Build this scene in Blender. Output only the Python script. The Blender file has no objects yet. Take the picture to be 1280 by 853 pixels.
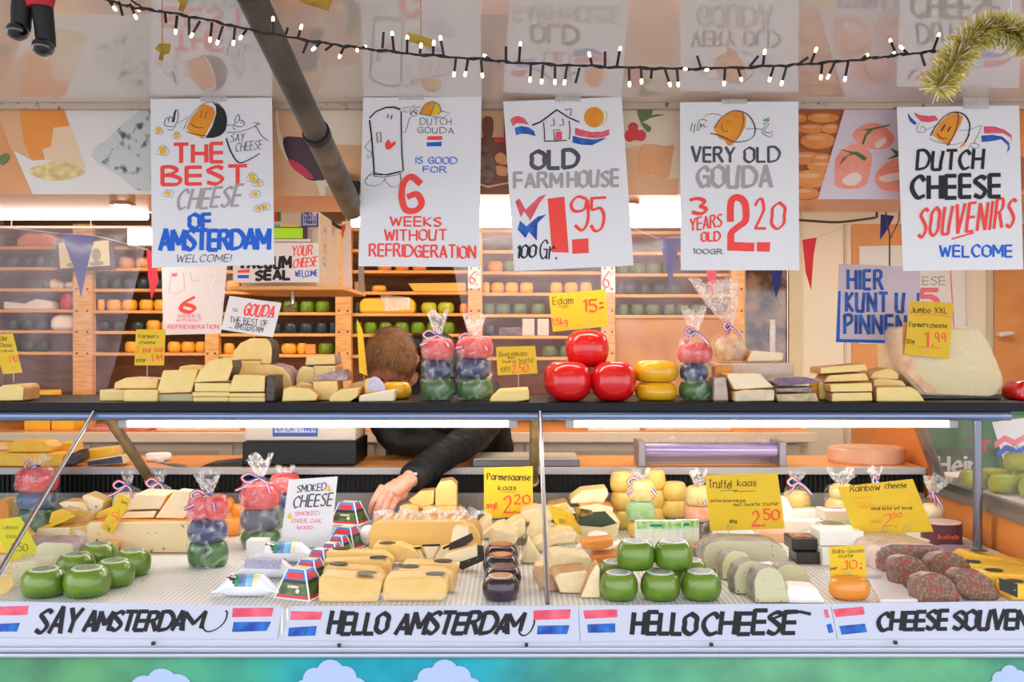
import bpy, bmesh, math, random
from mathutils import Vector, Matrix, Euler
from mathutils import noise as mnoise

# ---------------------------------------------------------------- camera, world, exposure
SC = bpy.context.scene
COL = SC.collection
F, CX, CY, CZ = 1200.0, 640.0, 426.5, 1.6          # focal length in px of the 1280x853 frame, image centre, eye height
cam = bpy.data.cameras.new('camera'); cam.sensor_width = 36.0; cam.lens = 36.0 * F / 1280.0
cam.clip_start = 0.05
camo = bpy.data.objects.new('camera', cam); COL.objects.link(camo)
camo.location = (0, 0, CZ); camo.rotation_euler = (math.pi / 2, 0, 0)
SC.camera = camo
SC.view_settings.view_transform = 'Standard'; SC.view_settings.look = 'None'
SC.view_settings.exposure = 0.78; SC.view_settings.gamma = 1.0; SC.view_settings.use_curve_mapping = False
SC.cycles.max_bounces = 8; SC.cycles.transparent_max_bounces = 32
SC.cycles.diffuse_bounces = 4; SC.cycles.glossy_bounces = 4; SC.cycles.transmission_bounces = 4
SC.cycles.sample_clamp_indirect = 6.0
SC.cycles.caustics_reflective = False; SC.cycles.caustics_refractive = False
try:
    SC.cycles.use_denoising = True
except Exception:
    pass
WORLD_STRENGTH = 1.55
TUBE_E = 17.0      # tubes under the shelf
INNER_E = 9.5      # added ceiling panels out of view that brighten the stall
wd = bpy.data.worlds.new('world'); SC.world = wd; wd.use_nodes = True
_bg = wd.node_tree.nodes['Background']
_bg.inputs[0].default_value = (0.88, 0.91, 1.0, 1); _bg.inputs[1].default_value = WORLD_STRENGTH

# ---------------------------------------------------------------- helpers
def lin(c):
    return c / 12.92 if c <= 0.04045 else ((c + 0.055) / 1.055) ** 2.4
def rgb(r, g, b):
    return (lin(r / 255.0), lin(g / 255.0), lin(b / 255.0), 1.0)

MATS = {}
def mat(name, col, rough=0.5, var=None, scale=40.0, bump=0.0, metal=0.0, coat=0.0, sss=0.0, spec=0.5, vein=None, emit=0.0, stretch=None):
    """Principled material with an optional second colour mixed in by noise and a noise bump."""
    if name in MATS:
        return MATS[name]
    m = bpy.data.materials.new(name); m.use_nodes = True
    nt = m.node_tree; b = nt.nodes['Principled BSDF']
    b.inputs['Base Color'].default_value = rgb(*col)
    b.inputs['Roughness'].default_value = rough; b.inputs['Metallic'].default_value = metal
    b.inputs['Specular IOR Level'].default_value = spec
    b.inputs['Coat Weight'].default_value = coat; b.inputs['Coat Roughness'].default_value = 0.08
    if sss:
        b.inputs['Subsurface Weight'].default_value = sss
        b.inputs['Subsurface Radius'].default_value = (0.012, 0.008, 0.004)
        b.inputs['Subsurface Scale'].default_value = 1.0
    tc = nt.nodes.new('ShaderNodeTexCoord'); vec = tc.outputs['Object']
    if stretch:
        mp = nt.nodes.new('ShaderNodeMapping'); mp.inputs['Scale'].default_value = stretch
        nt.links.new(vec, mp.inputs['Vector']); vec = mp.outputs['Vector']
    if var is not None or bump:
        nz = nt.nodes.new('ShaderNodeTexNoise'); nz.inputs['Scale'].default_value = scale; nz.inputs['Detail'].default_value = 4.0
        nt.links.new(vec, nz.inputs['Vector'])
    if var is not None:
        rp = nt.nodes.new('ShaderNodeValToRGB')
        lo, hi = vein if vein else (0.35, 0.68)
        rp.color_ramp.elements[0].position = lo; rp.color_ramp.elements[1].position = hi
        rp.color_ramp.elements[0].color = rgb(*col); rp.color_ramp.elements[1].color = rgb(*var)
        nt.links.new(nz.outputs['Fac'], rp.inputs['Fac']); nt.links.new(rp.outputs['Color'], b.inputs['Base Color'])
    if bump:
        bp = nt.nodes.new('ShaderNodeBump'); bp.inputs['Strength'].default_value = bump; bp.inputs['Distance'].default_value = 0.004
        nt.links.new(nz.outputs['Fac'], bp.inputs['Height']); nt.links.new(bp.outputs['Normal'], b.inputs['Normal'])
    if emit:
        b.inputs['Emission Color'].default_value = rgb(*col); b.inputs['Emission Strength'].default_value = emit
    MATS[name] = m
    return m

def emission(name, col, strength, sample=True):
    m = bpy.data.materials.new(name); m.use_nodes = True; nt = m.node_tree
    for n in list(nt.nodes): nt.nodes.remove(n)
    o = nt.nodes.new('ShaderNodeOutputMaterial'); e = nt.nodes.new('ShaderNodeEmission')
    e.inputs[0].default_value = rgb(*col); e.inputs[1].default_value = strength
    nt.links.new(e.outputs[0], o.inputs[0])
    if not sample:
        m.cycles.emission_sampling = 'NONE'
    MATS[name] = m
    return m

def film(name, tint=(255, 255, 255), lo=0.04, hi=0.45, scale=22.0, rough=0.18, gloss=0.5, pos=(0.45, 0.72)):
    """Thin clear plastic: mostly see-through, with glossy creases."""
    m = bpy.data.materials.new(name); m.use_nodes = True; nt = m.node_tree
    for n in list(nt.nodes): nt.nodes.remove(n)
    o = nt.nodes.new('ShaderNodeOutputMaterial'); mx = nt.nodes.new('ShaderNodeMixShader')
    tr = nt.nodes.new('ShaderNodeBsdfTransparent'); pb = nt.nodes.new('ShaderNodeBsdfPrincipled')
    pb.inputs['Base Color'].default_value = rgb(*tint); pb.inputs['Roughness'].default_value = rough
    pb.inputs['Specular IOR Level'].default_value = gloss
    tc = nt.nodes.new('ShaderNodeTexCoord'); nz = nt.nodes.new('ShaderNodeTexNoise')
    nz.inputs['Scale'].default_value = scale; nz.inputs['Detail'].default_value = 3.0; nz.inputs['Distortion'].default_value = 1.6
    nt.links.new(tc.outputs['Object'], nz.inputs['Vector'])
    mr = nt.nodes.new('ShaderNodeMapRange')
    mr.inputs['From Min'].default_value = pos[0]; mr.inputs['From Max'].default_value = pos[1]
    mr.inputs['To Min'].default_value = lo; mr.inputs['To Max'].default_value = hi
    nt.links.new(nz.outputs['Fac'], mr.inputs['Value']); nt.links.new(mr.outputs[0], mx.inputs[0])
    bp = nt.nodes.new('ShaderNodeBump'); bp.inputs['Strength'].default_value = 0.6; bp.inputs['Distance'].default_value = 0.006
    nt.links.new(nz.outputs['Fac'], bp.inputs['Height']); nt.links.new(bp.outputs['Normal'], pb.inputs['Normal'])
    nt.links.new(tr.outputs[0], mx.inputs[1]); nt.links.new(pb.outputs[0], mx.inputs[2]); nt.links.new(mx.outputs[0], o.inputs[0])
    MATS[name] = m
    return m

def P(px, py, Y):
    return Vector(((px - CX) * Y / F, Y, CZ - (py - CY) * Y / F))
def PZ(px, py, z):
    return P(px, py, (CZ - z) * F / (py - CY))
SHELF, DECK, TOP, BACK = 1.42, 0.99, 1.171, 1.19     # heights of upper shelf, case deck, serving worktop, back counter
def ydeck(py, z=DECK):
    return (CZ - z) * F / (py - CY)

class MB:
    """Collects geometry for one mesh object."""
    def __init__(s): s.v = []; s.f = []; s.m = []
    def add(s, vs, fs, mi=0):
        o = len(s.v); s.v += [tuple(v) for v in vs]
        for f in fs: s.f.append([o + i for i in f]); s.m.append(mi)
    def box(s, lo, hi, mi=0):
        x0, y0, z0 = lo; x1, y1, z1 = hi
        s.add([(x0, y0, z0), (x1, y0, z0), (x1, y1, z0), (x0, y1, z0), (x0, y0, z1), (x1, y0, z1), (x1, y1, z1), (x0, y1, z1)],
              [(0, 3, 2, 1), (4, 5, 6, 7), (0, 1, 5, 4), (1, 2, 6, 5), (2, 3, 7, 6), (3, 0, 4, 7)], mi)
    def loft(s, rings, mi=0, caps=True):
        n = len(rings[0]); vs = [p for r in rings for p in r]; fs = []
        for i in range(len(rings) - 1):
            for j in range(n):
                k = (j + 1) % n
                fs.append((i * n + j, i * n + k, (i + 1) * n + k, (i + 1) * n + j))
        if caps:
            fs.append(tuple(reversed(range(n)))); fs.append(tuple((len(rings) - 1) * n + j for j in range(n)))
        s.add(vs, fs, mi)
    def lathe(s, prof, c=(0, 0, 0), n=24, mi=0, sx=1.0, sy=1.0, wob=0.0, seed=0.0):
        rings = []
        for (r, z) in prof:
            ring = []
            for j in range(n):
                a = 2 * math.pi * j / n
                q = 1.0
                if wob:
                    q += wob * mnoise.noise((math.cos(a) * 1.7 + seed, math.sin(a) * 1.7, z * 30 + seed))
                ring.append((c[0] + r * q * sx * math.cos(a), c[1] + r * q * sy * math.sin(a), c[2] + z))
            rings.append(ring)
        s.loft(rings, mi)
    def tube(s, pts, r, n=8, mi=0, caps=True, flat=1.0):
        pts = [Vector(p) for p in pts]; rings = []; up = None
        for i, p in enumerate(pts):
            t = (pts[min(i + 1, len(pts) - 1)] - pts[max(i - 1, 0)])
            t = t.normalized() if t.length > 1e-9 else Vector((0, 0, 1))
            if up is None:
                up = Vector((0, 0, 1)) if abs(t.z) < 0.9 else Vector((1, 0, 0))
            u = t.cross(up)
            u = u.normalized() if u.length > 1e-6 else t.orthogonal().normalized()
            w = u.cross(t).normalized(); up = w
            rr = r[i] if isinstance(r, (list, tuple)) else r
            rings.append([p + u * rr * math.cos(2 * math.pi * j / n) + w * rr * flat * math.sin(2 * math.pi * j / n) for j in range(n)])
        s.loft(rings, mi, caps)
    def prism(s, poly, vec, mi_front=0, mi_side=0, mi_back=None, back=None, side_list=None):
        """poly: planar points (front face), vec: extrusion; back: optional own list of back points."""
        poly = [Vector(p) for p in poly]; n = len(poly)
        bk = [Vector(p) for p in back] if back else [p + Vector(vec) for p in poly]
        o = len(s.v); s.v += [tuple(p) for p in poly + bk]
        s.f.append([o + i for i in range(n)]); s.m.append(mi_front)
        s.f.append([o + n + i for i in reversed(range(n))]); s.m.append(mi_front if mi_back is None else mi_back)
        for i in range(n):
            k = (i + 1) % n
            s.f.append([o + i, o + n + i, o + n + k, o + k]); s.m.append(side_list[i] if side_list else mi_side)
    def sphere(s, c, r, n=12, m=8, mi=0, sc=(1, 1, 1)):
        prof = [(max(r * math.sin(math.pi * i / m), 1e-5), -r * math.cos(math.pi * i / m)) for i in range(m + 1)]
        rings = [[(c[0] + q * sc[0] * math.cos(2 * math.pi * j / n), c[1] + q * sc[1] * math.sin(2 * math.pi * j / n), c[2] + z * sc[2]) for j in range(n)] for q, z in prof]
        s.loft(rings, mi)
    def build(s, name, mats, parent=None, smooth=True, bevel=0.0, seg=2, angle=0.6, org=None):
        me = bpy.data.meshes.new(name)
        v = s.v
        if org is not None: v = [(p[0] - org[0], p[1] - org[1], p[2] - org[2]) for p in v]
        me.from_pydata(v, [], s.f); me.update()
        mats = mats if isinstance(mats, (list, tuple)) else [mats]
        for m in mats: me.materials.append(m)
        me.polygons.foreach_set('material_index', s.m)
        bm = bmesh.new(); bm.from_mesh(me); bmesh.ops.recalc_face_normals(bm, faces=bm.faces); bm.to_mesh(me); bm.free()
        o = bpy.data.objects.new(name, me); COL.objects.link(o)
        if org is not None and parent is None: o.location = org
        if parent is not None: o.parent = parent
        if smooth:
            me.polygons.foreach_set('use_smooth', [True] * len(me.polygons))
            try: me.set_sharp_from_angle(angle=angle)
            except Exception: pass
        if bevel:
            b = o.modifiers.new('bevel', 'BEVEL'); b.width = bevel; b.segments = seg; b.limit_method = 'ANGLE'; b.angle_limit = 0.6
            b.harden_normals = False
        return o

def tag(o, label, cat, group=None, kind=None):
    o['label'] = label; o['category'] = cat
    if group: o['group'] = group
    if kind: o['kind'] = kind
    return o
def struct(o, label=None, cat=None):
    o['kind'] = 'structure'
    if label: o['label'] = label
    if cat: o['category'] = cat
    return o
def thing(name, label, cat, loc, group=None, rz=0.0):
    o = bpy.data.objects.new(name, None); COL.objects.link(o)
    o.location = loc; o.rotation_euler = (0, 0, rz); o.empty_display_size = 0.05
    return tag(o, label, cat, group)
def dup(root, loc, label, rz=0.0, group=None, sc=None):
    r = root.copy(); COL.objects.link(r); r.location = loc; r.rotation_euler = (0, 0, rz); r['label'] = label
    if sc is not None: r.scale = (sc, sc, sc) if isinstance(sc, (int, float)) else sc
    if group: r['group'] = group
    for ch in list(root.children):
        c = ch.copy(); COL.objects.link(c); c.parent = r
        for g in list(ch.children):
            d = g.copy(); COL.objects.link(d); d.parent = c
    return r
def smooth_pts(pts, n=6, closed=False):
    """Catmull-Rom through the given points (2D or 3D)."""
    pts = [Vector(p) for p in pts]
    if len(pts) < 3: return pts
    out = []; N = len(pts)
    rng = range(N if closed else N - 1)
    for i in rng:
        if closed:
            a, b, c, d = pts[(i - 1) % N], pts[i], pts[(i + 1) % N], pts[(i + 2) % N]
        else:
            a, b, c, d = pts[max(i - 1, 0)], pts[i], pts[i + 1], pts[min(i + 2, N - 1)]
        for k in range(n):
            t = k / n
            out.append(0.5 * ((2 * b) + (c - a) * t + (2 * a - 5 * b + 4 * c - d) * t * t + (3 * b - a - 3 * c + d) * t ** 3))
    if not closed: out.append(pts[-1])
    return out
RND = random.Random(7)
ORD = ['first', 'second', 'third', 'fourth', 'fifth', 'sixth', 'seventh', 'eighth', 'ninth', 'tenth', 'eleventh', 'twelfth']

# ---------------------------------------------------------------- common materials
M_paper = mat('white_paper', (236, 236, 238), 0.7)
M_ink = mat('black_ink', (18, 17, 21), 0.6)
M_ink2 = mat('grey_ink', (172, 166, 164), 0.6)
M_ink3 = mat('dark_grey_ink', (92, 90, 98), 0.6, (60, 58, 64), 14)
M_red = mat('red_marker', (252, 72, 62), 0.6)
M_crim = mat('crimson_marker', (222, 72, 96), 0.6, (236, 110, 128), 30)
M_blue = mat('blue_marker', (0, 98, 214), 0.6)
M_navy = mat('navy_marker', (26, 58, 150), 0.6, (40, 120, 210), 34)
M_org = mat('orange_marker', (240, 160, 30), 0.6, (230, 135, 40), 20)
M_yel = mat('yellow_marker', (238, 192, 40), 0.6)
M_grn = mat('green_marker', (40, 160, 80), 0.6)
M_pnk = mat('pink_marker', (240, 120, 140), 0.6)
M_card = mat('yellow_card', (234, 196, 34), 0.6, (228, 188, 28), 12)
M_steel = mat('brushed_steel', (176, 172, 168), 0.32, (150, 146, 142), 60, metal=0.9, stretch=(1, 1, 20))
M_alu = mat('aluminium', (196, 202, 214), 0.35, metal=0.75)
M_brass = mat('dull_brass_tube', (186, 168, 134), 0.38, (150, 132, 100), 14, metal=0.7)
M_wood = mat('pine_wood', (240, 186, 118), 0.5, (214, 152, 84), 18, bump=0.05, stretch=(1, 1, 8))
M_wood_h = mat('pine_shelf_wood', (242, 184, 112), 0.5, (216, 150, 80), 18, stretch=(0.3, 6, 6))
M_owood = mat('orange_laminate', (226, 150, 84), 0.4, (234, 164, 102), 10, stretch=(0.6, 4, 1))
M_black = mat('matt_black', (22, 22, 26), 0.5)
M_blackg = mat('gloss_black', (16, 20, 30), 0.22)
M_white = mat('white_plastic', (236, 232, 226), 0.4)
M_cream = mat('cream_plastic', (214, 200, 180), 0.45)

# ---------------------------------------------------------------- large structure
def slab(name, lo, hi, m, label=None, cat=None, bevel=0.0):
    b = MB(); b.box(lo, hi)
    return struct(b.build(name, m, smooth=False, bevel=bevel), label, cat)

def paving():
    m = bpy.data.materials.new('grey_paving'); m.use_nodes = True; nt = m.node_tree; b = nt.nodes['Principled BSDF']
    br = nt.nodes.new('ShaderNodeTexBrick'); tc = nt.nodes.new('ShaderNodeTexCoord')
    br.inputs['Color1'].default_value = rgb(150, 146, 142); br.inputs['Color2'].default_value = rgb(132, 128, 126); br.inputs['Mortar'].default_value = rgb(92, 90, 88)
    br.inputs['Scale'].default_value = 5.0
    nt.links.new(tc.outputs['Object'], br.inputs['Vector']); nt.links.new(br.outputs['Color'], b.inputs['Base Color'])
    b.inputs['Roughness'].default_value = 0.85
    return m
slab('ground', (-9, -8, -0.05), (9, 9, 0.0), paving())
slab('floor', (-2.7, 2.55, 0.0), (2.95, 5.0, 0.35), mat('dark_vinyl', (84, 80, 78), 0.6))

# glossy underside of the raised flap
def flap_mat():
    m = bpy.data.materials.new('glossy_flap_panel'); m.use_nodes = True; b = m.node_tree.nodes['Principled BSDF']
    b.inputs['Base Color'].default_value = rgb(226, 214, 206); b.inputs['Roughness'].default_value = 0.35
    b.inputs['Specular IOR Level'].default_value = 0.4
    b.inputs['Coat Weight'].default_value = 1.0; b.inputs['Coat Roughness'].default_value = 0.035; b.inputs['Coat IOR'].default_value = 1.75
    return m
CEIL = 2.216
slab('ceiling', (-2.6, 0.75, CEIL), (2.6, 2.49, CEIL + 0.03), flap_mat())
hb = MB()
hb.box((-2.6, 2.478, CEIL - 0.016), (2.6, 2.497, CEIL - 0.0005))
struct(hb.build('trim_1', mat('aged_hinge', (196, 176, 156), 0.4, (60, 50, 46), 46, vein=(0.6, 0.68), metal=0.3), smooth=False))
M_soffit = mat('tan_soffit', (222, 150, 92), 0.35, (228, 164, 110), 6)
M_print_bg = mat('print_brown', (196, 124, 72), 0.45, (170, 96, 52), 5)
wall_front = slab('wall_front', (-2.6, 2.5, 1.982), (2.6, 2.84, 2.42), [M_soffit])
slab('ceiling_inner', (-2.7, 2.84, 2.36), (2.95, 5.0, 2.42), mat('inner_ceiling', (232, 222, 208), 0.5))
slab('wall_back', (-2.7, 4.95, 0.35), (0.96, 5.0, 2.36), mat('tan_back_panel', (150, 108, 70), 0.6, (128, 90, 56), 10, stretch=(1, 1, 5)))
slab('wall_left', (-2.7, 2.5, 0.35), (-2.62, 4.95, 2.36), mat('cream_wall', (228, 214, 196), 0.5))
slab('wall_right', (2.9, 2.5, 0.35), (2.95, 4.95, 2.36), MATS['cream_wall'])

# ---------------------------------------------------------------- hand lettering
GL = {}
def _g(s):
    for ln in s.strip().split('\n'):
        ch, d = ln.split(' ', 1)
        st = []
        for pl in d.split(';'):
            cur = pl.startswith('~'); pl = pl.lstrip('~').replace(' ', '')
            st.append((cur, [(int(pl[i], 16), int(pl[i + 1], 16) - 3) for i in range(0, len(pl), 2)]))
        GL[ch] = st
_g('''A 033d63;1656
B 0d03;~0d3d5b3908;~08386653 03
C ~6b4d1b0815 3364
D 0d03;~0d4d7a77 5403
E 5d0d0353;0858
F 5d0d03;0858
G ~6b4d1b0815 3365;636838
H 0d03;6d63;0868
I 0d03
J ~4d4513 05
K 0d03;5d0853
L 0d0353
M 030d467d73
N 030d636d
O ~3d0b080533 65686b3d
P 0d03;~0d4d5b4907
Q ~3d0b080533 65686b3d;4573
R 0d03;~0d4d5b4908;3863
S ~5c3d0b2956 3304
T 0d6d;3d33
U ~0d0513 33 535 66d
V 0d336d
W 0d234b638d
X 0d63;6d03
Y 0d38;6d3833
Z 0d6d0363
0 ~3d0b080533 65686b3d
1 0b2d23
2 ~0b2d4d5a4803;0363
3 ~0c3d5b38;~385633 04
4 4d0666;4d43
5 5d0d09;~09395633 04
6 ~5d1905 33 5547 1805
7 0d6d23
8 ~3d0b38 5633 0538 5b3d
9 ~5a3d1b1937 5a;5a53
a ~59 2a 06 23 55;5a53
b 0d03;~073a563304
c ~592a062354
d 5d53;~572a062355
e 0657;~573a062354
f ~4d2c23;094a
g ~592a0725 56;~5a512010
h 0d03;~073a5853
i 0a03;0c0d
j ~2a2110;2c2d
k 0d03;4a0743
l 0d03
m 0a03;~072a3833;~375a6863
n 0a03;~073a5853
o ~2a0623562a
p 0a00;~073a563304
r 0a03;~073a49
s ~492a082746 2304
t ~2d243344;0a4a
u ~0a052355;5a53
v 0a235a
w 0a234863 8a
x 0a43;4a03
y 0a24;5a10
z 0a4a0343
. 0304
, 1402
- 0848
: 0405;0909
! 0d06;0304
= 0646;0a4a
' 0d0a''')

STROKE = [0]
def ribbon(mb, pts, w, card, mi, off, nib=0.6, vary=0.45):
    """A brush stroke on a card: pts in image px of the card's own plane, w in px."""
    STROKE[0] += 1; off += (STROKE[0] % 60) * 1.5e-5
    pts = [Vector((p[0], p[1])) for p in pts]
    q = [pts[0]]
    for p in pts[1:]:
        if (p - q[-1]).length > 1e-4: q.append(p)
    pts = q
    if len(pts) < 2: pts = [pts[0], pts[0] + Vector((w * 0.6, 0.01))]
    L = []; R = []
    for i, p in enumerate(pts):
        a = pts[max(i - 1, 0)]; b = pts[min(i + 1, len(pts) - 1)]
        t = (b - a).normalized() if (b - a).length > 1e-6 else Vector((1, 0))
        ww = w * (1 - vary + vary * abs(math.sin(math.atan2(-t.y, t.x) - nib))) * 0.5
        n = Vector((-t.y, t.x))
        e = t * (ww * 0.35) * (-1 if i == 0 else 1 if i == len(pts) - 1 else 0)
        L.append(p + n * ww + e); R.append(p - n * ww + e)
    vs = [card.hit(a.x, a.y, off + i * 4e-6) for i, a in enumerate(L)] + [card.hit(a.x, a.y, off + i * 4e-6) for i, a in enumerate(R)]
    n = len(pts)
    mb.add(vs, [(i, i + 1, n + i + 1, n + i) for i in range(n - 1)], mi)

def split_corners(pts):
    out = [[pts[0]]]
    for i in range(1, len(pts)):
        out[-1].append(pts[i])
        if i < len(pts) - 1:
            a = Vector(pts[i]) - Vector(pts[i - 1]); b = Vector(pts[i + 1]) - Vector(pts[i])
            if a.length > 1e-6 and b.length > 1e-6 and a.normalized().dot(b.normalized()) < 0.75: out.append([pts[i]])
    return out

def write(mb, card, text, x0, y0, x1, y1, w, mi, rise=0.0, slant=0.0, off=0.0007, jit=0.05, vary=0.45, gap=2.2):
    """Hand-lettered text filling the px box x0..x1, cap top y0, baseline y1; rise: px climbed from left to right."""
    rnd = random.Random(len(text) * 31 + int(x0)); w *= 1.22 if w > 1.7 else (1.0 if w > .75 else .8)
    lay = []; cx = 0.0
    for ch in text:
        if ch == ' ': cx += 4.2; continue
        g = GL[ch]; gw = max(p[0] for _, pl in g for p in pl)
        lay.append((ch, cx, gw)); cx += gw + gap
    tot = max(cx - gap, 1e-3); sx = (x1 - x0) / tot if tot > 0.01 else 1; sy = (y1 - y0) / 10.0
    if len(lay) == 1 and lay[0][2] == 0: sx = 1
    for ch, ox, gw in lay:
        k = 1 + rnd.uniform(-jit, jit); dy = rnd.uniform(-jit, jit) * 4
        for cur, pl in GL[ch]:
            pp = []
            for (gx, gy) in pl:
                fx = (ox + gx) * sx
                pp.append((x0 + fx + slant * (gy * k) * sy, y1 - (gy * k + dy) * sy - rise * fx / max(x1 - x0, 1e-6)))
            if cur:
                ribbon(mb, [tuple(v) for v in smooth_pts(pp, 4)], w, card, mi, off, vary=vary)
            else:
                for seg in split_corners(pp): ribbon(mb, seg, w, card, mi, off, vary=vary)

class Card:
    """A flat sheet seen at four px corners, standing in the plane through three points with depths Y."""
    def __init__(s, corners, Ys, th=0.0006):
        s.c = corners; Ys = [Ys] * 4 if isinstance(Ys, (int, float)) else Ys
        a, b, d = P(*corners[0], Ys[0]), P(*corners[1], Ys[1]), P(*corners[3], Ys[3])
        s.o = a; s.n = (b - a).cross(d - a).normalized()
        if s.n.y > 0: s.n = -s.n
        s.th = th
    def hit(s, px, py, off=0.0):
        d = Vector(((px - CX) / F, 1.0, -(py - CY) / F)); c = Vector((0, 0, CZ)); o = s.o + s.n * off
        return c + d * ((o - c).dot(s.n) / d.dot(s.n))
    def pts(s, off=0.0): return [s.hit(x, y, off) for x, y in s.c]
    def sheet(s, m, name, parent=None, org=None):
        b = MB(); p = s.pts(); b.prism(p, s.n * -s.th)
        return b.build(name, m, parent, smooth=False, org=org)

def conv(c, ox, oy, k): return [(ox + x / k, oy + y / k) for x, y in c]
def fill(mb, card, pts, mi, off=0.0005):
    STROKE[0] += 1; off += (STROKE[0] % 12) * 1.5e-5
    mb.add([card.hit(x, y, off) for x, y in pts], [tuple(range(len(pts)))], mi)
def ellipse(cx, cy, rx, ry, n=20, rot=0.0):
    return [(cx + rx * math.cos(2 * math.pi * i / n) * math.cos(rot) - ry * math.sin(2 * math.pi * i / n) * math.sin(rot),
             cy + rx * math.cos(2 * math.pi * i / n) * math.sin(rot) + ry * math.sin(2 * math.pi * i / n) * math.cos(rot)) for i in range(n)]

INKS = [M_ink, M_red, M_blue, M_ink2, M_ink3, M_org, M_yel, M_crim, M_navy, M_grn, M_pnk, M_paper]
K, RED, BLU, GRY, DGR, ORG, YEL, CRI, NAV, GRN, PNK, WHT = range(12)

def sign(name, label, cat, corners, Y, draw, base=None, group=None, extra=None, th=0.0006, part_name='lettering'):
    """A card with its lettering as a part; draw(mb, card) adds the strokes."""
    cd = Card(corners, Y, th); cen = sum(cd.pts(), Vector()) / 4
    o = cd.sheet(base or M_paper, name, None, cen)
    tag(o, label, cat, group)
    mb = MB(); draw(mb, cd)
    if mb.v: mb.build(part_name, INKS, o, smooth=False, org=cen)
    if extra: extra(o, cd, cen)
    return o

def strokes(mb, cd, data, ox, oy, k, w0, mi=K, smooth=True, off=0.0009):
    for d in data:
        w = w0; m = mi; sm = smooth
        if isinstance(d, tuple) and isinstance(d[0], list): d, w, m = d
        p = conv(d, ox, oy, k)
        if sm and len(p) > 2: p = [tuple(v) for v in smooth_pts(p, 5)]
        ribbon(mb, p, w, cd, m, off)

def tape(o, cd, cen, pts):
    b = MB(); b.prism([cd.hit(x, y, 0.0016) for x, y in pts], cd.n * -0.0003)
    b.build('tape', M_tape, o, smooth=False, org=cen)
M_tape = film('clear_tape', (225, 222, 218), 0.35, 0.55, 30, 0.25)
YP = 2.42

# --- poster 1
def d1(mb, c):
    k, ox, oy = 7.975, 185, 118
    fill(mb, c, conv([(380, 335), (430, 230), (530, 110), (560, 95), (650, 130), (672, 180), (650, 260), (570, 405), (540, 445), (510, 420), (430, 395)], ox, oy, k), ORG)
    fill(mb, c, conv([(640, 82), (700, 100), (760, 160), (788, 250), (775, 350), (720, 410), (640, 432), (575, 430), (640, 320), (680, 190), (676, 120)], ox, oy, k), K)
    strokes(mb, c, [[(355, 345), (420, 220), (540, 100), (630, 78), (700, 95), (765, 170), (785, 270), (760, 370), (680, 425), (560, 432)],
                    [(375, 370), (450, 395), (580, 415)], [(535, 165), (525, 230)], [(585, 175), (562, 240)], [(425, 290), (480, 328), (550, 330)],
                    [(300, 285), (345, 262), (400, 220)], [(170, 260), (185, 235), (210, 250), (200, 280)], [(205, 250), (220, 220), (245, 245), (235, 275)],
                    [(245, 270), (255, 200), (280, 150), (300, 180), (298, 240), (285, 290)], [(170, 255), (165, 300), (195, 320), (270, 318), (275, 295)], [(195, 350), (240, 355), (272, 325)],
                    [(790, 308), (860, 300), (870, 240), (900, 200), (912, 250), (880, 290)], [(905, 255), (940, 262), (925, 290)], [(850, 310), (930, 325), (962, 290), (950, 265)], [(840, 330), (875, 355)],
                    [(785, 380), (900, 375), (1010, 340), (1075, 310)], [(1080, 320), (1130, 410), (1200, 465)], [(1050, 280), (1120, 300)], [(1105, 275), (1060, 330)]], ox, oy, k, 0.9)
    strokes(mb, c, [[(255, 275), (275, 160)], [(780, 440), (830, 580), (905, 680), (1010, 650), (1110, 590)]], ox, oy, k, 2.0)
    for (x, y, r) in ((100, 362, 30), (280, 410, 30), (140, 560, 42), (1030, 830, 40)):
        fill(mb, c, conv([(x - r * .7, y - r), (x + r * .8, y - r * .8), (x + r, y + r * .7), (x - r * .4, y + r)], ox, oy, k), YEL)
        strokes(mb, c, [[(x - r * 1.3, y + r * .3), (x, y - r * 1.3), (x + r * 1.6, y), (x + r, y + r * 1.2), (x - r * 1.2, y + r * .8)]], ox, oy, k, 0.45)
    for (x, y) in ((210, 242), (318.5, 243), (323, 261), (331, 258.5), (322, 229)):
        fill(mb, c, [(x - 4, y), (x - 1, y - 3.5), (x + 4, y - 1.5), (x + 2, y + 3.5)], YEL)
        ribbon(mb, [tuple(v) for v in smooth_pts([(x - 7, y + 2), (x - 2, y - 4.5), (x + 6, y - 3), (x + 5, y + 4), (x - 6, y + 3)], 4)], 0.5, c, K, 0.0009)
    write(mb, c, 'SAY', 288, 168, 305, 178, 0.9, K, 2, 0.15); write(mb, c, 'CHEESE', 294, 179, 327, 190, 0.9, K, 4, 0.15)
    write(mb, c, 'THE', 218, 181, 278, 203, 4.6, RED, 1)
    write(mb, c, 'BEST', 203, 210, 308, 231, 4.6, RED, 2)
    write(mb, c, 'CHEESE', 220, 237, 298, 262, 3.2, GRY, 5, 0.25)
    write(mb, c, 'OF', 237, 268, 263, 286, 4.6, BLU, 1); write(mb, c, 'AMSTERDAM', 200, 289, 336, 313, 5.2, BLU, 2, 0.03, jit=0.07, gap=1.2)
    write(mb, c, 'WELCOME!', 220, 319, 288, 328, 1.1, K, 1, 0.2)
sign('hand_lettered_poster', 'white poster lettered THE BEST CHEESE OF AMSTERDAM with half black cheese doodle', 'poster',
     [(188, 124), (340, 122), (343, 331), (190, 335)], YP, d1, group='white posters along the flap', extra=lambda o, c, n: tape(o, c, n, [(250, 121), (284, 121), (284, 127), (250, 127)]))

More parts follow.
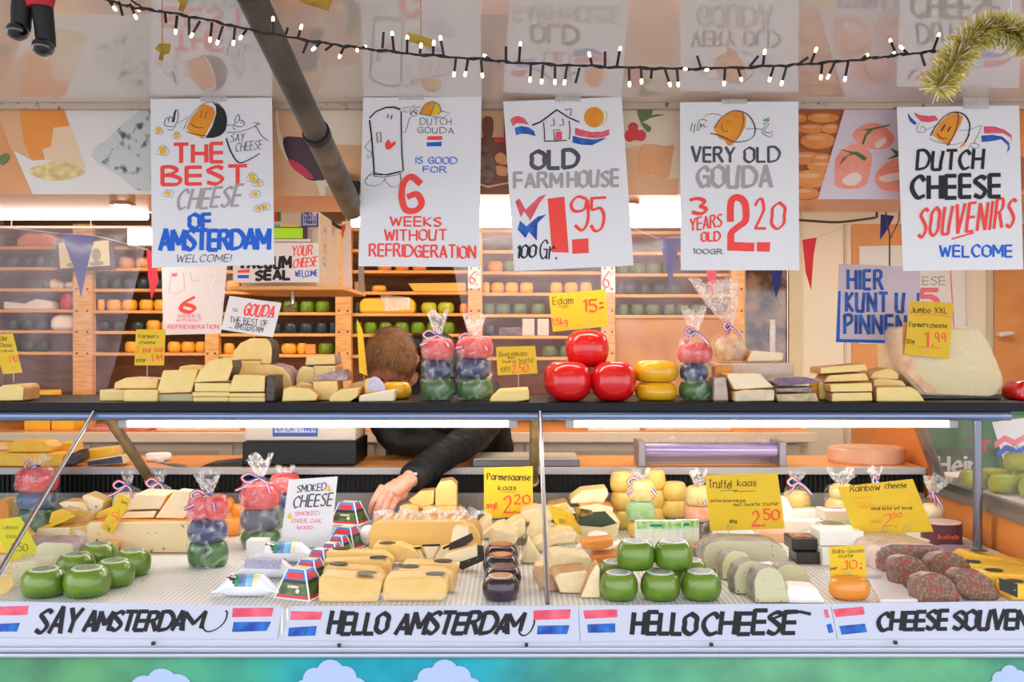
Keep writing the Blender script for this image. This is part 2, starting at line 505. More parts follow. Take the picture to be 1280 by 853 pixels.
# --- poster 2
def d2(mb, c):
    k, ox, oy = 7.975, 445, 118
    fill(mb, c, conv([(635, 190), (660, 130), (710, 80), (780, 70), (765, 130), (740, 210)], ox, oy, k), ORG); fill(mb, c, conv([(740, 208), (770, 130), (785, 75), (835, 110), (848, 160), (820, 205)], ox, oy, k), YEL)
    strokes(mb, c, [([(135, 235), (200, 170), (300, 130), (380, 128), (440, 150)], 2.6, K), ([(135, 260), (155, 420), (172, 640), (182, 795)], 2.2, K), ([(450, 170), (452, 400), (458, 600), (472, 760)], 1.8, K),
                    ([(172, 800), (300, 800), (445, 768)], 1.6, K), ([(172, 815), (260, 825), (380, 810), (455, 785)], 1.0, K), ([(322, 200), (312, 235)], 1.6, K), ([(360, 205), (348, 245)], 1.6, K),
                    [(150, 445), (85, 530), (155, 580)], [(155, 580), (150, 620), (120, 640), (108, 615), (130, 600)],
                    ([(205, 385), (245, 378), (250, 475), (215, 480), (205, 385)], 1.2, K),
                    [(455, 365), (490, 385), (540, 225)], [(540, 190), (540, 140), (585, 105), (580, 150), (610, 160), (605, 210), (560, 220), (540, 190)], ([(545, 200), (570, 160), (600, 190)], 1.6, K),
                    [(470, 140), (530, 125)], [(470, 165), (510, 180)], [(590, 130), (645, 125)], [(632, 195), (690, 95), (760, 68), (830, 100), (848, 165), (820, 205)], [(785, 75), (770, 140), (738, 208)],
                    [(625, 195), (740, 212), (860, 232)], [(850, 165), (940, 188), (865, 232)], [(105, 850), (130, 800), (172, 770)], [(280, 850), (300, 830)], [(440, 790), (450, 850)]], ox, oy, k, 0.8, smooth=False)
    fill(mb, c, conv([(290, 490), (320, 445), (340, 470), (345, 490), (395, 465), (395, 495), (340, 548), (305, 550), (288, 520)], ox, oy, k), RED)
    fill(mb, c, conv([(712, 418), (860, 415), (860, 455), (710, 455)], ox, oy, k), RED); fill(mb, c, conv([(703, 480), (855, 472), (853, 518), (704, 518)], ox, oy, k), BLU)
    ribbon(mb, [tuple(v) for v in smooth_pts([(478, 219), (463, 219), (456, 226), (462, 232), (474, 231), (482, 223)], 5)], 0.6, c, K, 0.0009)
    ribbon(mb, [tuple(v) for v in smooth_pts([(480, 224), (490, 234), (500, 230), (500, 218)], 5)], 0.6, c, K, 0.0009)
    ribbon(mb, [(467, 216), (485, 219), (504, 214)], 1.2, c, K, 0.0009)
    write(mb, c, 'DUTCH', 525, 148, 564, 156, 0.9, K); write(mb, c, 'GOUDA', 522, 159, 567, 166, 0.9, K, -1)
    write(mb, c, 'IS GOOD', 520, 196, 571, 204, 1.5, BLU, -1); write(mb, c, 'FOR', 529, 208, 558, 215, 1.4, BLU, -1)
    ribbon(mb, [tuple(v) for v in smooth_pts([(525, 229), (514, 221), (505, 228), (502, 245), (507, 262), (520, 263), (527, 254), (521, 243), (510, 246)], 6)], 8.5, c, RED, 0.0009, vary=0.2)
    write(mb, c, 'WEEKS', 488, 271, 551, 282, 2.2, RED, -1); write(mb, c, 'WITHOUT', 481, 288, 558, 301, 2.2, RED, 1); write(mb, c, 'REFRIDGERATION', 462, 305, 594, 320, 2.3, RED, -3)
sign('hand_lettered_poster', 'white poster with fridge doodle and big red 6 WEEKS WITHOUT REFRIDGERATION', 'poster',
     [(454, 122), (602, 121), (599, 334), (448, 333)], YP, d2, group='white posters along the flap', extra=lambda o, c, n: tape(o, c, n, [(498, 120.5), (530, 120.5), (530, 125), (498, 125)]))

# --- poster 3
def d3(mb, c):
    k, ox, oy = 7.53, 625, 118
    fill(mb, c, conv([(95, 240), (130, 210), (175, 203), (230, 225), (272, 285), (220, 275), (160, 270), (120, 300)], ox, oy, k), CRI)
    fill(mb, c, conv([(138, 315), (200, 298), (270, 310), (320, 345), (335, 395), (270, 375), (200, 370), (150, 385)], ox, oy, k), NAV)
    fill(mb, c, conv([(708, 315), (760, 330), (860, 355), (960, 350), (1030, 330), (1025, 385), (960, 408), (860, 412), (760, 395), (705, 380)], ox, oy, k), CRI)
    fill(mb, c, conv([(685, 390), (760, 410), (870, 425), (1010, 408), (920, 455), (870, 478), (770, 475), (682, 455)], ox, oy, k), NAV)
    fill(mb, c, conv(ellipse(885, 215, 95, 97), ox, oy, k), ORG)
    strokes(mb, c, [([(985, 150), (1012, 190), (1000, 250), (960, 300)], 0.8, ORG), ([(305, 290), (380, 260), (450, 210), (535, 145)], 3.2, K), ([(535, 145), (640, 215), (745, 260)], 1.7, K), ([(410, 265), (418, 350), (420, 430)], 1.4, K),
                    ([(415, 440), (520, 440), (628, 433)], 1.7, K), ([(650, 250), (660, 330), (652, 425)], 1.3, K), ([(505, 228), (512, 290), (475, 295)], 1.3, K), ([(590, 228), (602, 285), (560, 292)], 1.3, K),
                    ([(565, 335), (505, 335), (515, 430)], 1.3, K), ([(612, 145), (672, 137), (664, 200)], 1.2, K)], ox, oy, k, 1.2, smooth=False)
    fill(mb, c, conv([(525, 350), (585, 350), (586, 425), (520, 435)], ox, oy, k), CRI)
    write(mb, c, 'OLD', 665, 189, 722, 211, 4.8, DGR, 1, vary=0.3); write(mb, c, 'FARM', 643, 217, 702, 235, 3.8, GRY, 1); write(mb, c, 'HOUSE', 710, 215, 773, 234, 3.8, GRY, 2)
    fill(mb, c, [(644, 252), (649, 248), (657, 262), (674, 246), (683, 243), (674, 255), (663, 276), (655, 264), (651, 272)], CRI)
    fill(mb, c, [(647, 287), (650, 276), (658, 283), (672, 271), (683, 268), (672, 279), (671, 301), (661, 290), (657, 298)], NAV)
    fill(mb, c, [(684.5, 248.5), (705.5, 246), (711, 316), (690, 315.5)], RED); fill(mb, c, [(715, 299.5), (735.5, 298), (736, 316.5), (715.5, 317.5)], RED)
    ribbon(mb, [tuple(v) for v in smooth_pts([(733, 249), (722, 246), (714, 255), (718, 264), (730, 262), (734, 250), (735, 275), (728, 288), (719, 282)], 5)], 4.2, c, RED, 0.0009)
    ribbon(mb, [(757, 247), (740, 248)], 4.2, c, RED, 0.0009); ribbon(mb, [tuple(v) for v in smooth_pts([(740, 247), (740, 262), (750, 260), (755, 270), (752, 285), (744, 289), (739, 282)], 5)], 4.2, c, RED, 0.0009)
    write(mb, c, '100', 646, 307, 669, 323, 2.4, K, 2, 0.1); write(mb, c, 'Gr.', 674, 301, 695, 324, 1.8, K, 0, 0.1)
sign('hand_lettered_poster', 'white poster lettered OLD FARM HOUSE with red price 1.95 and little house drawing', 'poster',
     [(629, 127), (777, 121), (792, 332), (643, 339)], YP, d3, group='white posters along the flap', extra=lambda o, c, n: tape(o, c, n, [(694, 120.5), (726, 120.5), (726, 127), (694, 127)]))

# --- poster 4
def d4(mb, c):
    k, ox, oy = 7.975, 845, 125
    fill(mb, c, conv([(375, 290), (430, 210), (510, 130), (590, 100), (670, 120), (700, 180), (690, 270), (640, 360), (560, 450), (520, 455), (480, 400), (430, 385)], ox, oy, k), ORG)
    strokes(mb, c, [([(380, 280), (450, 180), (550, 115), (640, 112), (730, 160), (785, 260), (780, 350), (720, 400), (640, 418), (560, 420)], 1.6, DGR), ([(345, 332), (450, 360), (570, 420)], 1.7, DGR),
                    [(665, 135), (672, 220), (640, 330), (595, 410)], [(525, 200), (512, 220)], [(552, 215), (535, 232)], [(458, 250), (462, 295), (500, 318), (515, 300)],
                    [(272, 180), (310, 148), (380, 138), (450, 155)], [(230, 205), (215, 260), (212, 305), (235, 290), (245, 235), (255, 270), (275, 240), (285, 270), (312, 265)], [(230, 200), (280, 195), (312, 215)],
                    [(695, 292), (780, 285), (850, 292)], [(930, 240), (900, 245), (860, 310), (880, 345), (945, 370), (960, 340)], [(925, 250), (880, 310), (940, 330), (960, 310)],
                    ([(165, 230), (145, 310)], 1.4, GRN), ([(192, 240), (175, 330)], 1.4, GRN), ([(935, 175), (870, 205), (930, 200), (865, 240)], 1.6, GRN)], ox, oy, k, 0.8)
    write(mb, c, 'VERY', 865, 184, 918, 202, 3.2, DGR, -1); write(mb, c, 'OLD', 931, 185, 974, 203, 3.0, DGR, 1); write(mb, c, 'GOUDA', 872, 208, 964, 234, 4.6, GRY, 0)
    write(mb, c, '3', 866, 247, 884, 267, 4.4, RED, 0, -0.2); write(mb, c, 'YEARS', 863, 274, 902, 289, 2.0, RED, 6); write(mb, c, 'OLD', 877, 291, 900, 302, 2.2, RED, 1); write(mb, c, '100GR.', 866, 311, 905, 317, 1.1, K, -1)
    ribbon(mb, [tuple(v) for v in smooth_pts([(913, 276), (914, 252), (922, 247), (931, 254), (932, 275), (922, 284), (914, 292), (914, 306)], 6)], 9, c, RED, 0.0009, vary=0.15); ribbon(mb, [(911, 308), (941, 309)], 11, c, RED, 0.0009, vary=0.0)
    fill(mb, c, [(946, 303), (963, 303), (962, 315), (946, 314.5)], RED)
    write(mb, c, '2', 944, 250, 957, 286, 3.4, RED); write(mb, c, '0', 964, 252, 979, 286, 3.6, RED, 0, 0.08)
sign('hand_lettered_poster', 'white poster lettered VERY OLD GOUDA 3 YEARS OLD with red price 2.20', 'poster',
     [(850, 128), (998, 127), (999, 338), (851, 338)], YP, d4, group='white posters along the flap', extra=lambda o, c, n: tape(o, c, n, [(902, 124), (934, 124), (934, 130), (902, 130)]))

# --- poster 5
def d5(mb, c):
    k, ox, oy = 7.975, 1120, 132
    fill(mb, c, conv([(360, 290), (430, 180), (520, 90), (600, 70), (670, 110), (640, 200), (580, 310), (520, 410), (490, 375), (430, 350)], ox, oy, k), ORG)
    fill(mb, c, conv([(730, 280), (740, 290), (690, 390), (625, 430), (680, 360)], ox, oy, k), ORG)
    fill(mb, c, conv([(120, 70), (150, 120), (210, 175), (185, 195), (140, 160), (120, 110)], ox, oy, k), NAV); fill(mb, c, conv([(175, 65), (240, 95), (330, 105), (390, 98), (425, 145), (330, 168), (250, 160), (200, 110)], ox, oy, k), CRI)
    fill(mb, c, conv([(875, 208), (980, 208), (1080, 240), (1150, 290), (1162, 385), (1145, 320), (1070, 275), (880, 278)], ox, oy, k), CRI)
    fill(mb, c, conv([(850, 300), (960, 292), (1060, 310), (1130, 370), (1135, 430), (1105, 475), (1118, 400), (1050, 335), (960, 355), (855, 365)], ox, oy, k), NAV)
    strokes(mb, c, [([(345, 300), (400, 200), (500, 95), (600, 65), (690, 100), (735, 190), (720, 300), (690, 365)], 1.9, K), [(335, 328), (420, 365), (560, 390), (660, 365)], ([(610, 70), (625, 130), (590, 260), (525, 385)], 1.2, K),
                    ([(490, 190), (450, 255)], 2.2, K), ([(545, 210), (515, 260)], 2.2, K), ([(410, 278), (450, 325), (505, 325)], 1.3, K), [(395, 200), (300, 245)],
                    [(240, 170), (210, 215), (215, 260), (280, 265), (295, 240), (260, 205), (240, 235)], [(630, 250), (740, 240), (850, 205), (775, 375)], [(725, 425), (750, 380), (815, 385), (825, 415), (770, 425), (750, 405)]], ox, oy, k, 0.7, smooth=True)
    write(mb, c, 'DUTCH', 1146, 189, 1228, 212, 3.8, K, 1, 0.08); write(mb, c, 'CHEESE', 1140, 221, 1250, 248, 5.0, K, 2, vary=0.35)
    write(mb, c, 'SOUVENIRS', 1148, 262, 1266, 297, 3.6, RED, 14, 0.12, gap=3.4); ribbon(mb, [(1190, 299), (1217, 291)], 3.0, c, RED, 0.0009); write(mb, c, 'WELCOME', 1175, 307, 1265, 321, 2.6, BLU, 0)
sign('hand_lettered_poster', 'white poster lettered DUTCH CHEESE SOUVENIRS WELCOME nearest the gold tinsel', 'poster',
     [(1121, 134), (1274, 132), (1279, 337), (1129, 339)], YP, d5, group='white posters along the flap', extra=lambda o, c, n: tape(o, c, n, [(1204, 121.5), (1236, 121.5), (1236, 136), (1204, 136)]))

# ---------------------------------------------------------------- printed pictures on the panel above the counter
pc = Card([(0, 131), (1280, 131), (1280, 243), (0, 243)], 2.4985)
PM = [mat('print_white', (232, 226, 220), 0.4), mat('print_orange_cheese', (236, 142, 50), 0.4, (244, 160, 66), 9), mat('print_tan', (228, 176, 132), 0.4), mat('print_pale_cheese', (236, 206, 168), 0.4),
      mat('print_grated', (236, 222, 150), 0.4, (214, 176, 110), 60), mat('print_blue_cheese', (206, 208, 204), 0.4, (70, 84, 96), 34, vein=(0.55, 0.66)), mat('print_leaf', (96, 130, 60), 0.4), mat('print_peach', (226, 172, 126), 0.4, (238, 196, 150), 6),
      mat('print_wine', (62, 22, 36), 0.35), mat('print_wine_red', (206, 40, 70), 0.35), mat('print_dark_brown', (104, 54, 36), 0.4, (140, 76, 50), 10), mat('print_salami', (150, 112, 92), 0.4, (80, 56, 46), 60),
      mat('print_cream', (238, 222, 196), 0.4), mat('print_bread', (232, 164, 110), 0.4, (240, 180, 128), 12), mat('print_radish', (226, 60, 66), 0.35), mat('print_loaf', (236, 150, 70), 0.4, (220, 126, 50), 14), mat('print_loaf_shade', (176, 92, 34), 0.4),
      mat('print_lilac', (218, 202, 212), 0.4), mat('print_salmon', (246, 162, 134), 0.4, (236, 130, 110), 20), mat('print_chive', (74, 104, 44), 0.4), mat('print_shrimp_cream', (238, 214, 200), 0.4)]
def picture(name, items):
    mb = MB()
    for n, (mi, pts) in enumerate(items): fill(mb, pc, pts, mi, 0.0002 + 0.00025 * n)
    return mb.build(name, PM, wall_front, smooth=False)
c7 = lambda pts: conv(pts, 0, 80, 4.265)
c8 = lambda pts: conv(pts, 330, 120, 5.33)
c4 = lambda pts: conv(pts, 980, 120, 5.019)
c3 = lambda pts: conv(pts, 780, 120, 5.01)
c2 = lambda pts: conv(pts, 590, 120, 5.02)
sm = lambda pts, n=4: [tuple(v) for v in smooth_pts(pts, n, True)]
picture('printed_cheese_picture', [(0, c7([(-20, 225), (1280, 225), (1280, 695), (175, 695), (0, 300), (-20, 260)])), (2, c7([(-20, 225), (115, 225), (108, 300), (170, 515), (60, 455), (0, 300)])),
    (1, c7([(110, 225), (335, 225), (372, 330), (285, 340), (270, 440), (225, 455), (240, 510), (170, 515), (130, 430), (108, 300)])), (3, c7([(372, 330), (285, 340), (270, 440), (225, 455), (240, 510), (330, 530), (458, 558)])),
    (4, c7(sm([(150, 570), (220, 535), (320, 520), (430, 555), (445, 585), (350, 620), (230, 615)]))),
    (5, c7([(690, 290), (760, 240), (860, 240), (860, 680), (770, 680), (720, 670), (640, 600), (520, 530), (488, 490), (500, 450), (560, 410)])), (6, c7(sm([(-10, 500), (30, 475), (45, 500), (20, 535), (-10, 530)])))])
picture('printed_wine_picture', [(7, [(341, 131), (470, 131), (470, 245), (341, 245)]), (12, c8([(330, 60), (700, 60), (700, 400), (560, 380), (420, 300)])), (2, c8([(350, 320), (700, 330), (700, 420), (360, 400)])),
    (12, c8(sm([(75, 60), (95, 60), (100, 200), (140, 330), (240, 500), (330, 560), (420, 560), (480, 620), (300, 560), (200, 490), (110, 350), (85, 230)], 3))),
    (8, c8(sm([(130, 280), (240, 275), (352, 285), (355, 340), (405, 540), (370, 562), (300, 560), (220, 500), (150, 400)], 3))), (9, c8(sm([(160, 420), (250, 460), (330, 545), (280, 545), (200, 490)], 3))),
    (12, c8([(350, 575), (410, 575), (408, 665), (372, 665)])), (12, c8(sm([(365, 400), (400, 470), (470, 600), (455, 600), (390, 500)], 3)))])
picture('printed_sausage_picture', [(10, [(598, 131), (650, 131), (650, 243), (598, 243)]), (7, c2([(60, 60), (200, 60), (200, 260), (60, 260)])), (10, c2(sm([(70, 140), (130, 140), (130, 240), (100, 290), (70, 260)]))), (14, c2([(140, 265), (215, 262), (215, 290), (140, 292)])), (13, c2(sm([(145, 380), (180, 355), (215, 380), (215, 430), (160, 420)]))),
    (13, c2(sm([(150, 440), (215, 450), (215, 500), (150, 490)]))), (11, c2(sm([(40, 330), (80, 315), (120, 370), (150, 450), (150, 520), (90, 545), (40, 540)]))), (2, c2([(40, 545), (100, 565), (230, 540), (230, 550), (100, 577), (40, 556)]))])
picture('printed_radish_picture', [(12, [(776, 131), (857, 131), (857, 243), (776, 243)]), (7, c3([(0, 330), (95, 310), (85, 490), (0, 490)])), (13, c3(sm([(95, 330), (140, 300), (260, 315), (312, 310), (300, 400), (270, 520), (180, 495), (90, 485)], 3))), (2, c3([(10, 492), (90, 488), (190, 500), (265, 525), (340, 515), (335, 620), (10, 620)])),
    (14, c3(ellipse(58, 195, 32, 30))), (14, c3(ellipse(35, 250, 32, 38))), (14, c3(ellipse(105, 248, 33, 36))), (14, c3(ellipse(66, 240, 34, 40))), (6, c3(sm([(105, 165), (80, 75), (125, 80), (130, 140)], 3))), (6, c3(sm([(105, 160), (150, 70), (180, 90), (160, 140)], 3))), (6, c3(sm([(110, 150), (180, 118), (255, 118), (190, 132)], 3))), (6, c3(sm([(105, 165), (165, 190), (165, 222), (140, 220)], 3)))])
picture('printed_canape_picture', [(16, c4([(60, 75), (375, 75), (215, 620), (60, 620)])), (16, c4(ellipse(100, 145, 44.1, 30.24))), (15, c4(ellipse(100, 140, 42, 27))), (13, c4(ellipse(95.8, 130.55, 23.1, 7.56))), (16, c4(ellipse(245, 142, 102.9, 33.6))), (15, c4(ellipse(245, 137, 98, 30))), (13, c4(ellipse(235.2, 126.5, 53.9, 8.4))), (16, c4(ellipse(170, 210, 94.5, 33.6))), (15, c4(ellipse(170, 205, 90, 30))), (13, c4(ellipse(161, 194.5, 49.5, 8.4))), (16, c4(ellipse(300, 210, 69.3, 33.6))), (15, c4(ellipse(300, 205, 66, 30))), (13, c4(ellipse(293.4, 194.5, 36.3, 8.4))), (16, c4(ellipse(215, 287, 117.6, 56))), (15, c4(ellipse(215, 282, 112, 50))), (13, c4(ellipse(203.8, 264.5, 61.6, 14))), (16, c4(ellipse(130, 395, 126, 44.8))), (15, c4(ellipse(130, 390, 120, 40))), (13, c4(ellipse(118, 376, 66, 11.2))), (16, c4(ellipse(240, 405, 73.5, 44.8))), (15, c4(ellipse(240, 400, 70, 40))), (13, c4(ellipse(233, 386, 38.5, 11.2))), (16, c4(ellipse(240, 445, 99.75, 40.32))), (15, c4(ellipse(240, 440, 95, 36))), (13, c4(ellipse(230.5, 427.4, 52.25, 10.08))), (16, c4(ellipse(170, 525, 126, 62.72))), (15, c4(ellipse(170, 520, 120, 56))), (13, c4(ellipse(158, 500.4, 66, 15.68))), (16, c4(ellipse(130, 615, 94.5, 40.32))), (15, c4(ellipse(130, 610, 90, 36))), (13, c4(ellipse(121, 597.4, 49.5, 10.08))),
    (17, c4([(380, 85), (800, 85), (800, 648), (212, 648)])), (18, c4(sm([(430, 240), (500, 180), (600, 175), (690, 250), (660, 320), (560, 335), (470, 300)]))), (20, c4(sm([(570, 300), (630, 260), (640, 290), (590, 330)]))),
    (18, c4(sm([(330, 380), (440, 300), (540, 350), (545, 450), (500, 570), (340, 575), (320, 500)]))), (20, c4(sm([(370, 520), (440, 480), (490, 510), (450, 560), (380, 555)]))), (18, c4(sm([(570, 500), (680, 400), (800, 420), (800, 580), (620, 590)]))), (20, c4(sm([(600, 510), (720, 480), (800, 500), (640, 540)]))),
    (19, c4([(470, 215), (560, 200), (665, 178), (665, 186), (560, 212), (520, 250), (500, 305), (488, 300), (505, 245), (525, 215)])), (19, c4([(340, 332), (430, 350), (460, 350), (520, 385), (515, 398), (505, 408), (440, 365), (400, 378), (345, 440), (370, 390), (420, 360)])), (19, c4([(665, 325), (720, 350), (720, 380), (640, 402), (700, 368)]))])
picture('printed_loaf_picture', [(15, [(1262, 133), (1300, 133), (1300, 243), (1262, 243)]), (16, [(1274, 195), (1290, 200), (1290, 235), (1276, 238)])])

# ---------------------------------------------------------------- strips along the counter front
YS = 2.188
def flag(mb, c, a, b):
    fill(mb, c, a, CRI); fill(mb, c, b, NAV)
def s1(mb, c):
    flag(mb, c, [(-8, 759), (36, 757.5), (34, 769), (-8, 770)], [(-8, 780.5), (25, 779), (21, 790), (-8, 790)])
    flag(mb, c, [(291, 760.5), (342, 760), (339.5, 771), (290, 772)], [(292, 778), (339, 777.5), (333, 789), (290, 790.5)])
    write(mb, c, 'SAY', 44, 761, 94, 791, 5.3, K, 0, 0.35, jit=.08); write(mb, c, 'AMSTERDA', 104, 765, 228, 789, 5.3, K, 1, 0.3, jit=.06, gap=1.3)
    write(mb, c, 'M', 226, 766, 251, 787, 5.1, K, 2, 0.3); ribbon(mb, [tuple(v) for v in smooth_pts([(258, 766), (254, 784), (260, 790), (272, 786), (281, 777), (284, 767), (282, 764)], 5)], 2.2, c, K, 0.0009)
def s2(mb, c):
    flag(mb, c, [(363.5, 764.5), (403, 765), (401, 775), (362.5, 775.5)], [(361, 785), (396, 783), (394, 795), (360, 796)])
    flag(mb, c, [(667, 763.5), (713.5, 762), (712, 774), (667, 775.5)], [(672, 782.5), (712, 782), (709, 793), (671, 793.5)])
    write(mb, c, 'HELLO', 410, 767, 482, 793, 5.5, K, 1, 0.2, jit=.08, gap=1.6); write(mb, c, 'AMSTERDA', 494, 768, 634, 793, 5.5, K, 1, 0.3, jit=.07, gap=1.3)
    write(mb, c, 'M', 630, 770, 650, 791, 5.1, K, 2, 0.3); ribbon(mb, [tuple(v) for v in smooth_pts([(653, 770), (649, 789), (654, 795), (662, 791), (667, 782), (668, 776)], 5)], 2.4, c, K, 0.0009)
def s3(mb, c):
    flag(mb, c, [(729, 763.5), (771.5, 762), (772, 772), (731, 774)], [(734, 781), (769, 779.5), (769, 791), (735, 791.5)])
    flag(mb, c, [(1029.5, 762.5), (1034.5, 762), (1037, 772.5), (1032, 773)], [(1033, 781.5), (1039, 780), (1042, 790.5), (1036, 792)])
    write(mb, c, 'HELLO', 790, 767, 869, 793, 5.7, K, 0, 0.1, jit=.06, gap=1.6); write(mb, c, 'CHEESE', 878, 766, 993, 793, 5.5, K, 1, 0.12, jit=.06, gap=1.4); ribbon(mb, [(968, 773), (985, 767), (1000, 765), (1013, 768)], 4.6, c, K, 0.0009)
def s4(mb, c):
    flag(mb, c, [(1041, 762), (1079, 758.5), (1081, 768.5), (1045, 772)], [(1049, 783), (1081, 780), (1084, 790.5), (1052, 794)])
    write(mb, c, 'CHEESE', 1097, 766, 1183, 788, 5.1, K, 1, 0.12, jit=.07, gap=1.5); write(mb, c, 'SOUVENI', 1192, 764, 1288, 787, 5.1, K, 0, 0.1, jit=.07, gap=1.5)
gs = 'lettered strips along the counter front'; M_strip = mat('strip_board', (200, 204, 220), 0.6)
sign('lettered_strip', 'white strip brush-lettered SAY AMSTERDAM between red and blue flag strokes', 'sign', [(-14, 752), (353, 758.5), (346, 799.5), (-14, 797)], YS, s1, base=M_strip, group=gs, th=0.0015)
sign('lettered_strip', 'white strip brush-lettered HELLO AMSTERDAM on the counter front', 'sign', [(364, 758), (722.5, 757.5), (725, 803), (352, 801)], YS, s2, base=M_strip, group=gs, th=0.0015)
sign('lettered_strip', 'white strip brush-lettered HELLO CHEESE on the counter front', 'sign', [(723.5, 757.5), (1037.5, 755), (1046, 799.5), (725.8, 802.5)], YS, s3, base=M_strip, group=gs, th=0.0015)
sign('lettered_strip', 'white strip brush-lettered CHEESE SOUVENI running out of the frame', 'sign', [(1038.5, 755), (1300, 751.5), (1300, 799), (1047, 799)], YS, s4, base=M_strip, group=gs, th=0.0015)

# ---------------------------------------------------------------- the refrigerated counter
def grid_mat():
    m = bpy.data.materials.new('white_grid_mat'); m.use_nodes = True; nt = m.node_tree; b = nt.nodes['Principled BSDF']
    br = nt.nodes.new('ShaderNodeTexBrick'); tc = nt.nodes.new('ShaderNodeTexCoord')
    br.offset = 0.0; br.inputs['Scale'].default_value = 1.0; br.inputs['Brick Width'].default_value = 0.0125; br.inputs['Row Height'].default_value = 0.0125
    br.inputs['Mortar Size'].default_value = 0.0022; br.inputs['Mortar Smooth'].default_value = 0.2
    br.inputs['Color1'].default_value = rgb(196, 198, 190); br.inputs['Color2'].default_value = rgb(188, 190, 182); br.inputs['Mortar'].default_value = rgb(244, 244, 240)
    nt.links.new(tc.outputs['Object'], br.inputs['Vector']); nt.links.new(br.outputs['Color'], b.inputs['Base Color'])
    bp = nt.nodes.new('ShaderNodeBump'); bp.inputs['Strength'].default_value = 0.5; bp.inputs['Distance'].default_value = 0.002
    nt.links.new(br.outputs['Fac'], bp.inputs['Height']); nt.links.new(bp.outputs['Normal'], b.inputs['Normal'])
    b.inputs['Roughness'].default_value = 0.5
    return m
def banner_mat():
    m = bpy.data.materials.new('printed_meadow_and_sky'); m.use_nodes = True; nt = m.node_tree; b = nt.nodes['Principled BSDF']
    tc = nt.nodes.new('ShaderNodeTexCoord'); sp = nt.nodes.new('ShaderNodeSeparateXYZ'); nt.links.new(tc.outputs['Object'], sp.inputs[0])
    mr = nt.nodes.new('ShaderNodeMapRange'); mr.inputs['From Min'].default_value = -1.2; mr.inputs['From Max'].default_value = 1.2
    nt.links.new(sp.outputs['X'], mr.inputs['Value'])
    rp = nt.nodes.new('ShaderNodeValToRGB'); cr = rp.color_ramp
    cr.elements[0].position = 0.0; cr.elements[0].color = rgb(78, 140, 112); cr.elements[1].position = 1.0; cr.elements[1].color = rgb(64, 140, 124)
    for p, c in ((0.1, (92, 156, 110)), (0.25, (60, 160, 140)), (0.32, (6, 156, 182)), (0.46, (20, 158, 186)), (0.55, (70, 160, 140)), (0.75, (104, 172, 132)), (0.92, (96, 170, 128))):
        e = cr.elements.new(p); e.color = rgb(*c)
    nt.links.new(mr.outputs[0], rp.inputs['Fac'])
    nz = nt.nodes.new('ShaderNodeTexNoise'); nz.inputs['Scale'].default_value = 9.0; nz.inputs['Detail'].default_value = 3.0; nt.links.new(tc.outputs['Object'], nz.inputs['Vector'])
    r2 = nt.nodes.new('ShaderNodeValToRGB'); r2.color_ramp.elements[0].position = 0.35; r2.color_ramp.elements[1].position = 0.65
    r2.color_ramp.elements[0].color = (0.30, 0.32, 0.30, 1); r2.color_ramp.elements[1].color = (0.62, 0.64, 0.52, 1); nt.links.new(nz.outputs['Fac'], r2.inputs['Fac'])
    mx = nt.nodes.new('ShaderNodeMixRGB'); mx.blend_type = 'OVERLAY'; mx.inputs[0].default_value = 0.6
    nt.links.new(rp.outputs['Color'], mx.inputs[1]); nt.links.new(r2.outputs['Color'], mx.inputs[2]); nt.links.new(mx.outputs[0], b.inputs['Base Color'])
    b.inputs['Roughness'].default_value = 0.35
    return m
ctr = thing('display_counter', 'long market display counter with white grid deck and printed sky banner front', 'counter', (0, 2.2, 0))
def cpart(name, boxes, m, bevel=0.0, parent=ctr, org=(0, 2.2, 0)):
    b = MB()
    for lo, hi in boxes: b.box(lo, hi)
    return b.build(name, m, parent, smooth=False, bevel=bevel, org=org)
cpart('deck', [((-2.2, 2.19, 0.93), (1.405, 3.28, DECK))], grid_mat())
cpart('back_panel', [((-2.2, 3.27, DECK), (1.405, 3.34, 1.082))], mat('dull_steel_sheet', (150, 146, 142), 0.4, (120, 116, 114), 5, metal=0.5))
vg = MB(); vg.box((-2.2, 3.285, 1.08), (1.405, 3.36, 1.146))
for i in range(220):
    x = -2.2 + i * 0.0164; vg.box((x, 3.276, 1.084), (x + 0.006, 3.285, 1.143))
vg.build('air_vent', mat('black_vent', (10, 10, 11), 0.5, spec=.3), ctr, smooth=False, org=(0, 2.2, 0))
cpart('front_panel', [((-2.2, 2.192, 0.884), (1.6, 2.21, 0.985))], mat('lavender_white_strip', (206, 208, 222), 0.4))
rl = MB(); rl.box((-2.2, 2.176, 0.893), (1.6, 2.192, 0.9035)); rl.box((-2.2, 2.166, 0.884), (1.6, 2.192, 0.8925))
rl.build('front_rail', M_alu, ctr, smooth=False, bevel=0.002, org=(0, 2.2, 0))
for px, py in ((192, 804.5), (424, 807), (658, 806.5), (889, 806), (1119, 803.5)):
    p = P(px, py, 2.174); sc_ = MB(); sc_.box((p.x - .004, 2.170, p.z - .0035), (p.x + .004, 2.177, p.z + .0035)); sc_.build('rail_screw', mat('dark_screw', (60, 60, 66), 0.4, metal=0.6), ctr, smooth=False, org=(0, 2.2, 0))
bn = cpart('banner', [((-2.2, 2.178, 0.05), (1.6, 2.192, 0.884))], banner_mat())
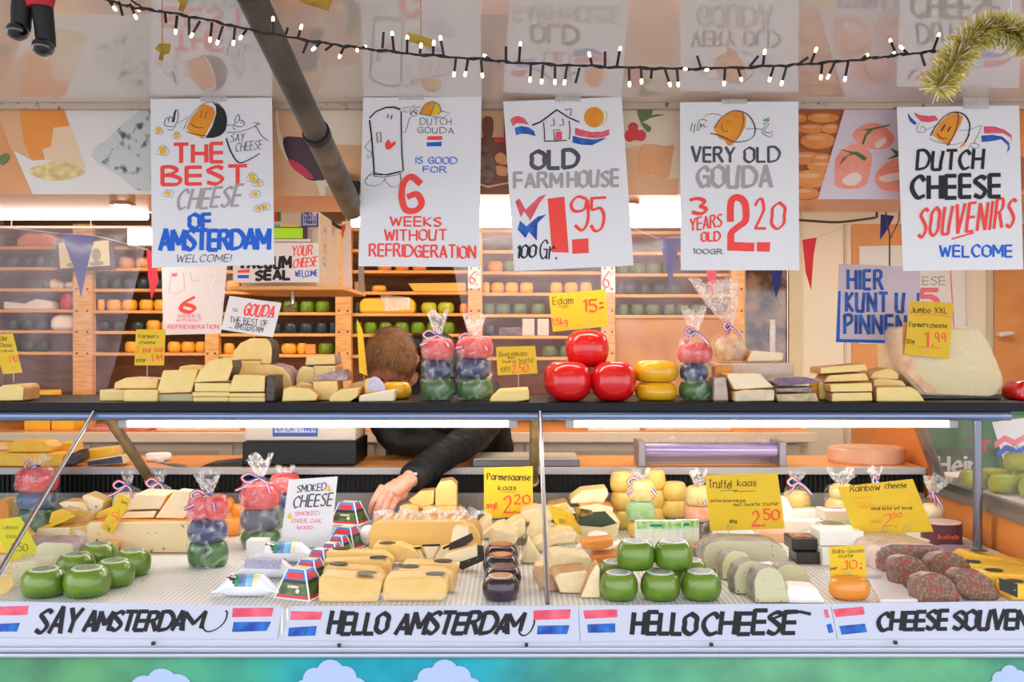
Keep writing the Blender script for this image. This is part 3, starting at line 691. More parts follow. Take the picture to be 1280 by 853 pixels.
def cloud(px, py, w, h, lab=None):
    Y = 2.1755; mb = MB(); rnd = random.Random(px)
    lob = [(-.36, .05, .16), (-.22, -.32, .17), (0, -.55, .19), (.20, -.38, .17), (.36, -.02, .16), (.30, .40, .17), (.08, .58, .17), (-.16, .55, .17), (-.34, .36, .15)]
    for n, (u, v, r) in enumerate(lob): mb.add([P(q[0], q[1], Y - .00004 * n) for q in ellipse(px + u * w, py - 2 + v * h, r * w, r * w * .92, 18)], [tuple(range(18))])
    mb.add([P(px + u * w, py - 2 + v * h, Y - .0005) for u, v, r in lob], [tuple(range(len(lob)))])
    mb.build('printed_cloud', mat('print_cloud', (176, 196, 226), 0.4), bn, smooth=False, org=(0, 2.2, 0))
cloud(202, 872, 100, 30); cloud(413, 863, 88, 38); cloud(556, 863, 88, 38); cloud(1262, 860, 56, 30)

wt = thing('worktop', 'orange laminate serving worktop with grey metal edge behind the cheeses', 'worktop', (0, 3.25, 0))
cpart('top', [((-2.2, 3.262, 1.15), (1.40, 3.60, TOP))], M_owood, parent=wt, org=(0, 3.25, 0))
cpart('metal_edge', [((-2.2, 3.245, 1.148), (1.40, 3.262, TOP + 0.001))], mat('grey_edge', (168, 164, 164), 0.4, metal=0.4), 0.002, wt, (0, 3.25, 0))
cpart('base', [((-2.2, 3.38, 0.35), (1.40, 3.58, 1.15))], M_cream, parent=wt, org=(0, 3.25, 0))

# upper shelf: black slab, rail, leaning tubes and thin glass rods
us = thing('upper_shelf', 'long black display shelf on brass tubes above the counter', 'shelf', (0, 2.8, SHELF))
so = (0, 2.8, SHELF)
cpart('slab', [((-2.2, 2.802, SHELF - 0.026), (1.56, 3.22, SHELF))], mat('black_shelf_slab', (10, 13, 22), 0.42, spec=0.25), 0.002, us, so)
b = MB(); b.tube([(-2.2, 2.812, SHELF - .040), (1.458, 2.812, SHELF - .040)], 0.0135, 12); b.build('edge_rail', mat('blue_grey_aluminium', (128, 148, 186), 0.3, metal=0.7), us, org=so)
def rod(name, p, q, r, m, parent=us, org=so, n=12):
    b = MB(); b.tube([p, q], r, n); return b.build(name, m, parent, org=org)
# thin rods run from the slab edge down to the front of the deck
for px in (117, 675):
    x = (px - CX) * 2.8 / F
    rod('glass_rod', (x, 2.80, SHELF - .028), (x, 2.205, DECK + .0066), 0.0058, mat('chrome_rod', (150, 152, 158), 0.3, metal=0.85))
for px in (128, 670):
    x = (px - CX) * 2.85 / F
    rod('support_tube', (x, 2.86, SHELF - .026), (x, 3.235, 1.128), 0.0165, M_brass)
    rod('tube_foot', (x, 3.225, 1.131), (x, 3.245, 1.124), 0.020, M_brass)
xr = (1222 - CX) * 2.83 / F
rod('support_post', (xr, 2.83, SHELF - .026), (xr, 2.83, DECK + .0008), 0.0125, mat('grey_post', (128, 132, 146), 0.3, metal=0.7))

E_tube = emission('cool_white_tube', (255, 250, 242), TUBE_E)
def tube_light(px0, px1, lab):
    Y = 2.85; z = CZ - (530 - CY) * Y / F
    a = (px0 - CX) * Y / F; c = (px1 - CX) * Y / F
    t = thing('tube_light', lab, 'light', ((a + c) / 2, Y, z), 'tube lights under the shelf'); o = t.location
    b = MB(); b.tube([(a, Y, z), (c, Y, z)], 0.0105, 12); b.build('tube', E_tube, t, org=o)
    b = MB(); b.box((a - .03, Y - .02, z + .0135), (c + .03, Y + .03, z + .038)); b.build('housing', M_white, t, smooth=False, org=o)
    for x0, x1 in ((a - .028, a), (c, c + .028)):
        b = MB(); b.box((x0, Y - .012, z - .012), (x1, Y + .012, z + .0135)); b.build('end_cap', mat('grey_cap', (170, 168, 166), .4), t, smooth=False, bevel=.003, org=o)
tube_light(161, 635, 'lit tube under the black shelf above the smoked cheese sign')
tube_light(718, 1184, 'lit tube under the black shelf above the truffle cheese card')

# end wall of the counter with its slanted window
ew = MB(); X0, X1 = 1.42, 1.445
ew.box((X0, 2.2, 0.5), (X1, 3.80, 1.137)); ew.box((X0, 3.45, 1.137), (X1, 3.80, 1.385))
ew.add([(X0, 3.19, 1.137), (X0, 3.45, 1.137), (X0, 3.45, 1.385), (X0, 3.43, 1.385), (X1, 3.19, 1.137), (X1, 3.45, 1.137), (X1, 3.45, 1.385), (X1, 3.43, 1.385)],
       [(0, 1, 2, 3), (7, 6, 5, 4), (0, 3, 7, 4), (3, 2, 6, 7), (1, 0, 4, 5)])
wall_end = struct(ew.build('wall_end', mat('orange_end_wall', (226, 142, 68), 0.4, (210, 122, 52), 5, stretch=(1, .4, 3)), smooth=False))
b = MB(); b.box((X0 - .012, 2.2, 1.092), (X0 + .001, 3.19, 1.118)); b.build('lower_rail', mat('brown_grey_steel', (150, 140, 130), .4, metal=.5), wall_end, smooth=False)
b = MB(); b.box((X0 - .014, 2.2, 1.118), (X0 + .012, 3.20, 1.142)); b.build('window_sill', M_steel, wall_end, smooth=False)
b = MB(); b.prism([(X0 - .012, 3.165, 1.137), (X0 - .012, 3.21, 1.137), (X0 - .012, 3.46, 1.40), (X0 - .012, 3.415, 1.40)], (.026, 0, 0)); b.build('window_frame', M_steel, wall_end, smooth=False)
b = MB(); b.prism([(X0 + .004, 2.2, 1.14), (X0 + .004, 3.185, 1.14), (X0 + .004, 3.42, 1.39), (X0 + .004, 2.2, 1.39)], (.004, 0, 0))
b.build('window_pane', film('window_glass', (240, 240, 240), .06, .1, 3, .03), wall_end, smooth=False)

# ---------------------------------------------------------------- cheese makers
def paste(name, col, var=None, **k): return mat(name, col, k.pop('rough', 0.42), var, k.pop('scale', 16), sss=k.pop('sss', 0.0), spec=0.4, **k)
C_pale = paste('pale_gouda', (246, 222, 146), (240, 208, 122)); C_cream = paste('cream_cheese_paste', (246, 232, 196), (240, 220, 176)); C_gold = paste('aged_gold_gouda', (238, 202, 128), (228, 186, 104))
C_yell = paste('bright_yellow_gouda', (250, 206, 70), (246, 190, 60)); C_white = paste('white_goat_cheese', (250, 246, 238), (244, 236, 222)); C_parm = paste('parmesan_paste', (244, 226, 182), (236, 210, 158), scale=60, bump=.15)
C_rind = paste('tan_rind', (214, 168, 108), (190, 140, 84)); C_orind = paste('orange_rind', (238, 160, 66), (228, 140, 50)); C_parmr = paste('parmesan_rind', (206, 162, 106), (178, 132, 84))
C_dark = mat('black_rind', (52, 46, 46), .4, (84, 76, 70), 60); C_grey = mat('grey_green_rind', (164, 154, 140), .45, (118, 110, 100), 40); C_truf = paste('truffle_paste', (206, 200, 160), (90, 84, 66), scale=80, vein=(.64, .70)); C_herb = paste('herb_paste', (238, 214, 166), (132, 110, 70), scale=46, vein=(.64, .70))
C_purp = mat('purple_grey_rind', (150, 124, 136), .4, (196, 176, 176), 60); C_orange = paste('red_leicester', (226, 150, 66), (214, 132, 52)); C_film = film('cling_film', (255, 255, 255), .05, .26, 26, .15, pos=(.5, .75))
W_red = mat('red_wax', (214, 22, 26), .22, coat=.5); W_yel = mat('yellow_wax', (240, 190, 40), .28, (232, 176, 30), 8, coat=.3); W_grn = mat('green_wax', (112, 144, 38), .28, (62, 104, 22), 11, coat=.5, stretch=(1, 1, 2.5))
W_blk = mat('black_wax', (34, 24, 30), .25, (58, 38, 60), 16, coat=.6); W_blue = mat('navy_wax', (30, 50, 92), .3, (46, 70, 116), 12, coat=.4); W_dgrn = mat('dark_green_wax', (40, 92, 34), .3, (70, 126, 50), 14, coat=.3)
W_rd2 = mat('pinkish_red_wax', (206, 48, 56), .3, (228, 100, 96), 24, coat=.4); W_or = mat('orange_wax', (238, 158, 58), .3, (228, 138, 42), 8, coat=.3)

def wheel_profile(r, h, k=0.5):
    return [(1e-4, 0), (r * .62, 0), (r * .79, h * .04), (r * .90, h * .13), (r * .975, h * .29), (r, h * .46), (r * .985, h * .62), (r * .935, h * .77), (r * .85, h * .89), (r * .76, h * .96), (r * .66, h), (1e-4, h)]

def base_at(px, py, z): return PZ(px, py, z)
def wheel(px, py, wpx, hpx, m, label, name='round_cheese', cat='cheese', group=None, z=DECK, cap=None, lift=0.0, Y=None, n=28, sq=1.0, back=False):
    """Round cheese whose front foot is seen at px, py; width and side height in px."""
    Yf = Y if Y else ydeck(py, z)
    r = 0.5 * wpx * Yf / F; r = 0.5 * wpx * (Yf + r) / F; h = hpx * (Yf + r * .3) / F
    c = P(px, py, Yf); loc = Vector((c.x * (Yf + r) / Yf, Yf + r, (z if not Y else c.z) + lift + .0007))
    mb = MB(); mb.lathe(wheel_profile(r, h), n=n, sx=1, sy=sq)
    o = mb.build(name, m, None); o.location = loc; tag(o, label, cat, group)
    if cap:
        b = MB(); b.lathe([(1e-4, h * .995), (r * .66, h * .995), (r * .66, h + .0012), (r * .64, h + .0016), (1e-4, h + .0016)], n=28); b.build('round_label', cap[0], o)
        if len(cap) > 1:
            b = MB(); b.lathe([(1e-4, h + .0012), (r * .50, h + .0012), (r * .50, h + .0022), (1e-4, h + .0022)], n=28); b.build('label_print', cap[1], o)
    return o

def cut(name, label, poly, Y, depth, face, side, cat='cheese', group=None, back=None, bevel=.004, yaw=0.0, lean=0.0, sides=None, z=None, shrink=1.0, dx=0.0, backm=None, film_=False):
    """A piece of cheese: its front face drawn in px at depth Y, running back by depth (m).
    z: foot height; the piece is then dropped or raised to stand on it. shrink/dx: size and shift of the far face."""
    pts = [P(x, y, Y) for x, y in poly]
    zmin = min(p.z for p in pts)
    if z is not None:
        for p in pts: p.z += z + .0007 - zmin
        zmin = z + .0007
    cx = (min(p.x for p in pts) + max(p.x for p in pts)) / 2
    bk = [Vector((cx + (p.x - cx) * shrink + dx, p.y + depth, p.z if shrink >= 1 else p.z)) for p in pts]
    org = Vector((cx, Y, zmin))
    mb = MB(); sl = None
    if sides: sl = [1 if i in sides else 0 for i in range(len(poly))]
    mb.prism([p - org for p in pts], None, 0, 1, backm, back=[p - org for p in bk], side_list=sl)
    o = mb.build(name, [face, side], None, smooth=True, bevel=bevel, seg=3); o.location = org
    o.rotation_euler = (lean, 0, yaw)
    if label: tag(o, label, cat, group)
    if film_:
        fb = MB(); fb.prism([(p - org) * 1.015 + Vector((0, -.002, 0)) for p in pts], None, 0, 0, None, back=[(p - org) * 1.015 + Vector((0, .002, 0)) for p in bk])
        fb.build('cling_wrap', C_film, o, bevel=bevel, seg=2)
    return o
def rect(x0, y0, x1, y1): return [(x0, y0), (x1, y0), (x1, y1), (x0, y1)]

def ribbon_part(parent, pts, w=0.0048, name='ribbon'):
    """Tricolour ribbon: three thin strips side by side."""
    pts = smooth_pts(pts, 5); mb = MB()
    for k, mi in ((-1, 0), (0, 1), (1, 2)):
        V = []
        for i, p in enumerate(pts):
            t = (pts[min(i + 1, len(pts) - 1)] - pts[max(i - 1, 0)]).normalized(); n = t.cross(Vector((0, 1, 0.15)))
            n = n.normalized() if n.length > 1e-5 else Vector((1, 0, 0))
            V += [p + n * w * (k - .5) / 1.5, p + n * w * (k + .5) / 1.5]
        mb.add(V, [(2 * i, 2 * i + 1, 2 * i + 3, 2 * i + 2) for i in range(len(pts) - 1)], mi)
    o = mb.build(name, [mat('ribbon_red', (220, 70, 80), .4), mat('ribbon_white', (238, 236, 240), .4), mat('ribbon_blue', (60, 80, 170), .4)], parent)
    s = o.modifiers.new('thick', 'SOLIDIFY'); s.thickness = .0006
    return o

F_bag = film('gift_bag_film', (255, 252, 250), .035, .42, 26, .12, pos=(.48, .74))
F_btop = film('gathered_film', (255, 252, 250), .12, .58, 60, .12, pos=(.42, .66))
def cheese_bag(label, px, py, wpx, stack, knot, top, z=DECK, group='tied gift bags of small cheeses', Y=None, tails=1, flare=.5, sq=.9, lean=0.0, name='cheese_gift_bag'):
    """Clear bag round a stack of small cheeses, tied with a tricolour ribbon. stack: (material, height px, width factor, material b or None) bottom up; knot, top: px rows."""
    Yf = Y if Y else ydeck(py, z); r = .5 * wpx * Yf / F; r = .5 * wpx * (Yf + r) / F; Yc = Yf + r
    k = Yc / F; c = Vector(((px - CX) * k, Yc, z + .0007)); t = thing(name, label, 'gift bag', c, group); zz = 0.002
    names = {id(W_rd2): 'red_cheese', id(W_blue): 'blue_cheese', id(W_dgrn): 'green_cheese'}
    for n, (m, h, f, m2) in enumerate(stack):
        hh = h * k; nm = names.get(id(m), 'yellow_cheese')
        if m2 is None:
            mb = MB(); mb.lathe([(a, q + zz) for a, q in wheel_profile(r * f, hh)], n=20, sy=sq, c=((-1) ** n * r * .03, 0, 0)); mb.build(nm, m, t)
        else:
            for sgn, mm in ((-1, m), (1, m2)):
                mb = MB(); mb.lathe([(a, q + zz) for a, q in wheel_profile(r * f * .62, hh)], n=18, c=(sgn * r * .42, 0, 0)); mb.build(nm, mm, t)
        zz += hh * .985
    zk = (py - knot) * k; zt = (py - top) * k
    prof = [(1e-4, 0), (r * .75, 0), (r * .98, .004), (r * 1.06, zz * .25), (r * 1.02, zz * .55), (r * 1.05, zz * .85), (r * .86, zz + (zk - zz) * .35), (r * .45, zz + (zk - zz) * .75), (.011, zk - .002), (.0085, zk), (.012, zk + .004), (r * flare * .8, zk + (zt - zk) * .55), (r * flare * 1.1, zt)]
    rings = []; N = 36; sd = px * .37
    for i, (a, q) in enumerate(prof):
        ring = []
        for j in range(N):
            an = 2 * math.pi * j / N; w = 1 + .05 * mnoise.noise((math.cos(an) * 2 + sd, math.sin(an) * 2, q * 25))
            if i >= 10: w = 1 + .28 * math.sin(an * 7 + sd) * (i - 9) / 3
            x, y = a * w * math.cos(an), a * w * math.sin(an) * (sq if i < 8 else 1)
            ring.append((x + (lean * (q - zk) if i >= 10 else 0), y, q + (.012 * math.sin(an * 3 + sd) if i == 12 else 0)))
        rings.append(ring)
    mb = MB(); mb.loft(rings[:10], 0, False); mb.build('clear_bag', F_bag, t, angle=3.0)
    mb = MB(); mb.loft(rings[9:], 0, False); mb.build('gathered_bag_top', F_btop, t, angle=3.0)
    b = MB()
    ring = [(.0105 * math.cos(2 * math.pi * i / 12), .0105 * math.sin(2 * math.pi * i / 12), zk) for i in range(13)]
    b.tube(ring, .0028, 6); b.build('ribbon_tie', mat('ribbon_blue', (60, 80, 170), .4), t)
    q = r * 1.0
    if tails:
        ribbon_part(t, [(0, -.012, zk), (-q * .45 * tails, -.02, zk + .014), (-q * .8 * tails, -.022, zk + .002), (-q * .5 * tails, -.024, zk - .010), (0, -.013, zk)])
        ribbon_part(t, [(0, -.012, zk), (q * .4 * tails, -.024, zk - .012), (q * .75 * tails, -.030 - r * .5, zk - .035)])
        ribbon_part(t, [(0, -.012, zk), (-q * .5 * tails, -.028, zk - .020), (-q * .95 * tails, -.028 - r * .5, zk - .030)])
    return t

def price_card(label, corners, Y, draw, pick=None, m=None, name='price_card', group=None, pz=None):
    """Yellow card with hand lettering; pick: px foot of the clear holder that carries it."""
    def ex(o, cd, cen):
        if pick:
            for q in (pick if isinstance(pick, list) else [pick]):
                a = cd.hit(q[0], q[1], -.0016); zf = pz if pz is not None else a.z - (q[2] - q[1]) * a.y / F
                b = MB(); b.tube([(a.x, a.y, zf), (a.x, a.y, a.z)], .0011, 6)
                rr = [(a.x + .006 * math.cos(i * math.pi / 5), cd.hit(q[0], q[1], .0012).y, a.z + .008 + .006 * math.sin(i * math.pi / 5)) for i in range(11)]
                b.tube(rr, .0005, 5); b.build('card_holder', mat('clear_holder', (206, 204, 190), .2), o, org=cen)
    return sign(name, label, 'price card', corners, Y, draw, m or M_card, group or 'handwritten yellow price cards', ex)

# ---------------------------------------------------------------- goods on the upper shelf
S = SHELF
def ush(label, poly, Y, d, face=None, side=None, zl=0.0, **k):
    return cut(k.pop('name', 'cheese_piece'), label, poly, Y, d, face or C_pale, side or C_rind, z=S + zl, **k)
def zs(n, Y): return n * Y / F
g = 'cheese pieces on the black shelf'
ush('pale cheese wedge under the cut-off yellow card at the shelf end', [(-22, 499), (29, 498), (30, 482), (26, 477), (4, 478), (-22, 492)], 2.84, .10, group=g)
ush('dark rinded cheese behind the cut-off yellow card', [(-8, 480), (27, 480), (26, 466), (-8, 466)], 3.02, .12, C_dark, C_dark, group=g)
ush('flat pale slice lying lowest beside the farmers cheese card', rect(124, 484, 160, 498), 2.86, .12, group=g)
ush('broad flat pale slice lying beside the square leaning slices', rect(154, 485, 197, 500), 2.83, .14, group=g)
ush('pale slice with slanted end lying over two others', [(142, 484), (143, 476), (157, 470), (198, 472), (196, 484)], 2.87, .12, zl=zs(15, 2.86), group=g)
ush('grey green underside slice below the square leaning cheese', [(195, 500), (195, 491), (241, 490), (242, 500)], 2.84, .13, mat('grey_green_slice', (190, 180, 136), .5), C_pale, group=g)  # slice face in a plain grey-green
ush('square pale gouda slice leaning next to the farmers cheese card', [(195, 490.5), (203, 461), (247, 460), (239, 489)], 2.84, .10, zl=zs(9.7, 2.84), group=g, lean=-.06)
ush('rounded cheese slice peeping out behind the square leaning slice', [(222, 470), (224, 458), (236, 456), (252, 457), (256, 470)], 2.98, .06, zl=.07, group=g)
for n, (y0, y1, w) in enumerate(((496.5, 502.5, 0), (490, 496, 1), (478.5, 489.5, -2))):
    ush('%s slice from the bottom in the stack with the round-backed top' % ORD[n], rect(241 - w, y0, 286 + n, y1), 2.83, .14, zl=zs([0, 6.3, 12.6][n], 2.83), group=g, bevel=.003)
ush('round-backed pale slice on top of the five-slice stack', [(242, 477), (250, 461), (262, 450), (282, 445), (290, 449), (291, 457), (285, 475)], 2.83, .10, C_pale, C_dark, zl=zs(24, 2.83), group=g, sides=[4, 5])
for n, (y0, y1) in enumerate(((497.5, 503), (492, 497))):
    ush('%s thin slice from the bottom below the black-rinded square slice' % ORD[n], rect(286, y0, 331, y1), 2.83, .14, zl=zs([0, 5.8][n], 2.83), group=g, bevel=.002)
ush('square pale slice with black mottled rind at the front of the shelf', [(285, 491), (292, 469), (331, 470), (330.5, 491)], 2.83, .12, zl=zs(12, 2.83), group=g)
ush('black mottled rind end standing beside the square pale slice', [(331, 503), (333, 470), (343, 470), (343, 503)], 2.835, .11, C_dark, C_dark, group=g)
ush('big round pale chunk behind the black-rinded square slice', [(290, 500), (290, 457), (338, 457), (352, 461), (361, 470), (365, 483), (363, 499)], 2.99, .16, C_pale, C_purp, group=g, sides=[2, 3, 4, 5])
ush('thin slice under the crowning wedge below the GOUDA sign', rect(291, 451, 326, 456), 2.99, .10, zl=zs(42.5, 2.99), group=g, bevel=.002)
ush('crowning round-backed wedge with dark rind below the GOUDA sign', [(289, 450), (292, 439), (300, 429), (313, 423), (333, 423), (338, 428), (340, 437), (339, 455), (326, 455), (326, 450)], 2.99, .10, C_pale, C_dark, zl=zs(43.2, 2.99), group=g, sides=[4, 5, 6, 7])
ush('low pale loaf-shaped piece in front of the purple-rinded cheese', [(352, 502), (354, 486), (362, 483), (387, 486), (397, 494), (395, 501)], 2.83, .10, group=g)
ush('small piece with purple net rind behind the loaf-shaped piece', [(367, 487), (370, 475), (376, 472), (391, 474), (391, 487)], 2.92, .07, C_pale, C_purp, zl=.018, group=g, sides=[2, 3])
ush('crumbly pale block under the purple slanted rind', [(391, 500), (391, 477), (421, 476), (423, 492), (410, 501)], 2.88, .10, group=g)
ush('slanted purple-grey rind piece on the crumbly block', [(391, 477), (392, 471), (420, 464), (430, 462), (434, 470), (434, 477)], 2.90, .09, C_purp, C_purp, zl=.058, group=g)
ush('wrapped round-topped cheese behind the purple rind pieces', [(370, 490), (370, 465), (373, 455), (378, 450), (392, 452), (392, 490)], 3.02, .14, C_pale, C_purp, group=g, film_=True)
ush('pale wrapped chunk supporting the long top slab', [(391, 492), (391, 452), (419, 452), (419, 492)], 3.03, .14, group=g, film_=True)
ush('long pale slab crowning the pile beside the bare wooden post', [(381, 452), (383, 440), (418, 439), (419, 451)], 3.03, .12, C_pale, C_purp, zl=zs(40.5, 3.03), group=g)
ush('tan-rinded wedge lying flat at the shelf edge', [(411, 502.5), (411, 497), (425, 487), (448, 486), (446, 497), (437, 502.5)], 2.83, .10, C_pale, C_rind, group=g, sides=[3, 4])
ush('brown crusted piece behind the upright yellow card', [(436, 487), (437, 468), (447, 465), (459, 467), (459, 487)], 2.95, .09, C_gold, C_purp, group=g)
ush('upright pale wedge with a lilac paper label', [(455, 491), (456, 465), (463, 463), (470, 467), (480, 478), (482, 491)], 2.90, .07, C_pale, C_rind, group=g)
lb = Card(rect(460, 471, 480, 489), 2.896); ob = bpy.data.objects['cheese_piece.%03d' % 24] if False else COL.objects[-1]
b = MB(); b.add([lb.hit(x, y, .001) - ob.location for x, y in sm([(461, 488), (461, 476), (468, 471), (476, 475), (481, 483), (480, 489)])], [tuple(range(24))]); b.build('paper_label', mat('lilac_label', (208, 208, 232), .5, (176, 182, 222), 60), ob, smooth=False)
ush('long pale bar at the shelf edge in front of the small yellow wheel', [(448, 501.5), (449, 494), (493, 486), (492, 501)], 2.83, .06, C_cream, C_cream, group=g)
wheel(496, 500, 37, 21, W_yel, 'small yellow wheel in front of the bowed man', z=S, Y=None, group='yellow wheels on the black shelf')
ush('low pale wedge with black rind under the boerenkaas card', [(612, 502.5), (613, 498), (624, 488), (661, 486), (662, 500), (646, 502.5)], 2.83, .12, C_pale, C_dark, group=g, sides=[3, 4])

# Edam balls
def edam(px, py, w, h, label, Y, zl=0.0):
    k = Y / F; r = w * .5 * k; hh = h * k; mb = MB()
    prof = [(1e-4, 0), (r * .40, hh * .01), (r * .66, hh * .06), (r * .87, hh * .18), (r * .97, hh * .34), (r, hh * .5), (r * .97, hh * .67), (r * .86, hh * .83), (r * .64, hh * .945), (r * .38, hh * .99), (1e-4, hh)]
    mb.lathe(prof, n=36); o = mb.build('edam_cheese', W_red, None); o.location = ((px - CX) * k, Y, S + zl); tag(o, label, 'cheese', 'red edam balls'); return o
edam(711, 502, 58, 50, 'red edam ball in front at the base of the pile, nearest the boerenkaas card', 2.875)
edam(767, 502, 57, 50, 'red edam ball at the base of the pile touching the yellow wheels', 2.875)
edam(704, 500, 50, 46, 'red edam ball behind the front one, only its rim showing', 3.06)
edam(764, 500, 45, 44, 'red edam ball at the back in the shadow of the pile', 3.04)
edam(734, 462, 55, 47, 'red edam ball crowning the pile', 2.95, .099)
wheel(820, 502.5, 53, 23, W_yel, 'lower yellow wheel beside the red edam balls', z=S, group='yellow wheels on the black shelf', n=36)
wheel(819.5, 502.5, 57, 27, W_yel, 'upper yellow wheel beside the red edam balls', z=S, lift=.056, group='yellow wheels on the black shelf', n=36)
o_half = cut('cheese_piece', 'red wax cheese at the far end of the black shelf', [(1271, 498), (1271, 484), (1278, 474), (1310, 472), (1310, 498)], 2.9, .1, W_red, W_red, z=S, bevel=.012)

# gift bags on the shelf
gb = 'tied gift bags on the black shelf'
cheese_bag('gift bag of red, blue and green cheeses nearest the bowed man', 547, 502, 42, [(W_dgrn, 27, .98, None), (W_blue, 23, .93, None), (W_rd2, 27, 1.0, None)], 421, 392, S, gb, tails=1.0)
cheese_bag('gift bag of red, blue and green cheeses beside the boerenkaas card', 593, 502, 46, [(W_dgrn, 27, .98, None), (W_blue, 25, .93, None), (W_rd2, 28, 1.0, None)], 425, 398, S, gb, tails=1.0)
cheese_bag('gift bag of red, blue and green cheeses beside the upper yellow wheel', 868, 502, 42, [(W_dgrn, 24, .98, None), (W_blue, 22, .86, None), (W_rd2, 26, 1.05, None)], 417, 388, S, gb, tails=.8, flare=.6)
# brick of wrapped cheese, pale bag on it and small packs around
ush('long grey-beige wrapped cheese brick under the pale bag', [(893, 498), (893, 454), (988, 453), (992, 456), (992, 498)], 3.0, .14, mat('beige_wrap', (206, 186, 164), .35, (222, 206, 188), 30, bump=.1), C_rind, group=g, film_=True)
cheese_bag('big crumpled bag of pale cheese chunks on the beige brick', 912, 452, 44, [(mat('pale_chunks', (238, 214, 174), .5, (190, 140, 90), 30), 28, .9, None)], 409, 352, S + .1145, gb, Y=3.0, tails=.5, flare=1.05, lean=-.35)
ush('orange-brown wrapped block below the pale bag', [(893, 498), (893, 455), (916, 455), (916, 498)], 2.93, .05, C_orange, C_rind, group=g)
ush('gold-wrapped flat pack lying on the beige brick', [(935, 451), (936, 447), (941, 437), (980, 440), (978, 450)], 3.0, .09, C_cream, C_gold, zl=.1145, group=g, film_=True)
ush('upright mauve-wrapped piece beside the red and blue gift bag', [(892, 502), (893, 473), (908, 472), (911, 502)], 2.86, .08, mat('mauve_wrap', (192, 162, 152), .35, (220, 200, 184), 30), C_purp, group=g, film_=True)
ush('lower wrapped flat cheese pack with crumpled front', [(919, 503), (919, 491), (930, 488), (968, 488), (968, 502)], 2.83, .10, mat('crumpled_pack', (214, 190, 150), .35, (236, 220, 190), 40, bump=.2), C_gold, group=g, film_=True)
ush('upper wrapped flat cheese pack with slanted glossy top', [(918, 491), (908, 471), (950, 470), (968, 488)], 2.84, .10, C_cream, C_gold, zl=zs(14.5, 2.84), group=g, film_=True)
ush('lowest knobbly wrapped pack beside the pale slabs', [(973, 503), (971, 494), (1020, 492), (1024, 503)], 2.83, .09, mat('knobbly_pack', (214, 196, 148), .4, (170, 144, 96), 50, bump=.3), C_gold, group=g, film_=True)
ush('grey brown wrapped slice in the middle of the purple-topped stack', [(970, 491), (972, 487), (1018, 485), (1014, 492)], 2.84, .09, C_grey, C_grey, zl=zs(11.5, 2.84), group=g, bevel=.002)
ush('purple wrapped slanted pack on top of its stack', [(965, 480), (970, 476), (1008, 475), (1024, 479), (1026, 482), (975, 486.5)], 2.84, .09, mat('purple_wrap', (104, 76, 110), .35, (140, 116, 130), 30), C_purp, zl=zs(19, 2.84), group=g, bevel=.002)
g2 = 'pale slabs stacked beside the pin sign'
for n, (p, Yy, d) in enumerate((([(1040, 500), (1041, 489), (1090, 488), (1091, 499)], 2.83, .12), ([(1039, 488), (1038, 478), (1090, 476), (1091, 487)], 2.83, .12),
                                ([(1030, 477), (1036, 468), (1082, 465), (1087, 475)], 2.88, .11), ([(1026, 467), (1026, 459), (1082, 454), (1085, 463)], 2.88, .11))):
    ush('%s pale slab from the bottom in the stack under the HIER KUNT U PINNEN sign' % ORD[n], p, Yy, d, zl=[0, .028, .055, .08][n], group=g2, bevel=.003)
ush('short pale block at the side of the slab stack', [(1024, 497), (1024, 471), (1036, 478), (1037, 498)], 2.9, .1, C_pale, C_yell, group=g2)
ush('pale wedge with pointed tip lying at the shelf edge by the jumbo cheese', [(1096, 502), (1096, 484), (1139, 483), (1148, 489), (1157, 502)], 2.83, .09, group=g2)
ush('middle pale wedge between two others by the jumbo cheese', [(1092, 492), (1092, 476), (1100, 474), (1128, 477), (1133, 483), (1133, 492)], 2.93, .10, zl=.022, group=g2)
ush('topmost pale wedge against the jumbo cheese', [(1087, 473), (1092, 464), (1112, 459), (1124, 467), (1123, 474)], 2.95, .10, zl=.060, group=g2)

# the jumbo wedge
j = ush('huge pale jumbo cheese wedge wrapped in cling film', [(1150, 490), (1129, 462), (1128, 408), (1134, 403), (1226, 405), (1240, 430), (1254, 466), (1255, 478), (1248, 488), (1238, 494)], 2.945, .26, mat('jumbo_paste', (226, 208, 150), .38, (236, 220, 168), 5), C_cream, bevel=.010, dx=.02, film_=True, name='jumbo_cheese')
b = MB(); b.prism([P(x, y, 2.942) - j.location for x, y in ((1128, 404), (1136, 404), (1138, 445), (1152, 475), (1172, 489), (1156, 492), (1128, 463))], (0, -.002, 0)); b.build('rind_strip', mat('pinkish_rind', (222, 160, 112), .3, (240, 200, 160), 30), j, smooth=False)
b = MB(); b.box((-.16, .0, -.002), (.15, .24, .012)); b.build('black_rind_foot', C_dark, j, bevel=.004)
j.location.z += .002

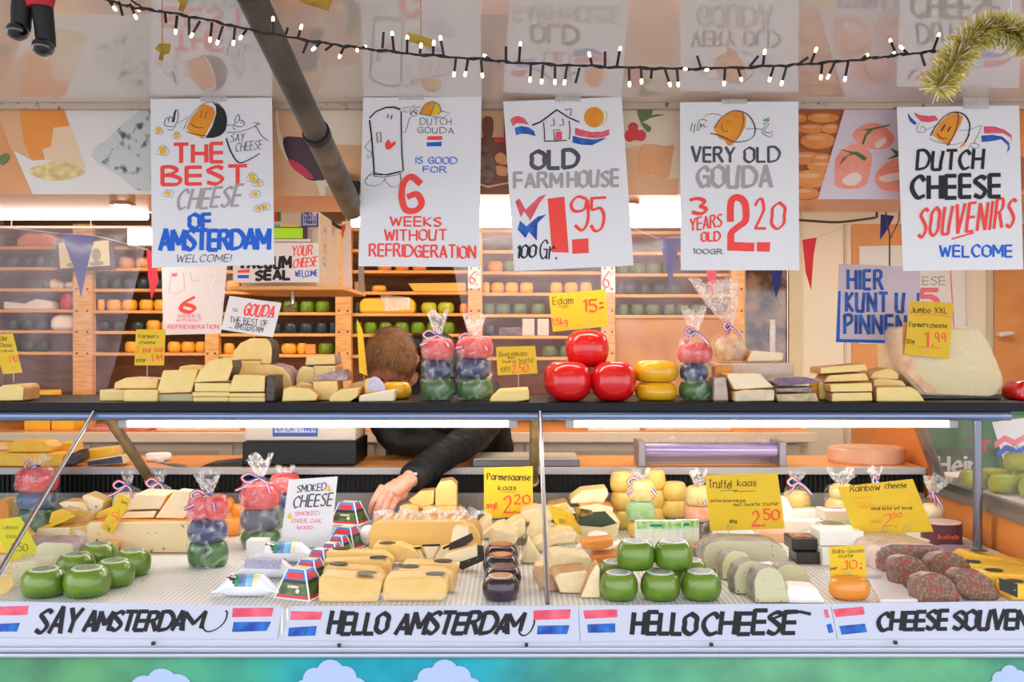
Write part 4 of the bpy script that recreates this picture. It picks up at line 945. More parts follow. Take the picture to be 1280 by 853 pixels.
# ---------------------------------------------------------------- cards on the upper shelf
def cA(mb, c):
    write(mb, c, 'Edam', 691, 372, 716, 381, .9, K, 1); ribbon(mb, [(697, 384), (710, 382), (702, 385.5), (712, 384.5)], .5, c, K, .0009)
    write(mb, c, '15', 729, 375, 746, 390, 1.9, RED, 1); fill(mb, c, [(749, 378), (754, 377.5), (754, 380), (749, 380.5)], RED); fill(mb, c, [(749, 384), (755, 383), (755, 385.5), (749, 386.5)], RED)
    write(mb, c, '1,5kg', 690, 398, 709, 406, 1.3, RED, 0)
price_card('yellow card reading Edam 15 above the red balls', [(686, 368), (757, 362), (760, 408), (691, 415)], 2.98, cA, [(737, 408, 420)])
def cB(mb, c):
    write(mb, c, 'Boerenkaas', 624, 440, 659, 446, .7, K, 1); write(mb, c, 'met', 635, 445, 644, 449, .6, K); write(mb, c, 'zwarte', 628, 450, 645, 454, .6, K); write(mb, c, 'truffel', 648, 448, 666, 455, .6, K, 1)
    write(mb, c, '100g', 626, 460, 637, 466, .6, K, 3); write(mb, c, '2,50', 640, 457, 660, 467, 1.3, RED, 2)
price_card('yellow boerenkaas truffle card at 2,50 between bags and edam', [(620, 434), (669, 432.5), (672, 467), (622, 469.5)], 2.90, cB, [(648, 468, 488)])
def cC(mb, c):
    write(mb, c, 'Farmers', 173, 418, 198, 423, .7, K); write(mb, c, 'cheese', 174, 426, 194, 430, .7, K); write(mb, c, '2 jaar oud', 171, 434, 203, 441, .8, RED, 1)
    write(mb, c, '100gr', 170, 449, 182, 453, .7, K, 1); write(mb, c, '1,99', 189, 444, 203, 452, 1.0, RED, 1)
price_card('yellow farmers cheese card at 1,99 above the flat pale slices', [(170, 412), (207, 412), (205, 457), (168, 457)], 2.92, cC, [(184, 455, 471)])
def cD(mb, c):
    write(mb, c, 'Old', 0, 421, 8, 426, .7, K); write(mb, c, 'Classic', 0, 429, 16, 434, .6, K); write(mb, c, 'g. jar oud', 1, 437, 16, 440, .5, K); write(mb, c, '1,93', 11, 445, 22, 453, .9, RED, 1)
price_card('tilted olive yellow card cut off at the shelf end', [(-12, 419), (16, 417), (28, 466), (4, 468)], 2.86, cD, [(17, 464, 478)])
def cE(mb, c):
    write(mb, c, 'Jumbo XXL', 1139, 384, 1184, 391, .9, K, -1); ribbon(mb, [(1144, 395), (1160, 393), (1188, 396)], .8, c, RED, .0009); write(mb, c, 'Farmers', 1137, 403, 1160, 409, .8, K); write(mb, c, 'cheese', 1162, 404, 1184, 410, .8, K)
    write(mb, c, '1.', 1155, 416, 1166, 433, 1.8, RED); write(mb, c, '99', 1168, 416, 1182, 428, 1.5, RED); ribbon(mb, [(1146, 434), (1160, 434), (1176, 436)], 1.0, c, RED, .0009); write(mb, c, '100gr', 1133, 424, 1144, 430, .7, K)
price_card('yellow jumbo XXL farmers cheese card at 1.99 on the huge wedge', [(1138, 376), (1192, 379), (1186, 449), (1130, 443)], 2.925, cE, [(1157, 443, 450)])
price_card('yellow card seen edge-on beside the bowed man', [(446, 399), (453, 413), (459, 470), (449, 466)], [2.86, 2.96, 2.96, 2.86], lambda mb, c: None, [(455, 462, 480)])
def cG(mb, c):
    write(mb, c, 'GOUDA', 304, 380, 341, 394, 2.0, RED, -3, .3); write(mb, c, 'THE BEST OF', 287, 396, 334, 403, .9, K, -5, .1); write(mb, c, 'AMSTERDAM', 293, 404, 328, 411, .8, K, -5, .2); ribbon(mb, [(291, 386), (297, 387)], 1.1, c, RED, .0009); ribbon(mb, [(291, 388.5), (297, 389.5)], 1.1, c, BLU, .0009); ribbon(mb, [(333, 396), (341, 397)], .9, c, BLU, .0009); ribbon(mb, [(286, 409.5), (290, 410)], 1.0, c, BLU, .0009); ribbon(mb, [(305, 412), (312, 413)], 1.0, c, BLU, .0009)
sign('small_sign', 'small tilted white sign lettered GOUDA THE BEST OF AMSTERDAM', 'sign', [(287, 370), (352, 379), (341, 422), (276, 412)], 3.0, cG)
b = MB(); p = P(318, 417, 3.001); b.tube([(p.x, p.y, p.z - .022), (p.x, p.y, p.z)], .0012, 6); b.build('sign_holder', mat('clear_holder', (206, 204, 190), .2), COL.objects['small_sign'] if 'small_sign' in COL.objects else None, smooth=False)
_h = COL.objects[-1]; _h.parent = None
_s = [o for o in COL.objects if o.name.startswith('small_sign')][0]; _h.parent = _s; _h.matrix_parent_inverse = Matrix.Translation(-_s.location)

# ---------------------------------------------------------------- goods on the deck: far end with the green goudas
g = 'cheese pieces in the counter'
def dk(label, poly, d, face=None, side=None, yb=None, zl=0.0, **k):
    yb = yb or max(p[1] for p in poly)
    return cut(k.pop('name', 'cheese_piece'), label, poly, k.pop('Y', None) or ydeck(yb), d, face or C_pale, side or C_rind, z=DECK + zl, group=k.pop('group', g), **k)
CAPg = [mat('pale_green_label', (196, 214, 178), .4), mat('label_print_green', (70, 84, 74), .4, (176, 196, 166), 120)]
CAPw = [mat('pale_label', (214, 220, 214), .35), mat('label_print_grey', (120, 138, 134), .35, (200, 206, 204), 120)]
gg = 'green goudas at the counter end'
for (x, y, w, h, lab) in ((55, 752, 54, 33, 'front corner nearest the truffle wedge'), (109, 752, 57, 34, 'front row beside the open grid'), (143, 738.5, 49, 31, 'second row behind the front one'), (95, 727, 47, 28, 'middle of the back row'), (123, 714, 46, 28, 'by the orange wrapped piece'), (166, 724, 44, 30, 'under the herb block')):
    wheel(x, y, w, h, W_grn, 'small green gouda at the SAY AMSTERDAM strip, %s' % lab, 'green_gouda', 'cheese', gg, cap=CAPg)
g7 = 'pile of green goudas at the HELLO CHEESE strip'
for (x, y, w, h, l, lab) in ((773.5, 755.5, 48, 33, 0, 'front row, nearest the narrow rind wedge'), (825.5, 755.5, 50, 33, 0, 'front row, middle one'), (876, 755.5, 51, 34, 0, 'front row, nearest the grey wedges'), (769, 738, 45, 30, 0, 'back row beside the parmesan'), (862, 736, 44, 30, 0, 'back row, mostly hidden behind the top two'),
                             (794.5, 748, 49, 35, .058, 'upper layer, nearer the parmesan'), (841.5, 748, 49, 35, .058, 'upper layer, nearer the grey wedges')):
    wheel(x, y, w, h, W_grn, 'green gouda of the seven-pile, %s' % lab, 'green_gouda', 'cheese', g7, cap=CAPw, lift=l)
gk = 'black waxed cheeses in a row'
CB = [[mat('cap_gold_red', (206, 190, 160), .35), mat('cap_print_olive', (150, 150, 70), .35, (206, 80, 70), 40)], [mat('cap_plum', (120, 76, 74), .35), mat('cap_print_pink', (90, 50, 54), .35, (220, 120, 130), 30, vein=(.6, .64))], [mat('cap_copper', (168, 98, 66), .3), mat('cap_print_copper', (186, 116, 84), .3, (206, 150, 120), 60)], [mat('cap_copper', (168, 98, 66), .3), mat('cap_print_brown', (140, 84, 66), .3, (180, 110, 90), 60)]]
for n, (x, y, w, h) in enumerate(((626, 755.5, 47, 29), (629, 741, 46, 27), (626, 726, 45, 27), (627, 711, 43, 25))):
    wheel(x, y, w, h, W_blk, 'black waxed small cheese, %s from the front with %s cap' % (ORD[n], ('red and olive', 'plum', 'copper', 'brown copper')[n]), 'waxed_cheese', 'cheese', gk, cap=CB[n])
wheel(1061.5, 755, 51, 26, W_or, 'small shiny orange cheese under the baby gouda card', 'orange_cheese', 'cheese', None, sq=.8)

dk('big block of herb gouda with orange rind behind the green goudas', [(108, 692), (108, 658), (112, 653), (238, 653), (240, 692)], .24, C_herb, C_orind, name='gouda_block')
zb = DECK + 39 * 2.757 / F - DECK
dk('lower pale slice lying on the herb gouda block', [(150, 652), (158, 643), (196, 642), (192, 651)], .12, C_cream, C_rind, yb=692, Y=2.80, zl=zb)
dk('upper pale slice with orange edge lying on the herb gouda block', [(157, 641), (170, 620), (209, 622), (200, 640)], .10, C_cream, C_orind, Y=2.81, zl=zb + .024, sides=[2])
dk('upright pale slice leaning on the herb gouda block behind the front gift bag', [(193, 651), (216, 619), (226, 615), (240, 617), (247, 622), (242, 634), (230, 652)], .03, C_cream, C_orind, Y=2.80, zl=zb, sides=[3, 4])
dk('salmon orange wrapped piece behind the green goudas', [(105, 693), (106, 680), (124, 673), (140, 674), (138, 688)], .06, mat('salmon_wrap', (240, 130, 84), .35, (250, 170, 130), 40), C_rind, yb=700)
dk('grey-green truffle cheese half with lilac film on its back', [(42, 718), (45, 688), (54, 683), (88, 684), (92, 694), (90, 708), (70, 713)], .10, C_truf, C_purp, yb=713.5, sides=[1, 2, 3], film_=True)
dk('film wrapped wedge at the edge beside the green goudas', [(12, 731), (16, 700), (42, 697), (48, 704), (30, 728), (24, 732)], .09, C_truf, C_film, yb=736)
dk('cut-off film wrapped wedge nearest the counter end', [(-16, 746), (-16, 720), (14, 721), (18, 732), (6, 744)], .09, C_gold, C_film, yb=747)
gp = 'small branded cheese wedges piled at the counter end'
M_lab = mat('tricolour_label', (240, 236, 226), .4, (190, 70, 70), 60, vein=(.6, .64)); M_ov = mat('black_oval_label', (40, 34, 30), .35, (150, 130, 100), 120, vein=(.66, .7))
def labelled(o, c, rx, ry, m, name='oval_label', rot=0.0):
    """oval paper label lying on the upper face of piece o; c: local point on top."""
    b = MB(); pts = []
    for i in range(20):
        a = 2 * math.pi * i / 20; x, y = rx * math.cos(a), ry * math.sin(a)
        pts.append((c[0] + x * math.cos(rot) - y * math.sin(rot), c[1] + x * math.sin(rot) + y * math.cos(rot), c[2] + .0008))
    b.prism(pts, (0, 0, -.0006)); b.build(name, m, o, smooth=False)
for n, (p, Y, zl, lab) in enumerate((([(60, 655), (64, 641), (76, 637), (90, 641), (88, 655)], 2.95, .02, 'rounded wedge below the red ribbon bag'), ([(72, 630), (80, 627), (104, 628), (110, 640), (96, 646), (80, 636)], 3.02, .05, 'wedge with tricolour label lying across the top'), ([(102, 621), (108, 618), (130, 627), (128, 636), (112, 650), (110, 646)], 3.04, .06, 'upright wedge with tricolour label on its side'),
                                     ([(82, 656), (86, 643), (112, 645), (112, 656)], 2.92, .02, 'flat-fronted wedge in the middle of the pile'), ([(44, 672), (46, 661), (88, 660), (88, 671)], 2.85, .0, 'long low wrapped slab at the foot of the pile'), ([(87, 676), (88, 660), (110, 657), (112, 674)], 2.84, .0, 'low wrapped slab with dark stamp at the foot'), ([(116, 650), (124, 640), (140, 634), (144, 646)], 2.95, .05, 'wedge half hidden behind the slanted yellow card'),
                                     ([(-10, 700), (-8, 672), (14, 664), (30, 680), (24, 700)], 2.75, 0, 'orange yellow chunk below the dark olive card'), ([(-10, 640), (-10, 628), (6, 624), (12, 634), (12, 650), (-10, 652)], 3.12, .0, 'tan rinded cheese at the counter end behind the bag'))):
    zl = max(0, P(0, max(q[1] for q in p), Y).z - DECK)
    o = dk('small yellow wedge, ' + lab, p, .07, [C_yell, C_cream, C_cream, C_gold, C_cream, C_gold, C_yell, C_yell, C_orange][n], C_gold, Y=Y, zl=zl, group=gp, name='cheese_wedge')
    if n in (1, 2, 5):
        cx = sum(q[0] for q in p) / len(p); cy = sum(q[1] for q in p) / len(p); zc = P(cx, cy, Y); dz = min(P(*q, Y).z for q in p)
        b = MB(); b.prism([(P(q[0], q[1], Y).x - o.location.x, -.0012, P(q[0], q[1], Y).z - dz) for q in ellipse(cx, cy, 8, 3.4, 16, .3)], (0, .0008, 0)); b.build('printed_label', M_lab, o, smooth=False)

def cH(mb, c):
    for (t, x, y) in (('Jong', 151, 624), ('2', 147, 636)): write(mb, c, t, x, y, x + (8 if len(t) > 1 else 3), y + 5, .5, K, -3)
    write(mb, c, '5', 140, 641, 147, 653, 1.0, RED); write(mb, c, '99', 143, 645, 150, 651, .5, RED); write(mb, c, '7gr', 131, 656, 138, 662, .5, K, -3)
price_card('slanted yellow card stuck into the herb gouda block', [(149, 617), (164, 624), (140, 668), (126, 660)], 2.74, cH, [(138, 660, 668)])
def cI(mb, c):
    write(mb, c, 'Limited', 4, 657, 22, 662, .5, K); write(mb, c, 'kaas', 8, 668, 20, 673, .5, K); write(mb, c, '2,50', 14, 680, 34, 689, .8, K); ribbon(mb, [(28, 695), (31, 698), (27, 700)], .6, c, K, .0009)
price_card('dark olive card standing among the wedges beside the chrome rod', [(-10, 651), (25, 646), (50, 691), (12, 703)], 2.66, cI, [(30, 697, 722)], m=mat('olive_card', (206, 196, 30), .6))
b = MB(); b.prism([P(50, 660, 2.86), P(92, 643, 2.86), P(94, 646, 2.86), P(56, 663, 2.86)], (0, .05, 0)); tag(b.build('paper_card', M_card, None, smooth=False, org=P(70, 660, 2.86)), 'folded yellow paper lying in the branded wedges', 'price card')

# gift bags in the counter
gd = 'tied gift bags in the counter'
cheese_bag('gift bag with red, blue and green cheeses standing alone on the open grid', 260, 714, 50, [(W_dgrn, 30, .95, W_dgrn), (W_blue, 28, .98, None), (W_rd2, 30, .98, W_rd2)], 625, 599, DECK, gd, tails=.9)
cheese_bag('gift bag with red, grey and green cheeses beside the SMOKED CHEESE sign', 325, 690, 50, [(W_dgrn, 22, .98, None), (mat('slate_wax', (96, 100, 114), .3), 26, .95, None), (W_rd2, 32, 1.0, None)], 603, 577, DECK, gd, tails=1.0)
cheese_bag('red-topped gift bag half hidden behind the SMOKED CHEESE sign', 356, 664, 38, [(W_dgrn, 22, .98, None), (W_blue, 22, .9, None), (W_rd2, 24, 1.0, None)], 602, 590, DECK, gd, tails=0)
cheese_bag('red-topped gift bag behind the chrome rod at the counter end', 46, 668, 52, [(W_dgrn, 26, .98, None), (mat('steel_blue_wax', (84, 104, 140), .3), 22, .9, None), (W_rd2, 30, 1.0, None)], 588, 578, DECK, gd, tails=.5)
pal = mat('cream_mini_cheese', (238, 218, 170), .4)
cheese_bag('pale gift bag with curled ribbon behind the slanted yellow card', 160, 667, 36, [(pal, 24, 1, None), (pal, 22, 1, None)], 610, 597, DECK, gd, tails=1.0, flare=.35)
cheese_bag('pale gift bag tied with bow below the brass tube', 200, 667, 34, [(pal, 24, 1, None), (pal, 24, 1, None)], 607, 596, DECK, gd, tails=1.0, flare=.35)
for n, (x, y, w, h, l, lab) in enumerate(((254, 664, 24, 22, .05, 'topmost by the clear bag knot'), (280, 664, 26, 20, .0, 'lower front by the two bags'), (281, 662, 24, 20, .045, 'middle of the small stack'), (300, 662, 22, 18, .03, 'beside the tall gift bag'), (290, 672, 24, 22, 0, 'lowest, close to the grid'))):
    wheel(x, y, w, h, W_or, 'orange-yellow mini gouda between the two gift bags, %s' % lab, 'mini_gouda', 'cheese', 'orange mini goudas between the gift bags', lift=l)

# smoked cheese sign, rolls and little pyramid packs
def cS(mb, c):
    write(mb, c, 'SMOKED', 371, 607, 407, 616, 1.3, K, 3, .15); write(mb, c, 'CHEESE', 366, 620, 414, 635, 1.8, DGR, 3, .2); write(mb, c, 'SMOKED', 369, 640, 399, 645, .9, PNK, 1); write(mb, c, 'OVER OAK', 365, 649, 402, 654, .9, PNK, 0); write(mb, c, 'WOOD', 371, 658, 391, 662, .9, PNK, 0)
    for (x, y) in ((412, 611), (363, 645)): fill(mb, c, [(x - 4, y + 3), (x - 1, y - 5), (x + 1, y + 1), (x + 4, y + 2), (x, y + 4)], YEL)
sign('smoked_cheese_sign', 'white tilted sign lettered SMOKED CHEESE SMOKED OVER OAK WOOD', 'sign', [(361, 600), (422, 596), (413, 682), (349, 690)], 2.78, cS, th=.002)
def roll(px, py, w, h, lab, kind, rz=0.0):
    Y = ydeck(py); k = Y / F; L = w * k; r = h * k * .5
    t = thing('smoked_cheese_roll', lab, 'smoked cheese', (P(px, py, Y).x, Y + r, DECK + r * 1.06 + .001), 'smoked cheese rolls in white film', rz)
    mb = MB(); rings = []
    for i, (x, q, fl) in enumerate(((-.5, .55, .25), (-.44, .62, .35), (-.34, .86, .75), (-.27, 1, 1), (0, 1.02, 1), (.22, 1, 1), (.30, .86, .8), (.40, .66, .4), (.5, .6, .25))):
        rings.append([(x * L, r * q * math.cos(2 * math.pi * j / 20) * (1 + .05 * math.sin(j * 3 + i)), r * q * fl * math.sin(2 * math.pi * j / 20) - r * (1 - fl) * .75) for j in range(20)])
    mb.loft(rings); mb.build('wrapped_roll', mat('white_roll_film', (226, 230, 238), .22, (246, 246, 250), 24, bump=.25), t)
    def band(x0, x1, m, nm, a0=-.4, a1=2.6):
        b = MB(); V = []; n = 14
        for i in range(n + 1):
            a = math.pi + a0 - (a1 - a0) * i / n + .3
            for x in (x0, x1): V.append((x * L, r * 1.035 * math.cos(a), r * 1.035 * math.sin(a)))
        b.add(V, [(2 * i, 2 * i + 1, 2 * i + 3, 2 * i + 2) for i in range(n)]); b.build(nm, m, t)
    if kind == 'print':
        for x0, x1, m, nm in ((-.27, -.15, mat('cow_print', (244, 242, 240), .35, (70, 40, 44), 60, vein=(.5, .54)), 'cow_print'), (-.15, -.10, mat('green_band', (40, 150, 90), .35), 'green_band'), (-.10, .0, mat('blue_print', (110, 150, 200), .35, (60, 90, 110), 60), 'blue_print'), (.0, .10, mat('sky_band', (60, 160, 220), .35, (150, 206, 240), 30, stretch=(8, 1, 1)), 'sky_band'), (.10, .17, mat('yellow_crest', (236, 220, 60), .35, (240, 236, 220), 60), 'crest')):
            band(x0, x1, m, nm)
    elif kind == 'back':
        band(-.30, .25, mat('lilac_back_label', (150, 146, 178), .4, (196, 196, 216), 160, stretch=(3, 1, 1)), 'back_label')
    return t
roll(306, 750, 88, 27, 'front smoked cheese roll with cow and blue printed band', 'print')
roll(331, 726, 86, 24, 'second smoked cheese roll, lilac back label showing', 'back', -.1)
roll(354, 707, 88, 25, 'third smoked cheese roll with cow and blue printed band', 'print')
roll(373, 689, 70, 20, 'plain fourth smoked cheese roll behind the printed ones', 'none', .1)
roll(370, 678, 66, 18, 'rear smoked cheese roll with dotted print against the sign', 'print')
b = MB(); o3 = P(320, 700, ydeck(700)); b.box((-.028, 0, 0), (.028, .05, .052)); o = b.build('white_carton', M_white, None, smooth=False, bevel=.001); o.location = (o3.x, o3.y, DECK + .0008); tag(o, 'plain white carton end beside the third smoked roll', 'carton')
PK = [mat('pack_white_tray', (240, 240, 244), .3), mat('pack_meadow', (96, 130, 56), .35, (60, 74, 50), 50), mat('pack_red', (220, 52, 50), .35), mat('pack_blue', (70, 130, 210), .35), mat('pack_lid', (206, 196, 120), .35, (236, 230, 216), 60), mat('pack_dark', (40, 44, 50), .4)]
def pyramid(px, py, w, h, lab, rz=0.0, lift=0.0):
    Y = ydeck(py); k = Y / F; a = w * k * .5; hh = h * k
    t = thing('pyramid_cheese_pack', lab, 'cheese pack', (P(px, py, Y).x, Y + a * .85, DECK + lift + .0008), 'little pyramid cheese packs', rz)
    b = MB(); b.box((-a, -a * .8, 0), (a, a * .8, .004)); b.build('tray', PK[0], t, smooth=False, bevel=.0015)
    b = MB(); q = .86; lv = [(0, .92), (.10, .87), (.52, .70), (.64, .65), (.80, .57), (1, .46)]
    rg = [[(sx * a * s, sy * a * .8 * s, .004 + (hh - .004) * z) for sx, sy in ((-1, -1), (1, -1), (1, 1), (-1, 1))] for z, s in lv]
    for i, mi in enumerate((2, 1, 5, 3, 3)): b.loft(rg[i:i + 2], mi, False)
    b.add(rg[-1], [(0, 1, 2, 3)], 4)
    b.build('printed_body', PK, t, smooth=False)
    for i, (sx, sy) in enumerate(((-1, -1), (1, -1), (1, 1), (-1, 1))):
        b = MB(); b.tube([(sx * a * .93, sy * a * .8 * .93, .004), (sx * a * .47, sy * a * .8 * .47, hh)], .0022, 5); b.build('corner_seam', PK[0], t)
    b = MB(); b.sphere((a * .25, -a * .8 * .83, hh * .30), .0055, 8, 6); b.build('white_goat_print', PK[0], t)
    b = MB(); zz = lambda f: .004 + (hh - .004) * f; b.prism([(-a * .42, -a * .8 * .645 - .001, zz(.68)), (a * .42, -a * .8 * .645 - .001, zz(.68)), (a * .40, -a * .8 * .53 - .001, zz(.90)), (-a * .40, -a * .8 * .53 - .001, zz(.90))], (0, .0015, 0)); b.build('red_brand_patch', PK[2], t, smooth=False)
    b = MB(); b.prism([(a * .645 + .001, -a * .30, zz(.68)), (a * .645 + .001, a * .30, zz(.68)), (a * .53 + .001, a * .28, zz(.90)), (a * .53 + .001, -a * .28, zz(.90))], (-.0015, 0, 0)); b.build('red_brand_patch', PK[2], t, smooth=False)
    b = MB(); b.box((-a * .30, -a * .8 * .8 - .001, zz(.36)), (a * .30, -a * .8 * .7, zz(.46))); b.build('pale_print_line', PK[4], t, smooth=False)
    return t
for (x, y, w, h, rz, l, lab) in ((371, 752, 54, 36, -.35, 0, 'front one at the gap between the lettered strips'), (384, 733, 42, 30, -.35, 0, 'second from the front'), (397, 716, 36, 26, -.35, 0, 'third from the front'), (412, 705, 32, 23, -.35, 0, 'fourth from the front'), (421, 697, 32, 24, -.35, 0, 'fifth from the front'), (430, 688, 42, 26, -.35, 0, 'lower one under the topmost'), (434, 676, 42, 27, -.3, .045, 'topmost one beside the hand')):
    pyramid(x, y, w, h, 'pyramid pack with red and blue print, %s' % lab, rz, l)
b = MB(); b.sphere((0, 0, .0312), .03, 16, 10, 0, (1.0, .8, 1.0)); o = b.build('white_netted_cheese', C_white, None); o.location = (P(461, 690, 2.86).x, 2.86, DECK); tag(o, 'white rounded cheese behind the pyramid packs', 'cheese')

# old cheese wedges with black oval labels
go = 'aged wedges with black oval labels'
def aged(label, poly, d, lx, ly, yb, zl=0.0, side=None, rot=0.0, dx=.0, shrink=.8):
    o = dk(label, poly, d, C_gold, side or C_gold, yb=yb, zl=zl, group=go, bevel=.008, dx=dx, name='aged_cheese_wedge', film_=False, shrink=1.0)
    Y = o.location.y; top = max(P(x, y, Y).z for x, y in poly) - min(P(x, y, Y).z for x, y in poly)
    labelled(o, (P(lx, 0, Y).x - o.location.x, .032 if ly is None else ly, top), .024, .019, M_ov)
    fb = MB(); xs = [P(x, 0, Y).x - o.location.x for x, y in poly]; fb.box((min(xs) - .003, -.004, .001), (max(xs) + .012, .002, .022)); fb.build('film_seam', C_film, o, bevel=.002)
    return o
aged('aged wedge in front behind the HELLO strip, label at its inner end', [(398, 754), (398, 724), (402, 721), (472, 726), (478, 730), (472, 754)], .075, 456, None, 754)
aged('aged wedge in front next to the black waxed cheeses side', [(477, 753), (478, 730), (484, 723), (548, 722), (560, 728), (559, 746), (552, 753)], .075, 543, None, 753, rot=.1)
aged('aged wedge in the near stack, second from the front', [(402, 730), (403, 709), (410, 706), (470, 711), (482, 722), (481, 730)], .06, 420, None, 733)
aged('aged wedge in the near stack, third with label at the film edge', [(400, 722), (402, 703), (476, 700), (486, 706), (488, 722)], .05, 472, .02, 724, .005)
aged('aged wedge in the near stack, rearmost with stamp at the packs side', [(404, 715), (406, 696), (412, 694), (480, 697), (492, 706), (491, 715)], .05, 424, .03, 715, .01)
aged('aged wedge with stepped end behind the front one', [(492, 740), (494, 716), (500, 711), (552, 713), (566, 720), (570, 740)], .06, 510, .035, 742)
aged('aged long slanted wedge before the little triangle packs', [(500, 728), (503, 705), (560, 706), (573, 712), (571, 728)], .06, 553, .03, 728, .0)
aged('aged wedge leaning on the big half wheel', [(465, 707), (466, 688), (472, 685), (500, 685), (520, 694), (526, 704), (524, 708)], .05, 483, .02, 709, .01)

# the big half wheel in front of the hand
dk('big half wheel of golden cheese with smooth cut face', [(461, 696), (461, 668), (465, 656), (474, 652), (578, 652), (592, 657), (600, 668), (602, 684), (600, 696)], .13, mat('half_wheel_face', (236, 192, 112), .4, (226, 178, 96), 6), C_rind, yb=695.6, bevel=.006, name='half_cheese')
hw = COL.objects[-1]
b = MB(); hz_ = 43.6 * 2.72 / F
for i in range(26):
    x0 = -.15 + i * .0118; rr_ = random.Random(i); b.tube([(x0, .002, hz_ + .001), (x0 + rr_.uniform(-.02, .03), .05, hz_ + rr_.uniform(.006, .016)), (x0 + rr_.uniform(-.02, .03), .10, hz_ + rr_.uniform(.006, .018)), (x0, .13, hz_ + .002)], [.002, .007, .007, .002], 5)
b.build('crumpled_film', film('crumple', (255, 255, 255), .08, .5, 40, .12), hw)
gw = 'black cartons of triangle cheese'
def carton(label, poly, Y, d, black, lift=0.0, lean=0.0):
    o = dk(label, poly, d, C_cream, C_gold, Y=Y, zl=lift, group=gw, name='triangle_cheese_carton', bevel=.003)
    b = MB(); b.prism([P(x, y, Y - .002) - Vector((o.location.x, Y, 0)) - Vector((0, 0, min(P(*q, Y).z for q in poly))) for x, y in black], (0, .0016, 0)); b.build('black_carton_band', mat('black_carton', (34, 30, 30), .4, (150, 150, 60), 70, vein=(.7, .74)), o, smooth=False)
    return o
carton('small triangle cheese, long one at the side of the row by the aged wedge', [(498, 686), (502, 684), (524, 682), (532, 702), (520, 703)], ydeck(706), .03, [(498, 688), (500, 684), (526, 681), (527, 684), (503, 687)])
carton('small triangle cheese standing tip down in the middle of the row', [(528, 682), (549, 680), (540, 703), (536, 704)], ydeck(707) + .01, .03, [(527, 682), (528, 679.5), (550, 678.5), (550, 681.5)])
carton('small triangle cheese leaning towards the black carton', [(544, 703), (544, 692), (551, 683), (562, 679), (560, 696), (550, 703)], ydeck(706), .03, [(553, 682), (562, 678), (562, 681), (554, 685)])
carton('triangle cheese in a tall black carton against the half wheel', [(563, 678), (566, 660), (570, 655), (586, 657), (586, 668), (574, 676)], ydeck(712) + .02, .03, [(560, 694), (562, 677), (590, 664), (592, 672), (578, 684)], .062)
carton('flat triangle cheese lying on its long black carton', [(553, 704), (558, 694), (596, 683), (598, 697), (580, 704)], ydeck(715) + .005, .04, [(574, 712), (575, 704), (597, 697), (597, 683), (604, 684), (606, 702), (578, 714)], .024)

# board with blocks behind the big half wheel
dk('round tan cheese carrying the golden blocks by the hand', [(498, 655), (498, 641), (504, 638), (572, 638), (576, 642), (576, 655)], .20, C_orind, C_rind, Y=2.98, zl=.028, name='round_cheese')
gz = 'golden blocks on the round cheese by the hand'
zt = .028 + 17 * 2.98 / F
dk('tall golden block with clipped corners standing highest', [(544, 634), (544, 606), (550, 596), (564, 594), (571, 600), (571, 630), (566, 634)], .07, C_gold, C_rind, Y=3.03, zl=zt, group=gz)
dk('golden block set on its corner beside the tall block', [(510, 620), (526, 608), (543, 607), (542, 624), (525, 632), (520, 629)], .06, C_gold, C_rind, Y=3.03, zl=zt + .005, group=gz)
dk('low golden block nearest the fingers', [(499, 636), (499, 627), (508, 625), (523, 627), (523, 636)], .06, C_gold, C_rind, Y=3.0, zl=zt, group=gz)
dk('flat golden slab under the tall block', [(527, 638), (529, 630), (571, 629), (570, 638)], .08, C_gold, C_rind, Y=3.0, zl=zt, group=gz, bevel=.002)

# parmesan heap
gm = 'parmesan chunks in the heap'
PARM = [([(605, 667), (598, 660), (605, 645), (615, 639), (616, 652), (611, 660)], 3.00, .05, .03, 'thin upright one in front of the parmesan card'), ([(602, 674), (603, 668), (622, 650), (632, 648), (628, 655), (612, 674)], 2.93, .06, .02, 'sloping one just below the parmesan card'),
        ([(608, 700), (611, 684), (614, 665), (644, 672), (646, 683), (642, 692), (632, 688)], 2.78, .10, .0, 'broad one beside the black cartons'), ([(626, 672), (632, 655), (650, 644), (657, 646), (657, 668), (646, 676)], 2.86, .09, .045, 'flat-faced one in the middle'),
        ([(650, 653), (652, 636), (668, 631), (684, 633), (694, 644), (690, 652), (676, 656)], 2.95, .10, .085, 'topmost rounded one near the chrome rod'), ([(657, 668), (659, 655), (682, 652), (696, 662), (700, 672), (684, 680), (670, 678)], 2.86, .10, .05, 'wide one under the topmost'),
        ([(668, 690), (684, 678), (704, 668), (722, 670), (718, 682), (692, 690), (676, 700)], 2.76, .10, .02, 'knobbly one behind the chrome rod'), ([(650, 717), (656, 704), (661, 682), (668, 694), (676, 712), (668, 718)], 2.62, .07, .0, 'small sail-shaped one beside the waxed cheeses'),
        ([(690, 703), (692, 692), (738, 692), (740, 703)], 2.63, .06, .062, 'long ribbed one at the back of the front stack'), ([(688, 712), (690, 694), (700, 692), (738, 697), (741, 704), (734, 716), (716, 721)], 2.45, .09, .058, 'upper one of the front stack'),
        ([(668, 724), (669, 710), (680, 708), (698, 716), (690, 728)], 2.44, .06, .044, 'small upper one behind the rod'), ([(664, 720), (672, 724), (696, 728), (698, 746), (688, 747), (672, 740)], 2.33, .06, .0, 'striped rind one at the foot of the chrome rod'),
        ([(692, 728), (698, 722), (736, 718), (734, 744), (728, 748), (700, 747)], 2.31, .09, .0, 'lower front block of the stack'), ([(725, 755), (738, 724), (746, 711), (750, 716), (751, 755)], 2.27, .06, .0, 'narrow pale rind wedge leaning by the green goudas')]
